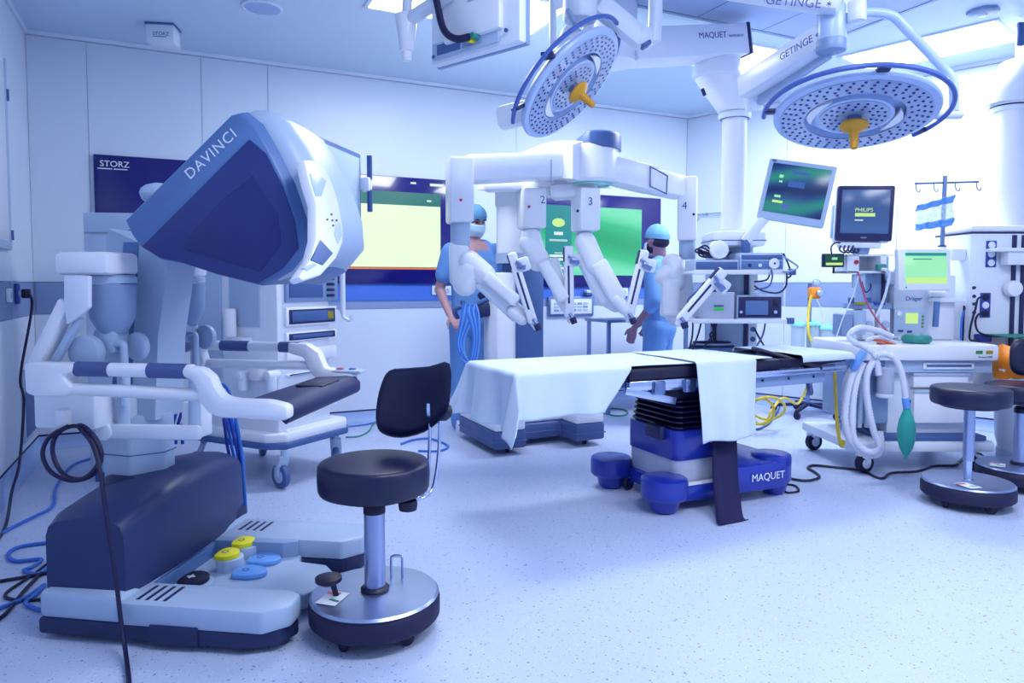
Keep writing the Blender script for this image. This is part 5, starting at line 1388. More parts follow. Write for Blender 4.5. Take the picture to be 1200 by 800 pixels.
k = MB(); k.cyl(P(752, 56, 3.6), P(752, 34, 3.6), .055, n=24, bev=.015); k.build('arm_elbow', 'white', l1, world=True)
k = MB(); k.tube([P(766, 50, 3.6), P(768, 20, 3.6), Vector((P(768, 20, 3.6).x, 3.6, ZC - .014))], .035, 18); k.build('ceiling_column', 'white', l1, world=True)
k = MB(); k.obox(P(752, 56, 3.57), P(762, 50, 3.57), .06, .02, .005); k.build('joint_band', 'slate', l1, world=True)

# ================================================================== hanging monitor seen from behind (top centre)
bl, br = P(505, 77, 3.1), P(609, 48, 2.78); bl.z = br.z = (bl.z + br.z) / 2
d = br - bl; wd = d.length; d.normalize(); 
hm = thing('hanging_monitor', 'white flat monitor hanging from the ceiling, seen from behind', 'monitor', (bl.x, bl.y, bl.z), math.atan2(d.y, d.x))
hh = .40
k = MB(); k.b2((0, .0, 0), (wd, .05, hh), .012); k.build('rear_shell', 'white', hm)
k = MB(); k.b2((-.004, .04, -.004), (wd + .004, .065, hh + .004), .006); k.build('front_bezel', 'mid_grey', hm)
k = MB(); k.b2((.10, -.03, .06), (wd - .08, .005, hh - .03), .02); k.build('rear_bulge', 'white_warm', hm)
k = MB(); k.b2((.02, -.012, .015), (wd - .10, .002, .085), .004); cb = k.build('connector_bay', 'cool_grey', hm)
k = MB(); k.b2((.05, -.014, .03), (.19, -.008, .075), .002); k.build('bay_cover', 'slate', cb)
k = MB(); k.b2((.20, -.014, .03), (.31, -.008, .075), .002); k.build('connector_row', 'mid_grey', cb)
k = MB(); k.cyl((.29, -.014, .055), (.29, -.05, .055), .012, n=12); k.build('green_connector', 'cable_green', cb)
k = MB(); k.cyl((.27, -.014, .045), (.27, -.05, .04), .010, n=12); k.build('yellow_connector', 'yellow', cb)
k = MB(); k.b2((.25, -.032, .20), (.36, -.029, .33), .001); lb_ = k.build('rating_label', 'cool_grey', hm)
for i in range(4):
    k = MB(); k.b2((.262, -.0335, .22 + .026 * i), (.345, -.0315, .228 + .026 * i)); k.build('label_line', 'mid_grey', lb_)
for x, z in ((.03, .03), (wd - .06, .05), (.30, .14)):
    k = MB(); k.cyl((x, -.016, z), (x, -.008, z), .008, n=10); k.build('screw', 'slate', hm)
k = MB(); k.obox((.22, -.05, .26), (-.10, -.05, .20), .06, .05, .02, up=(0, 0, 1)); k.build('mount_arm', 'white', hm)
k = MB(); k.cyl((-.10, -.05, .23), (-.10, -.05, .07), .05, .03, n=20, bev=.008); k.cyl((-.10, -.05, .08), (-.10, -.05, .03), .02, n=14, bev=.004); k.build('mount_knuckle', 'white_warm', hm)
k = MB(); k.tube(sm([(-.10, -.05, .22), (-.09, -.05, .36), (-.13, -.05, .46), (-.16, -.04, ZC - bl.z - .002)], 6), .022, 12); k.build('suspension_tube', 'white', hm)
k = MB(); k.tube(sm([hm_ for hm_ in [(.28, -.05, .05), (.22, -.07, .05), (.16, -.08, .10), (.12, -.08, .22), (.08, -.08, .36), (.02, -.07, ZC - bl.z - .01)]], 6), .015, 10); k.build('cable', 'cable_black', hm)

# ================================================================== ceiling pendant with shelves (centre right)
YP = 4.9
XP = P(860, 200, YP).x
pd = thing('equipment_pendant', 'white ceiling pendant column carrying two shelves of devices', 'ceiling pendant', (XP, YP, ZC), 0, 'ceiling pendants')
zc0 = P(860, 135, YP).z; zc1 = P(860, 268, YP).z
k = MB(); k.cyl((XP, YP, zc1), (XP, YP, zc0), .083, n=32); k.build('column', 'white_warm', pd, world=True)
for y in (132, 139):
    k = MB(); z = P(860, y, YP).z; k.lathe([(.085, z - .006), (.10, z - .006), (.10, z + .004), (.085, z + .004)], c=(XP, YP, 0), n=32); k.build('column_ring', 'slate', pd, world=True)
z = P(860, 136, YP).z; k = MB(); k.lathe([(0, z - .022), (.105, z - .022), (.11, z), (.105, z + .02), (0, z + .02)], c=(XP, YP, 0), n=32); k.build('column_flange', 'white', pd, world=True)
# neck going up-left to the drum under the beam
top = P(840, 92, YP - .05)
k = MB(); rings = []
for (px, py, r_) in ((860, 131, .11), (856, 118, .135), (848, 103, .155), (842, 92, .16)):
    p = P(px, py, YP - .03); rings.append([p + Vector((r_ * math.cos(a_), r_ * math.sin(a_) * .9, 0)) for a_ in [2 * PI * i / 28 for i in range(28)]])
k.loft(rings); k.build('neck', 'white_warm', pd, world=True, angle=60)
a_, b_ = P(840, 92, YP - .05), P(841, 66, YP - .05)
k = MB(); k.cyl(a_, b_, .165, .15, n=32, bev=.02); k.build('joint_drum', 'white', pd, world=True)
k = MB(); k.lathe([(.12, 0), (.137, 0), (.137, .012), (.12, .012)], c=P(841, 64.5, YP - .05), n=32); k.build('drum_ring', 'navy', pd, world=True)
k = MB(); pe = P(864, 51, YP - .05); pa = P(735, 57, YP - .35); k.obox(pa, pe, .24, .20, .012); bm_ = k.build('ceiling_beam', 'white', pd, world=True)
dv = (pe - pa).normalized()
k = MB(); k.obox(pe - dv * .004, pe + dv * .02, .25, .21, .01); k.build('beam_end', 'navy', bm_, world=True)
k = MB(); k.obox(pe + dv * .02, pe + dv * .03, .24, .20, .01); k.build('beam_cap', 'white', bm_, world=True)
ns = dv.cross(Vector((0, 0, 1))).normalized()
tp = P(805, 52.5, YP - .18) ; to = pa + dv * ((tp - pa).dot(dv)) + ns * .1215; to.z = tp.z
text_part('MAQUET', frame3(to, dv, (0, 0, 1)), .054, 'text_blue', bm_, world=True)
text_part('MODUEVO', frame3(to + dv * .235, dv, (0, 0, 1)), .024, 'text_blue', bm_, world=True)
k = MB(); p = P(735, 57, YP - .35); k.cyl(Vector((p.x - .1, p.y, p.z - .1)), Vector((p.x - .1, p.y, ZC - .017)), .16, n=32, bev=.01); k.build('ceiling_flange', 'white', pd, world=True)
k = MB(); k.cyl(P(823, 104, YP - .17), P(826, 112, YP - .17), .012, n=10); k.build('brake_knob', 'navy', pd, world=True)
# service head
def pl(px, py): return P(px, py, YP - .2)
z0, z1 = P(860, 272, YP).z, P(860, 283, YP).z
k = MB(); k.box((XP, YP, (z0 + P(860, 290, YP).z) / 2), (.36, .30, .10), .02); k.build('head_cap', 'white', pd, world=True)
k = MB(); k.box((XP, YP - .0, z1), (.365, .305, .008), .003); k.build('head_line', 'slate', pd, world=True)
zb = P(860, 418, YP).z
k = MB(); k.b2((XP - .13, YP + .07, zb), (XP + .17, YP + .22, z1 - .02), .01); k.build('spine', 'cool_grey', pd, world=True)
for x in (XP - .10, XP + .12):
    k = MB(); k.b2((x - .012, YP + .055, zb), (x + .012, YP + .075, z1 - .1)); k.build('spine_rail', 'navy', pd, world=True)
k = MB(); k.b2((XP + .14, YP + .058, zb), (XP + .20, YP + .08, z1 - .15), .004); k.build('socket_strip', 'white_warm', pd, world=True)
for i in range(5):
    k = MB(); zz = zb + .05 + .07 * i; k.cyl((XP + .17, YP + .052, zz), (XP + .17, YP + .06, zz), .018, n=14); k.build('socket', 'slate', pd, world=True)
def shelf(y, x0, x1):
    a_ = P(x0, y, YP - .25); b_ = P(x1, y, YP - .25)
    k = MB(); k.b2((a_.x, YP - .27, a_.z - .02), (b_.x, YP + .056, a_.z), .004); o = k.build('shelf', 'white_warm', pd, world=True)
    k = MB(); k.b2((a_.x, YP - .285, a_.z - .026), (b_.x, YP - .268, a_.z + .004), .003); k.build('shelf_rail', 'white', o, world=True)
    k = MB(); k.b2((b_.x - .03, YP - .29, a_.z - .03), (b_.x + .02, YP - .262, a_.z + .012), .006); k.build('rail_clamp', 'slate', o, world=True)
    return a_.z
zs1 = shelf(317, 812, 927); zs2 = shelf(374, 811, 925)
def device(name, label, x0, x1, y0, zb_, depth, m, cat='medical device', off=.22, Yd=YP):
    a_, b_ = P(x0, y0, Yd - off), P(x1, y0, Yd - off)
    t = thing(name, label, cat, ((a_.x + b_.x) / 2, Yd - off, zb_), 0); w = b_.x - a_.x; h = a_.z - zb_
    k = MB(); k.b2((-w / 2, 0, .001), (w / 2, depth, h), .006); k.build('housing', m, t)
    return t, w, h
def fpanel(t, x0, x1, z0, z1, m, nm, y=-.004, d=.006, par=None):
    k = MB(); k.b2((x0, y, z0), (x1, y + d, z1), .001); return k.build(nm, m, par or t)
t, w, h = device('insufflator', 'slim grey device with cables on the upper pendant shelf', 814, 866, 304, zs1, .255, 'cool_grey'); fpanel(t, -w / 2 + .01, w / 2 - .01, .008, h - .015, 'slate', 'front_panel')
t2 = thing('camera_head', 'white round camera head lying on the slim grey device', 'camera', (P(841, 302, YP - .2).x, YP - .19, zs1 + h), 0)
k = MB(); k.cyl((0, -.06, .065), (0, .02, .065), .062, n=28, bev=.012); k.build('camera_body', 'white_warm', t2)
k = MB(); k.cyl((0, -.066, .065), (0, -.055, .065), .035, n=24, bev=.004); k.build('lens_cap', 'white', t2)
for i in range(4):
    k = MB(); k.tube(sm([(-.02 + .02 * i, -.01, .02), (-.08 - .02 * i, -.03, .09 - .015 * i), (-.13, -.02, .07), (-.11 + .03 * i, -.02, .02), (.04 + .015 * i, -.015, .02 + .01 * i), (.085, .0, .05)], 5), .006, 6); k.build('cable', 'cable_black', t2)
t, w, h = device('light_source', 'blue-grey device with a white round dial on the upper pendant shelf', 867, 919, 296, zs1, .255, 'cool_grey')
fpanel(t, -w / 2 + .012, w / 2 - .012, h * .62, h - .015, 'slate', 'upper_panel'); fpanel(t, -w / 2 + .012, w / 2 - .012, .012, h * .55, 'slate_light', 'lower_panel')
k = MB(); k.cyl((w * .27, -.016, h * .4), (w * .27, 0, h * .4), .035, n=26, bev=.004); o = k.build('dial', 'white_warm', t)
k = MB(); k.cyl((w * .27, -.02, h * .4), (w * .27, -.014, h * .4), .007, n=10); k.build('dial_centre', 'navy', o)
for i in range(3):
    k = MB(); k.cyl((-w * .28 + i * .07, -.008, h * .3), (-w * .28 + i * .07, 0, h * .3), .012, n=12); k.build('button', 'white' if i else 'navy', t)
t, w, h = device('video_processor', 'rounded beige device with carry handle and green label on the lower shelf', 823, 861, 342, zs2, .255, 'table_grey')
k = MB(); k.tube(sm([(-w / 2 + .02, .06, h - .01), (-w / 2 + .035, .06, h + .04), (0, .06, h + .05), (w / 2 - .035, .06, h + .04), (w / 2 - .02, .06, h - .01)], 5), .012, 10); k.build('carry_handle', 'slate', t)
fpanel(t, -.03, .035, h * .32, h * .42, 'green_label', 'green_label'); fpanel(t, -.03, .035, h * .45, h * .52, 'slate', 'logo_mark')
t, w, h = device('electrosurgical_unit', 'dark device with a grey screen on the lower pendant shelf', 864, 917, 346, zs2, .255, 'cool_grey')
fpanel(t, -w / 2 + .008, w / 2 - .008, .01, h - .01, 'navy', 'front_panel'); fpanel(t, -w * .32, w * .18, h * .18, h * .78, 'slate_light', 'screen', -.008)
fpanel(t, w * .3, w * .38, h * .55, h * .8, 'black', 'socket', -.008)
k = MB(); k.cyl((w * .34, -.012, h * .3), (w * .34, 0, h * .3), .012, n=14); k.build('knob', 'steel', t)
k = MB(); k.cyl((-w * .42, -.012, h * .3), (-w * .42, 0, h * .3), .01, n=14); k.build('knob', 'steel', t)
# cables hanging below and beside the pendant shelves
t = pd
for i, (pts, m_) in enumerate([
    ([(922, 320), (921, 335), (912, 343), (895, 341), (884, 335)], 'cable_black'), ([(917, 300), (928, 307), (935, 313), (925, 318), (917, 318)], 'mid_grey'), ([(918, 297), (924, 310), (927, 322), (922, 326)], 'cable_black'),
    ([(884, 330), (898, 328), (902, 320), (900, 316)], 'cable_black'), ([(884, 339), (900, 336), (905, 325), (904, 316)], 'slate'),
    ([(812, 376), (811, 395), (805, 418)], 'cable_black'), ([(822, 376), (818, 392), (809, 416)], 'cable_black'), ([(832, 376), (836, 390), (826, 405), (818, 418)], 'cable_black'), ([(840, 376), (838, 386), (832, 392), (836, 402)], 'cable_black'),
    ([(897, 376), (894, 392), (884, 410)], 'slate'), ([(884, 385), (890, 396), (897, 408)], 'cable_black'), ([(808, 368), (806, 352), (818, 340), (826, 330)], 'slate')]):
    k = MB(); k.tube(sm([P(a_, b_, YP - (.30 if i < 5 else .17) + .01 * (i % 4)) for a_, b_ in pts], 5), .006, 6); k.build('cable', m_, pd, world=True)
# wire tray at the bottom
k = MB()
c = P(842, 410, YP - .12)
rr_ = [(c.x - .22, YP - .10), (c.x + .2, YP - .10), (c.x + .2, YP + .05), (c.x - .22, YP + .05)]
k.prism(rr_, c.z - .03, c.z - .015, .004); k.build('tray', 'cool_grey', pd, world=True)
for i in range(4):
    k = MB(); k.torus(Matrix.Translation((c.x - .02, YP - .03, c.z + .005 + .014 * i)) @ Matrix.Diagonal((1.5, .6, 1, 1)), .11 - .008 * i, .007, 26, 6); k.build('coiled_cable', ('slate', 'cable_black', 'mid_grey', 'cable_black')[i], pd, world=True)
# back hangers on the wall near the pendant
t = thing('wall_hook_rail', 'thin steel hook rail on the right wall behind the pendant', 'hook rail', RW.w(.15, -.03, 0), AR)
zr = 1.94
k = MB(); k.tube([(0, 0, zr), (.35, 0, zr)], .007, 8); k.build('rail', 'mid_grey', t)
for x in (.02, .30):
    k = MB(); k.tube(sm([(x, 0, zr), (x, -.01, zr - .05), (x, -.03, zr - .07), (x, -.045, zr - .05)], 4), .005, 6); k.build('hook', 'mid_grey', t)
for x in (.1, .28):
    k = MB(); k.b2((x - .01, 0, zr - .012), (x + .01, .03, zr + .012)); k.build('rail_foot', 'mid_grey', t)

# monitor on an arm beside the pendant
def mon(name, label, cen, Y, right_px, up_px, w, h, depth, mbez, mscr, yaw_back=0.0, inset=.03, bezel_front=.0):
    """screen centre px, image directions of its right and up edges"""
    c = P(cen[0], cen[1], Y); ppm = FPX / Y
    return c
cM = P(933, 226, 4.65)
roll = R(-11.5); yawm = R(-20); 
Mm = Matrix.Translation(cM) @ Matrix.Rotation(yawm, 4, 'Z') @ Matrix.Rotation(-roll, 4, 'Y') @ Matrix.Rotation(R(-4), 4, 'X')
am = thing('pendant_monitor', 'tilted white framed monitor with blue green picture beside the pendant', 'monitor', (cM.x, cM.y, cM.z), 0)
def mbox(t, M, a_, b_, bev, m, nm, par=None):
    k = MB(); k.b2(a_, b_, bev, M=M); return k.build(nm, m, par or t, world=True)
w, h = .42, .405
mbox(am, Mm, (-w / 2, -.02, -h / 2), (w / 2, .035, h / 2), .012, 'cool_grey', 'housing')
mbox(am, Mm, (-w / 2 + .05, .03, -h / 2 + .05), (w / 2 - .05, .075, h / 2 - .05), .02, 'white', 'rear_bulge')
sc_ = mbox(am, Mm, (-w / 2 + .028, -.023, -h / 2 + .05), (w / 2 - .028, -.018, h / 2 - .03), .001, 'screen_dim', 'screen')
for (x0, z0, x1, z1, m_) in ((-.125, .08, -.10, .10, 'ui_mint'), (-.12, .05, -.10, .062, 'ui_mint'), (-.13, -.05, -.09, -.035, 'ui_mint'), (-.135, -.085, -.07, -.07, 'ui_lime'), (-.07, -.12, -.02, -.09, 'ui_blue'), (-.06, .03, .04, .07, 'ui_blue'), (-.05, .115, .05, .135, 'ui_blue')):
    mbox(am, Mm, (x0, -.0245, z0), (x1, -.0225, z1), 0, m_, 'screen_element', sc_)
mbox(am, Mm, (-w / 2 + .02, -.0215, h / 2 - .022), (-w / 2 + .045, -.0195, h / 2 - .01), 0, 'slate', 'badge')
k = MB(); k.obox(P(872, 284, 4.72), P(900, 250, 4.72), .06, .07, .02); k.build('swing_arm', 'white', am, world=True)
k = MB(); k.cyl(P(874, 296, 4.72), P(874, 280, 4.72), .03, n=18, bev=.005); k.build('arm_base', 'slate', am, world=True)

# ================================================================== second pendant at the right edge
YQ = 5.0; XQ = P(1182, 200, YQ).x
p2_ = thing('supply_pendant', 'white supply pendant with blue socket strips at the right edge', 'ceiling pendant', (XQ, YQ, ZC), 0, 'ceiling pendants')
k = MB(); k.cyl((XQ, YQ, P(1182, 266, YQ).z), (XQ, YQ, P(1182, 128, YQ).z), .10, n=32); k.build('column', 'white_warm', p2_, world=True)
z = P(1182, 126, YQ).z; k = MB(); k.lathe([(0, z - .03), (.12, z - .03), (.125, z), (.12, z + .03), (0, z + .03)], c=(XQ, YQ, 0), n=32); k.build('column_flange', 'white', p2_, world=True)
k = MB(); k.lathe([(.12, z - .002), (.127, z - .002), (.127, z + .008), (.12, z + .008)], c=(XQ, YQ, 0), n=32); k.build('column_ring', 'navy', p2_, world=True)
k = MB(); rings = []
for (px, py, r_) in ((1180, 122, .13), (1184, 108, .15), (1196, 88, .17), (1206, 72, .17)):
    p = P(px, py, YQ); rings.append([p + Vector((r_ * math.cos(a_), r_ * math.sin(a_), 0)) for a_ in [2 * PI * i / 28 for i in range(28)]])
k.loft(rings); k.build('neck', 'white_warm', p2_, world=True, angle=60)
k = MB(); p = P(1212, 60, YQ); k.cyl(Vector((p.x, p.y, p.z - .02)), Vector((p.x, p.y, ZC - .002)), .11, n=28, bev=.01); k.build('ceiling_flange', 'white', p2_, world=True)
k = MB(); k.box(P(1196, 40, YQ - .18), (.05, .03, .16), .012); k.build('brake_cover', 'slate', p2_, world=True)
xa = P(1137, 300, YQ - .2).x; xb = xa + .62; zt = P(1160, 272, YQ - .2).z; zb = .42
k = MB(); k.b2((xa, YQ - .2, zb), (xb, YQ + .2, zt), .012); k.build('service_box', 'white', p2_, world=True)
k = MB(); k.b2((xa - .003, YQ - .203, zt - .01), (xb + .003, YQ + .203, zt + .002), .003); k.build('box_line', 'navy', p2_, world=True)
k = MB(); k.b2((xa + .01, YQ - .19, zt), (xb - .01, YQ + .19, zt + .05), .02); k.build('box_cap', 'white_warm', p2_, world=True)
for px in (1186, 1197):
    k = MB(); x = P(px, 340, YQ - .2).x; k.b2((x - .012, YQ - .215, zb), (x + .012, YQ - .198, zt - .02)); k.build('equipment_rail', 'navy', p2_, world=True)
def sock(px, y0, y1, n_):
    x = P(px, 300, YQ - .2).x; za, zb_ = P(px, y1, YQ - .2).z, P(px, y0, YQ - .2).z
    k = MB(); k.b2((x - .035, YQ - .207, za), (x + .035, YQ - .198, zb_), .003); o = k.build('socket_strip', 'socket_blue', p2_, world=True)
    for i in range(n_):
        z = lerp(za, zb_, (i + .5) / n_); k = MB(); k.cyl((x, YQ - .212, z), (x, YQ - .204, z), .024, n=18, bev=.003); k.build('socket', 'white' if not (n_ == 3 and y0 > 320 and i != 1) else 'black', o, world=True)
sock(1161, 282, 313, 3); sock(1156, 343, 372, 3)
k = MB(); x = P(1152, 396, YQ - .22).x; zz = P(1152, 396, YQ - .2).z; k.b2((x - .05, YQ - .24, zz - .025), (x + .05, YQ - .19, zz + .03), .008); k.build('mains_plug', 'socket_blue', p2_, world=True)
for py in (337, 347, 356, 366):
    k = MB(); p = P(1141, py, YQ - .2); k.cyl((p.x, YQ - .21, p.z), (p.x, YQ - .198, p.z), .011, n=12); k.build('port', 'navy', p2_, world=True)
for pts, m_ in (([(1152, 348), (1146, 350), (1143, 362), (1138, 380), (1136, 396), (1141, 399), (1148, 397)], 'cable_black'), ([(1154, 366), (1147, 368), (1143, 376), (1146, 388), (1158, 393), (1172, 394), (1185, 393)], 'cable_black'),
                ([(1131, 360), (1127, 375), (1126, 398)], 'cable_blue'), ([(1130, 358), (1129, 378), (1128, 400)], 'cable_black')):
    k = MB(); k.tube(sm([P(a_, b_, YQ - .26) for a_, b_ in pts], 5), .007, 6); k.build('cable', m_, p2_, world=True)
k = MB(); p = P(1187, 338, YQ - .24); k.cyl((p.x, p.y - .03, p.z), (p.x, p.y + .03, p.z), .055, n=24, bev=.015); k.build('ring_holder', 'white_warm', p2_, world=True)
zz = P(1180, 293, YQ - .25).z; k = MB(); k.b2((P(1167, 293, YQ - .3).x, YQ - .32, zz - .012), (xb, YQ - .19, zz + .012), .004); k.b2((P(1182, 300, YQ - .3).x, YQ - .30, zz - .1), (xb, YQ - .22, zz - .01), .006); k.build('bracket_shelf', 'white', p2_, world=True)
zz = P(1180, 392, YQ - .3).z; k = MB(); k.b2((P(1172, 392, YQ - .35).x, YQ - .42, zz - .012), (xb, YQ - .19, zz), .004); k.build('tray_shelf', 'cable_green', p2_, world=True)
# iv pole held out by an arm
tip = P(1104, 290, YQ - .1)
iv = thing('infusion_pole', 'steel infusion pole with four hooks on a bracket arm', 'infusion pole', (tip.x, tip.y, tip.z - .05), 0)
zp0, zp1 = tip.z - .03, P(1107, 206, YQ - .1).z
k = MB(); k.cyl((tip.x, tip.y, zp0), (tip.x + .006, tip.y, zp1), .014, n=16); k.build('pole', 'steel_dark', iv, world=True)
k = MB(); a_, b_ = P(1072, 215, YQ - .1), P(1147, 207, YQ - .1); b_.z = a_.z + .012; k.tube([a_, b_], .007, 8); k.build('cross_bar', 'slate', iv, world=True)
for f in (.02, .3, .64, .97):
    h_ = a_.lerp(b_, f); k = MB(); k.tube(sm([h_, h_ + Vector((0, 0, -.03)), h_ + Vector((.004, -.01, -.055)), h_ + Vector((.018, -.012, -.06)), h_ + Vector((.024, -.01, -.04))], 4), .004, 6); k.build('hook', 'slate', iv, world=True)
k = MB(); k.cyl((tip.x, tip.y, zp0 - .05), (tip.x, tip.y, zp0 + .035), .03, n=18, bev=.006); k.build('clamp', 'white', iv, world=True)
k = MB(); k.lathe([(0, zp0 + .03), (.027, zp0 + .03), (.027, zp0 + .045), (0, zp0 + .045)], c=(tip.x, tip.y, 0), n=18); k.build('clamp_ring', 'navy', iv, world=True)
k = MB(); k.obox((tip.x + .03, tip.y, zp0), (xa, YQ - .12, zp0 - .02), .03, .045, .006); k.b2((xa - .10, YQ - .16, zp0 - .06), (xa, YQ - .08, zp0 + .02), .008); k.build('bracket_arm', 'white', iv, world=True)
# crumpled clear bag with blue bands
bagc = [P(1074, 241, YQ - .18), P(1118, 228, YQ - .18), P(1117, 263, YQ - .18), P(1073, 269, YQ - .18)]
ib = thing('plastic_bag', 'crumpled clear bag with two blue bands on the infusion pole', 'bag', (tip.x, YQ - .18, bagc[2].z), 0)
def bagrow(v, u0=0, u1=1, n_=14, off=0):
    row = []
    for i in range(n_ + 1):
        u = lerp(u0, u1, i / n_); p = bagc[0].lerp(bagc[1], u).lerp(bagc[3].lerp(bagc[2], u), v)
        p.y += .010 * math.sin(u * 17 + v * 9) + .008 * math.sin(u * 31 - v * 23) + off; p.z += .003 * math.sin(u * 19 + v * 3); row.append(p)
    return row
k = MB(); k.grid([bagrow(i / 14) for i in range(15)]); o = k.build('bag_film', 'clear', ib, world=True, angle=20); o.modifiers.new('thickness', 'SOLIDIFY').thickness = .001
for v0, v1 in ((.0, .24), (.78, 1.04)):
    k = MB(); k.grid([bagrow(lerp(v0, v1, i / 4), off=-.004) for i in range(5)]); o = k.build('blue_band', 'pedal_blue', ib, world=True, angle=30); o.modifiers.new('thickness', 'SOLIDIFY').thickness = .001

# ================================================================== anaesthesia machine
AF = Fr((2.62, 4.72, 0), R(0))
an = thing('anaesthesia_machine', 'white anaesthesia machine with worktop, drawers and breathing hoses', 'anaesthesia machine', AF.o, 0)
def aw(px, py, Y): return AF.I @ P(px, py, Y)
X0, X1, YF, YB = -.45, .44, -.30, .36
k = MB(); k.prism([(X0 - .02, YF + .02), (X0 + .1, YF - .03), (X1, YF - .03), (X1 + .02, YF + .02), (X1 + .02, YB), (X0 - .05, YB)], .135, .20, .015); k.build('base_platform', 'white', an)
k = MB(); k.b2((X0 + .18, YF, .20), (X1 - .03, YB - .05, .235), .01); k.build('base_step', 'slate', an)
for cx, cy in ((X0 + .08, YF + .0), (X0 + .02, YB - .05), (X1 - .08, YF + .02), (X1 - .06, YB - .08)): caster(an, 'caster', (cx, cy, 0), .3, r=.062, w=.045, top=.14, mw='rubber', mc='white')
k = MB(); k.b2((-.18, YF + .10, .20), (X1 - .06, YB, .72), .01); k.build('cabinet', 'white', an)
for y0, y1 in ((437, 454), (457, 496)):
    a_, b_ = aw(1071, y1, 4.46), aw(1136, y0, 4.46)
    k = MB(); k.b2((a_.x, YF + .045, a_.z), (b_.x, YF + .12, b_.z), .008); o = k.build('drawer', 'white_warm', an)
    k = MB(); k.b2((a_.x - .006, YF + .035, b_.z - .02), (b_.x + .006, YF + .06, b_.z), .006); k.build('drawer_grip', 'cool_grey', o)
a_, b_ = aw(1035, 437, 4.44), aw(1165, 421, 4.44)
k = MB(); k.b2((a_.x, YF + .03, a_.z), (b_.x, YB, b_.z + .01), .008); up_ = k.build('upper_drawer', 'cool_grey', an)
a_, b_ = aw(1083, 433, 4.43), aw(1143, 425, 4.43)
k = MB(); k.b2((a_.x, YF + .018, a_.z), (b_.x, YF + .035, b_.z), .004); k.build('pull_slot', 'white', up_)
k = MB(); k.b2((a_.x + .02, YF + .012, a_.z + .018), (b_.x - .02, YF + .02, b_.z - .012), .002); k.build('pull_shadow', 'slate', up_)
a_, b_ = aw(1004, 423, 4.40), aw(1172, 404, 4.40)
k = MB(); k.b2((a_.x, YF - .02, a_.z), (b_.x, YB, b_.z), .018); wt = k.build('worktop', 'white_warm', an); ZW = b_.z
for px0, px1, m_ in ((1146, 1154, 'green_mark'), (1158, 1166, 'yellow_mark')):
    c0, c1 = aw(px0, 415, 4.38), aw(px1, 411, 4.38); k = MB(); k.b2((c0.x, YF - .0225, c0.z), (c1.x, YF - .0195, c1.z)); k.build('status_mark', m_, wt)
tpos = aw(1149, 419.5, 4.38); text_part('Perseus A500', frame3((tpos.x, YF - .021, tpos.z), (1, 0, 0), (0, 0, 1)), .016, 'text_blue', wt)
# left hand side under the worktop: breathing system block and absorber
k = MB(); k.b2((X0 + .05, YF + .06, .30), (-.19, YB - .1, .70), .012); k.build('side_body', 'mid_grey', an)
a_ = aw(1037, 463, 4.42); b_ = aw(1037, 430, 4.42)
k = MB(); k.cyl((a_.x, YF + .0, a_.z), (a_.x, YF + .0, b_.z), .05, n=26, bev=.008); o = k.build('absorber_canister', 'table_grey', an)
k = MB(); k.cyl((a_.x, YF + .0, a_.z - .012), (a_.x, YF + .0, a_.z + .012), .053, n=26, bev=.004); k.build('canister_foot', 'white', o)
k = MB(); k.b2((X0 - .0, YF + .0, .62), (X0 + .2, YF + .12, .74), .012); k.build('breathing_block', 'slate', an)
for i, px in enumerate((1003, 1010, 1018)):
    k = MB(); p = aw(px, 470, 4.45); k.cyl((p.x, YF + .05, .28), (p.x, YF + .05, .60), .014, n=12); k.build('flow_tube', 'cool_grey', an)
# tower
a_, b_ = aw(1046, 398, 4.78), aw(1128, 322, 4.78)
k = MB(); k.b2((a_.x, .06, ZW), (b_.x - .04, .34, b_.z), .015); tw_ = k.build('tower', 'white', an)
tpos = aw(1062, 352, 4.77); text_part('Dr\u00e4ger', frame3((tpos.x, .0585, tpos.z), (1, 0, 0), (0, 0, 1)), .04, 'text_blue', tw_)
a_, b_ = aw(1047, 391, 4.76), aw(1086, 362, 4.76)
k = MB(); k.b2((a_.x, .035, a_.z), (b_.x, .065, b_.z), .006); cpn = k.build('control_panel', 'cool_grey', an)
w_, h_ = b_.x - a_.x, b_.z - a_.z
k = MB(); k.b2((a_.x + w_ * .35, .031, a_.z + h_ * .42), (a_.x + w_ * .72, .037, a_.z + h_ * .84)); k.build('panel_screen', 'ui_lime', cpn)
k = MB(); k.cyl((a_.x + w_ * .13, .026, a_.z + h_ * .82), (a_.x + w_ * .13, .036, a_.z + h_ * .82), .016, n=18); k.build('panel_button', 'white_warm', cpn)
for i in range(4):
    k = MB(); k.b2((a_.x + w_ * .84, .031, a_.z + h_ * (.25 + .14 * i)), (a_.x + w_ * .9, .037, a_.z + h_ * (.33 + .14 * i))); k.build('level_mark', 'green_mark' if i % 2 else 'yellow_mark', cpn)
k = MB(); k.b2((a_.x + w_ * .12, .032, a_.z + h_ * .08), (a_.x + w_ * .28, .036, a_.z + h_ * .16)); k.b2((a_.x + w_ * .4, .032, a_.z + h_ * .05), (a_.x + w_ * .55, .036, a_.z + h_ * .13)); k.build('panel_print', 'text_blue', cpn)
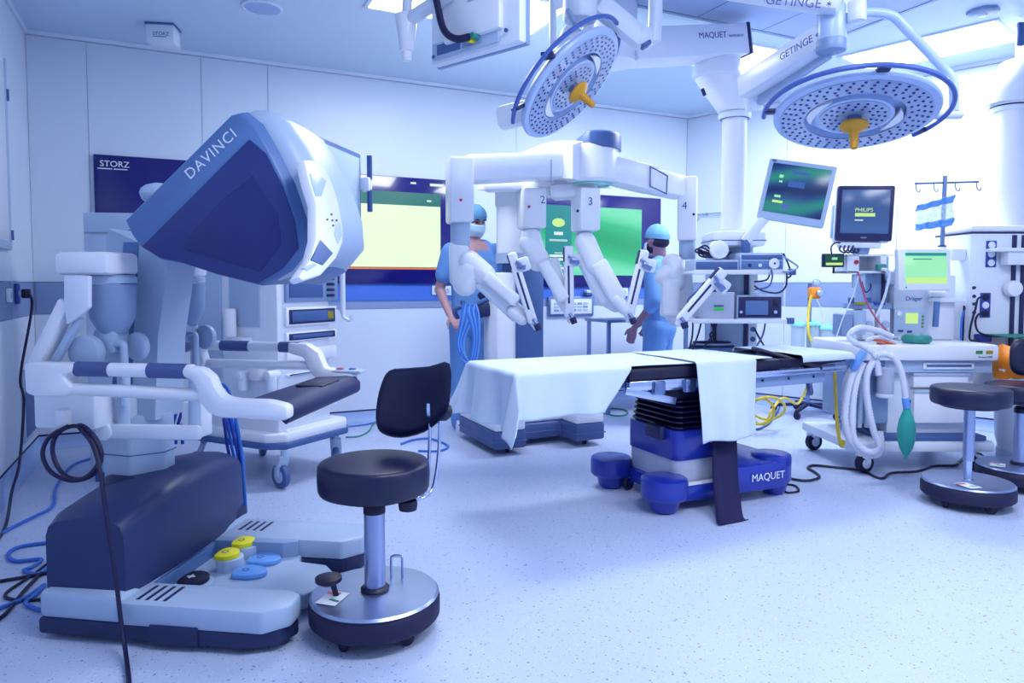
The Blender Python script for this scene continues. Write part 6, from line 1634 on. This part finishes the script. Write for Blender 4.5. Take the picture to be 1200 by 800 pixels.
# rail column left of the tower and gas modules
a_, b_ = aw(1023, 370, 4.8), aw(1044, 300, 4.8)
k = MB(); k.b2((a_.x, .10, ZW), (b_.x, .34, b_.z), .008); k.build('rear_column', 'mid_grey', an)
k = MB(); k.b2((b_.x - .05, .09, ZW + .1), (b_.x - .03, .101, b_.z - .05)); k.build('column_slot', 'navy', an)
a_, b_ = aw(991, 320, 4.72), aw(1046, 298, 4.72)
k = MB(); k.b2((a_.x, -.02, a_.z), (b_.x, .2, a_.z + .015), .003); k.b2((a_.x, -.02, b_.z - .012), (b_.x, .2, b_.z), .003); k.b2((a_.x, -.02, a_.z), (a_.x + .08, .2, b_.z), .004); k.b2((a_.x, .16, a_.z), (b_.x, .2, b_.z), .003); k.b2((b_.x - .09, -.02, a_.z), (b_.x - .05, .2, b_.z), .003); rk = k.build('module_rack', 'white', an)
k = MB(); p = aw(1003, 307, 4.70); k.cyl((p.x, -.035, p.z), (p.x, -.015, p.z), .014, n=12); k.build('red_port', 'red_dot', rk)
k = MB(); p = aw(1031, 313, 4.70); k.b2((p.x - .03, -.05, p.z - .02), (p.x + .03, -.015, p.z + .02), .006); k.build('green_port', 'cable_green', rk)
a_, b_ = aw(965, 313, 4.70), aw(990, 297, 4.70)
k = MB(); k.b2((a_.x, -.02, a_.z), (b_.x, .02, b_.z), .006); ms = k.build('small_screen', 'black_gloss', an)
k = MB(); k.b2((a_.x + .008, -.0225, a_.z + .01), (b_.x - .008, -.019, b_.z - .01)); ssn = k.build('screen', 'ui_darkgreen', ms)
k = MB(); k.b2((a_.x + .015, -.0245, a_.z + .014), (b_.x - .015, -.022, a_.z + .03)); k.build('screen_bar', 'ui_lime', ms)
k = MB(); k.b2((a_.x + .055, -.0245, a_.z + .05), (a_.x + .09, -.022, a_.z + .065)); k.build('screen_digit', 'ui_mint', ms)
# lower modules on the left: ventilator pods, boxes
for (x0, y0, x1, y1, yy, m_) in ((986, 368, 1000, 394, -.06, 'mid_grey'), (1000, 364, 1016, 392, -.04, 'cool_grey'), (1010, 362, 1026, 398, .0, 'white'), (1030, 362, 1044, 398, .0, 'white')):
    a_, b_ = aw(x0, y1, 4.72 + yy), aw(x1, y0, 4.72 + yy); k = MB(); k.b2((a_.x, yy, a_.z), (b_.x, yy + .14, b_.z), .01); o = k.build('gas_module', m_, an)
    if m_ == 'white':
        k = MB(); k.cyl(((a_.x + b_.x) / 2, yy - .02, (a_.z + b_.z) / 2), ((a_.x + b_.x) / 2, yy, (a_.z + b_.z) / 2), .025, n=16, bev=.004); k.build('dial', 'cool_grey', o)
for (px, m_) in ((1008, 'yellow_mark'), (1030, 'cable_dblue')):
    a_, b_ = aw(px - 6, 357, 4.74), aw(px + 6, 354, 4.74); k = MB(); k.b2((a_.x, -.0, a_.z), (b_.x, .1, b_.z), .003); k.build('vaporizer_label', m_, an)
a_, b_ = aw(1000, 362, 4.76), aw(1044, 351, 4.76); k = MB(); k.b2((a_.x, .02, a_.z), (b_.x, .2, b_.z - .02), .006); k.build('vaporizer_bar', 'mid_grey', an)
for px in (1000, 1020):
    k = MB(); p = aw(px, 352, 4.74); k.cyl((p.x, .05, p.z - .02), (p.x, .05, p.z + .02), .02, n=14, bev=.004); k.build('vaporizer_knob', 'slate', an)
for px in (1004, 1013):
    k = MB(); p = aw(px, 330, 4.72); k.cyl((p.x, .03, p.z - .04), (p.x, .03, p.z + .05), .018, n=14, bev=.003); k.build('sample_flask', 'cool_grey', an)
# main display
cD = P(1082, 316, 4.62)
Md = AF.I @ (Matrix.Translation(cD) @ Matrix.Rotation(R(3), 4, 'Z') @ Matrix.Rotation(R(-5), 4, 'X'))
w, h = .36, .275
k = MB(); k.b2((-w / 2, -.015, -h / 2), (w / 2, .03, h / 2), .012, M=Md); dsp = k.build('main_display', 'white_warm', an)
k = MB(); k.b2((-w / 2 + .045, -.0175, -h / 2 + .045), (w / 2 - .03, -.014, h / 2 - .025), .001, M=Md); k.build('display_screen', 'ui_mint', dsp)
for (x0, z0, x1, z1, m_) in ((-.13, .09, .148, .11, 'ui_teal'), (-.08, .065, .05, .072, 'ui_teal'), (-.08, -.01, .05, .05, 'ui_teal'), (-.13, -.09, .148, -.055, 'ui_lime')):
    k = MB(); k.b2((x0, -.019, z0), (x1, -.017, z1), 0, M=Md)
    if not (m_ == 'ui_teal' and z1 == .05): k.build('display_element', m_, dsp)
k = MB(); k.cyl(Md @ Vector((-w / 2 + .05, -.02, -h / 2 + .02)), Md @ Vector((-w / 2 + .05, -.014, -h / 2 + .02)), .006, n=10); k.build('power_lamp', 'green_label', dsp)
k = MB(); k.obox(aw(1060, 316, 4.68), aw(1045, 330, 4.8), .1, .06, .02); k.build('display_arm', 'white', an)
# side rail with handle at the right of the tower
k = MB(); k.b2((aw(1095, 352, 4.7).x, .0, aw(1095, 354, 4.7).z), (aw(1135, 352, 4.7).x, .05, aw(1095, 349, 4.7).z), .004); k.build('side_rail', 'white', an)
k = MB(); p = aw(1098, 344, 4.7); k.cyl((p.x - .03, .02, p.z), (p.x + .08, .02, p.z), .02, n=14, bev=.005); k.build('rail_knob', 'white_warm', an)
k = MB(); a_, b_ = aw(1098, 353, 4.7), aw(1096, 383, 4.7); k.obox(a_, b_, .03, .03, .004); k.build('handle_bar', 'slate_light', an)
# breathing hoses and green bag
def ribbed(pts, r, nm, m, par, k_=10):
    cp_ = sm(pts, k_); k = MB(); rs = [r * (1 + .10 * (1 if i % 2 else -1)) for i in range(len(cp_))]; k.tube(cp_, rs, 10); return k.build(nm, m, par, world=True, angle=60)
Yh = 4.26
ribbed([P(1046, 395, 4.35), P(1030, 388, 4.35), P(1008, 384, 4.33), P(996, 392, 4.32), P(1000, 400, 4.3), P(1015, 408, 4.28), P(1026, 418, 4.27), P(1030, 440, Yh)], .019, 'breathing_hose', 'hose_white', an, 14)
ribbed([P(1013, 415, 4.3), P(1003, 428, 4.28), P(994, 455, 4.26), P(990, 490, 4.25), P(996, 515, 4.25), P(1010, 530, 4.25), P(1025, 533, 4.25), P(1032, 525, 4.27), P(1031, 505, 4.3)], .021, 'breathing_hose', 'hose_white', an, 14)
ribbed([P(1026, 420, 4.28), P(1017, 435, 4.26), P(1015, 455, 4.25), P(1018, 480, 4.25), P(1024, 505, 4.24), P(1030, 522, 4.24), P(1022, 530, 4.23), P(1008, 524, 4.23), P(1000, 510, 4.24), P(999, 480, 4.26), P(1003, 450, 4.28), P(1012, 425, 4.3)], .02, 'breathing_hose', 'hose_white', an, 14)
ribbed([P(1000, 430, 4.33), P(992, 445, 4.33), P(989, 470, 4.33)], .018, 'breathing_hose', 'hose_white', an, 14)
ribbed([P(1024, 418, 4.26), P(1037, 415, 4.23), P(1050, 422, 4.21), P(1058, 443, 4.2), P(1062, 474, 4.2)], .019, 'bag_hose', 'hose_white', an, 14)
k = MB(); a_ = P(1063, 477, 4.2)
k.lathe([(0, .03), (.017, .03), (.017, .0), (.022, -.02), (.042, -.08), (.052, -.14), (.05, -.19), (.036, -.25), (.016, -.29), (.008, -.30), (.012, -.315), (0, -.315)], c=a_, n=24); k.build('breathing_bag', 'green_bag', an, world=True, angle=70)
k = MB(); k.lathe([(.0, .045), (.02, .045), (.02, .028), (0, .028)], c=a_, n=18); k.build('bag_collar', 'cable_dblue', an, world=True)
k = MB(); k.tube(sm([P(1012, 412, 4.24), P(1004, 424, 4.24), P(1000, 432, 4.26)], 5), .024, 12); k.build('hose_connector', 'pedal_blue', an, world=True)
k = MB(); k.tube([P(1061, 466, 4.198), P(1063, 478, 4.198)], .022, 12); k.build('hose_connector', 'pedal_blue', an, world=True)
for pts, m_, r_ in (([(1005, 318), (1010, 335), (1016, 355), (1028, 375), (1040, 388), (1048, 397)], 'cable_red', .006), ([(1033, 315), (1042, 318), (1040, 335), (1034, 355), (1026, 372)], 'hose_white', .008), ([(1028, 402), (1045, 404), (1058, 407), (1064, 410)], 'cable_orange', .007), ([(1024, 398), (1040, 401), (1060, 408)], 'cable_orange', .007), ([(1007, 320), (1000, 345), (988, 372), (980, 395)], 'hose_white', .004), ([(975, 300), (974, 290), (978, 285), (985, 284)], 'cable_black', .005), ([(1040, 408), (1050, 415), (1056, 428)], 'green_mark', .006),
                    ([(1010, 330), (1014, 342), (1020, 338), (1020, 332)], 'cable_black', .004), ([(1015, 398), (1030, 395), (1045, 399), (1056, 404)], 'hose_white', .012), ([(1022, 395), (1036, 399), (1052, 396)], 'mid_grey', .009)):
    k = MB(); k.tube(sm([P(a_, b_, 4.44 if r_ < .007 or m_.startswith('cable_o') else 4.5) for a_, b_ in pts], 6), r_, 7); k.build('cable', m_, an, world=True)
# bracket with the patient monitor on top
pmc = P(1013, 250, 4.66)
Mp = Matrix.Translation(pmc) @ Matrix.Rotation(R(-16), 4, 'Z') @ Matrix.Rotation(R(2), 4, 'Y')
pm = thing('patient_monitor', 'dark framed patient monitor standing on top of the anaesthesia machine', 'monitor', pmc)
w, h = .345, .365
mbox(pm, Mp, (-w / 2, -.02, -h / 2), (w / 2, .02, h / 2), .014, 'navy', 'front_bezel')
mbox(pm, Mp, (-w / 2 - .005, .018, -h / 2 - .01), (w / 2 - .01, .10, h / 2 - .005), .014, 'white', 'rear_housing')
mbox(pm, Mp, (-w / 2 - .015, .05, -h / 2 + .02), (-w / 2 + .02, .12, h / 2 - .12), .01, 'cool_grey', 'side_module')
scn = mbox(pm, Mp, (-w / 2 + .028, -.023, -h / 2 + .05), (w / 2 - .028, -.018, h / 2 - .03), .001, 'screen_monitor', 'screen')
text_part('PHILIPS', Mp @ frame3((-.062, -.024, .01), (1, 0, 0), (0, 0, 1)), .034, 'ui_lime', scn, world=True)
mbox(pm, Mp, (-.06, -.025, -.022), (.06, -.0228, .0), 0, 'ui_lime', 'text_bar', scn)
mbox(pm, Mp, (-.06, -.025, -.05), (-.01, -.0228, -.043), 0, 'ui_white', 'text_line', scn)
text_part('PHILIPS', Mp @ frame3((-.018, -.021, -h / 2 + .018), (1, 0, 0), (0, 0, 1)), .011, 'text_white', pm, world=True)
mbox(pm, Mp, (-w / 2 + .03, -.01, -h / 2 - .045), (w / 2 - .06, .10, -h / 2 - .008), .01, 'white', 'handle_tray')
p = P(1012, 292, 4.70); q_ = P(1012, 298, 4.7)
k = MB(); k.cyl((p.x, 4.74, q_.z + .001), (p.x, 4.74, p.z + .02), .05, .06, n=22, bev=.006); k.build('swivel', 'mid_grey', pm, world=True)
k = MB()
for i in range(4): k.tube(sm([P(985 + 5 * i, 288, 4.62), P(984 + 5 * i, 293, 4.6), P(990 + 5 * i, 296, 4.62), P(994 + 4 * i, 291, 4.64)], 4), .006, 6)
o = k.build('cable_cluster', 'navy', pm, world=True); o['kind'] = 'stuff'
# things on the worktop
c = P(1074, 398, 4.52)
t = thing('head_ring', 'dark green gel head ring lying on the anaesthesia worktop', 'cushion', (c.x, 4.52, ZW))
k = MB(); k.torus(Matrix.Translation((0, 0, .0285)), .062, .027, 32, 12); k.build('ring', 'cable_green', t)

# ================================================================== right hand stools, bin, suction stand
s2 = Fz(1133, 590, 0)
make_stool('black backless stool in front of the anaesthesia machine', (s2.x, s2.y, 0), R(30), .645, ring=False)
s3 = Fz(1194, 570, 0)
st3, z3 = make_stool('black stool with backrest cut off by the right picture edge', (s3.x, s3.y, 0), R(-20), .615, ring=True)
k = MB(); Mi = MW[st3.name].inverted()
cb3 = P(1212, 418, s3.y + .05)
rings = []
for sc_, off in ((.05, -.015), (.8, -.015), (.97, -.008), (1, .004), (.97, .016), (.8, .022), (.05, .022)):
    rings.append([cb3 + Vector((.15 * sc_ * math.copysign(abs(math.cos(a_)) ** .6, math.cos(a_)), off - .5 * (.15 * sc_ * math.cos(a_)) ** 2, .115 * sc_ * math.copysign(abs(math.sin(a_)) ** .6, math.sin(a_)))) for a_ in [2 * PI * i / 28 for i in range(28)]])
k.loft(rings); k.build('backrest_pad', 'leather', st3, world=True, angle=70)
k = MB(); k.tube(sm([Vector((s3.x + .1, s3.y + .05, z3 - .01)), Vector((s3.x + .2, s3.y + .12, z3 - .01)), Vector((cb3.x + .03, s3.y + .14, z3 + .05)), Vector((cb3.x, s3.y + .085, cb3.z))], 6), .008, 8); k.build('back_tube', 'steel', st3, world=True)
bp = P(1192, 430, 4.62)
t = thing('waste_bin', 'white bin with bright orange liner at the right edge', 'bin', (bp.x + .0, 4.52, 0))
k = MB(); k.lathe([(0, .12), (.15, .12), (.17, .2), (.19, .68), (.185, .69), (.17, .69), (.165, .3), (0, .3)], n=28); k.build('bin_body', 'white', t)
k = MB(); rs = []
for z, r_ in ((.60, .192), (.66, .197), (.70, .205), (.75, .19), (.79, .165), (.80, .14), (.77, .12), (.70, .10)):
    rs.append([Vector(((r_ + .012 * math.sin(5 * a_ + z * 30)) * math.cos(a_), (r_ + .012 * math.sin(4 * a_ + z * 20)) * math.sin(a_), z + .012 * math.sin(3 * a_ + r_ * 40))) for a_ in [2 * PI * i / 36 for i in range(36)]])
k.loft(rs, cap=False); k.build('liner', 'orange', t, angle=60)
k = MB(); k.lathe([(0, .001), (.16, .001), (.16, .125), (0, .125)], n=28); k.build('bin_foot', 'cool_grey', t)
# suction stand by the right wall
ss = Fz(946, 486, 0)
t = thing('suction_stand', 'steel suction stand with clear canisters on a five star base', 'suction stand', (ss.x, ss.y, 0))
for i in range(5):
    a_ = i * 2 * PI / 5 + .25; d = Vector((math.cos(a_), math.sin(a_), 0)); k = MB(); k.obox(d * .03 + Vector((0, 0, .10)), d * .30 + Vector((0, 0, .075)), .035, .03, .008); o = k.build('star_leg', 'navy', t)
    caster(t, 'caster', d * .29, a_ + 1.2, r=.032, w=.03, top=.075, mw='rubber', mc='navy')
zt = P(953, 332, ss.y).z
k = MB(); k.cyl((0, 0, .08), (0, 0, zt), .018, n=14); k.build('pole', 'steel_dark', t)
Yc = ss.y - .12
zs = P(960, 410, Yc).z
k = MB(); a_, b_ = P(925, 410, Yc), P(1000, 410, Yc); k.b2((a_.x, ss.y - .22, zs - .02), (b_.x, ss.y + .03, zs), .004); k.build('canister_shelf', 'cool_grey', t, world=True)
for i, (px, dy) in enumerate(((935, 0), (953, .05), (969, 0), (985, .05))):
    c = P(px, 400, Yc + dy); zt_ = P(px, 382 if i < 2 else 386, Yc).z
    k = MB(); k.lathe([(0, 0), (.052, 0), (.058, .02), (.062, zt_ - zs), (.056, zt_ - zs), (.052, .02), (0, .008)], c=(c.x, c.y, zs + .001), n=24); o = k.build('canister', 'clear', t, world=True)
    k = MB(); k.lathe([(0, 0), (.07, 0), (.072, .012), (.065, .03), (.02, .034), (.018, .05), (0, .05)], c=(c.x, c.y, zt_), n=24); k.build('canister_lid', 'teal_lid', o, world=True)
c = P(954, 343, ss.y - .06); k = MB(); k.b2((c.x - .05, c.y - .05, c.z - .055), (c.x + .05, c.y + .04, c.z + .05), .02); o = k.build('regulator', 'orange', t, world=True)
k = MB(); k.cyl((c.x + .02, c.y - .09, c.z), (c.x + .02, c.y - .04, c.z), .03, n=18, bev=.006); k.build('regulator_knob', 'steel', o, world=True)
k = MB(); k.cyl((c.x + .01, c.y - .04, c.z + .09), (c.x + .01, c.y, c.z + .09), .035, n=20, bev=.005); k.build('gauge', 'steel', o, world=True)
k = MB(); k.tube(sm([P(951, 345, Yc - .05), P(948, 360, Yc - .05), P(947, 385, Yc - .1), P(950, 398, Yc - .12), P(957, 408, Yc - .14)], 6), .012, 8); k.build('yellow_tube', 'yellow_hose', t, world=True)
k = MB(); k.tube(sm([P(957, 350, Yc), P(962, 362, Yc), P(965, 378, Yc)], 6), .005, 6); k.build('clear_tube', 'hose_white', t, world=True)
k = MB(); k.b2((P(950, 395, Yc).x, Yc - .18, zs), (P(968, 395, Yc).x, Yc - .10, zs + .05), .01); k.build('valve_block', 'navy', t, world=True)
# yellow hose drooping beside the machine, loops on the floor
t = thing('yellow_hose', 'yellow gas hose hanging left of the white breathing hoses', 'hose', Fz(990, 524, 0))
k = MB(); k.tube(sm([P(978, 436, 4.40), P(979, 455, 4.40), P(980, 480, 4.38), P(982, 505, 4.36), P(986, 523, 4.34), P(989, 516, 4.34)], 6), .011, 8); k.build('hose', 'yellow_hose', t, world=True)
t = thing('yellow_hose', 'yellow hose loops lying behind the table base near the right wall', 'hose', Fz(895, 492, 0))
for j, (cx, cy, rx, ry) in enumerate(((893, 482, 14, 15), (900, 478, 20, 13))):
    pts = [P(cx + rx * math.cos(a_), cy + ry * math.sin(a_), 5.6 + .12 * math.sin(a_)) for a_ in [2 * PI * i / 16 for i in range(17)]]
    k = MB(); k.tube(sm(pts, 3), .011, 7); k.build('hose_loop', 'yellow_hose', t, world=True)
k = MB(); k.tube(sm([P(877, 494, 5.6), P(884, 497, 5.55), P(898, 494, 5.55), P(905, 480, 5.6), P(918, 466, 5.9), P(934, 473, 6.1), P(942, 462, 6.3), P(947, 450, 6.3)], 6), .011, 7); k.build('hose_run', 'yellow_hose', t, world=True)
t = floor_cable('floor_cable', 'grey cable arching on the floor behind the yellow hose loops', [(876, 503), (890, 502), (903, 494), (912, 480), (916, 468)], 'slate', .008)
floor_cable('floor_cable', 'black cable winding from the table base to the anaesthesia machine', [(922, 560), (945, 563), (960, 559), (955, 553), (947, 548), (955, 545), (985, 548), (1010, 551), (1025, 558), (1035, 560), (1045, 554), (1075, 552), (1095, 546), (1118, 545), (1125, 540), (1135, 530)], 'cable_black', .008)
floor_cable('floor_cable', 'short black cable end beside the blue table base', [(920, 567), (932, 569), (936, 575), (925, 577), (920, 576)], 'cable_black', .006)
floor_cable('floor_cable', 'blue cable running along the floor behind the foreground stool', [(402, 500), (430, 497), (460, 490), (500, 492)], 'cable_blue', .007)
floor_cable('floor_cable', 'thin green cable along the back wall beside the white cart', [(405, 512), (420, 511), (432, 505), (437, 497), (445, 492)], 'cable_green', .006)
floor_cable('floor_cable', 'blue cable curving under the stool backrest', [(470, 520), (485, 515), (505, 514), (525, 522), (515, 528), (490, 528)], 'cable_blue', .008)
floor_cable('floor_cable', 'green hose loop on the floor behind the table drape', [(690, 480), (705, 483), (722, 487), (735, 485), (732, 480), (715, 478)], 'cable_green', .007)
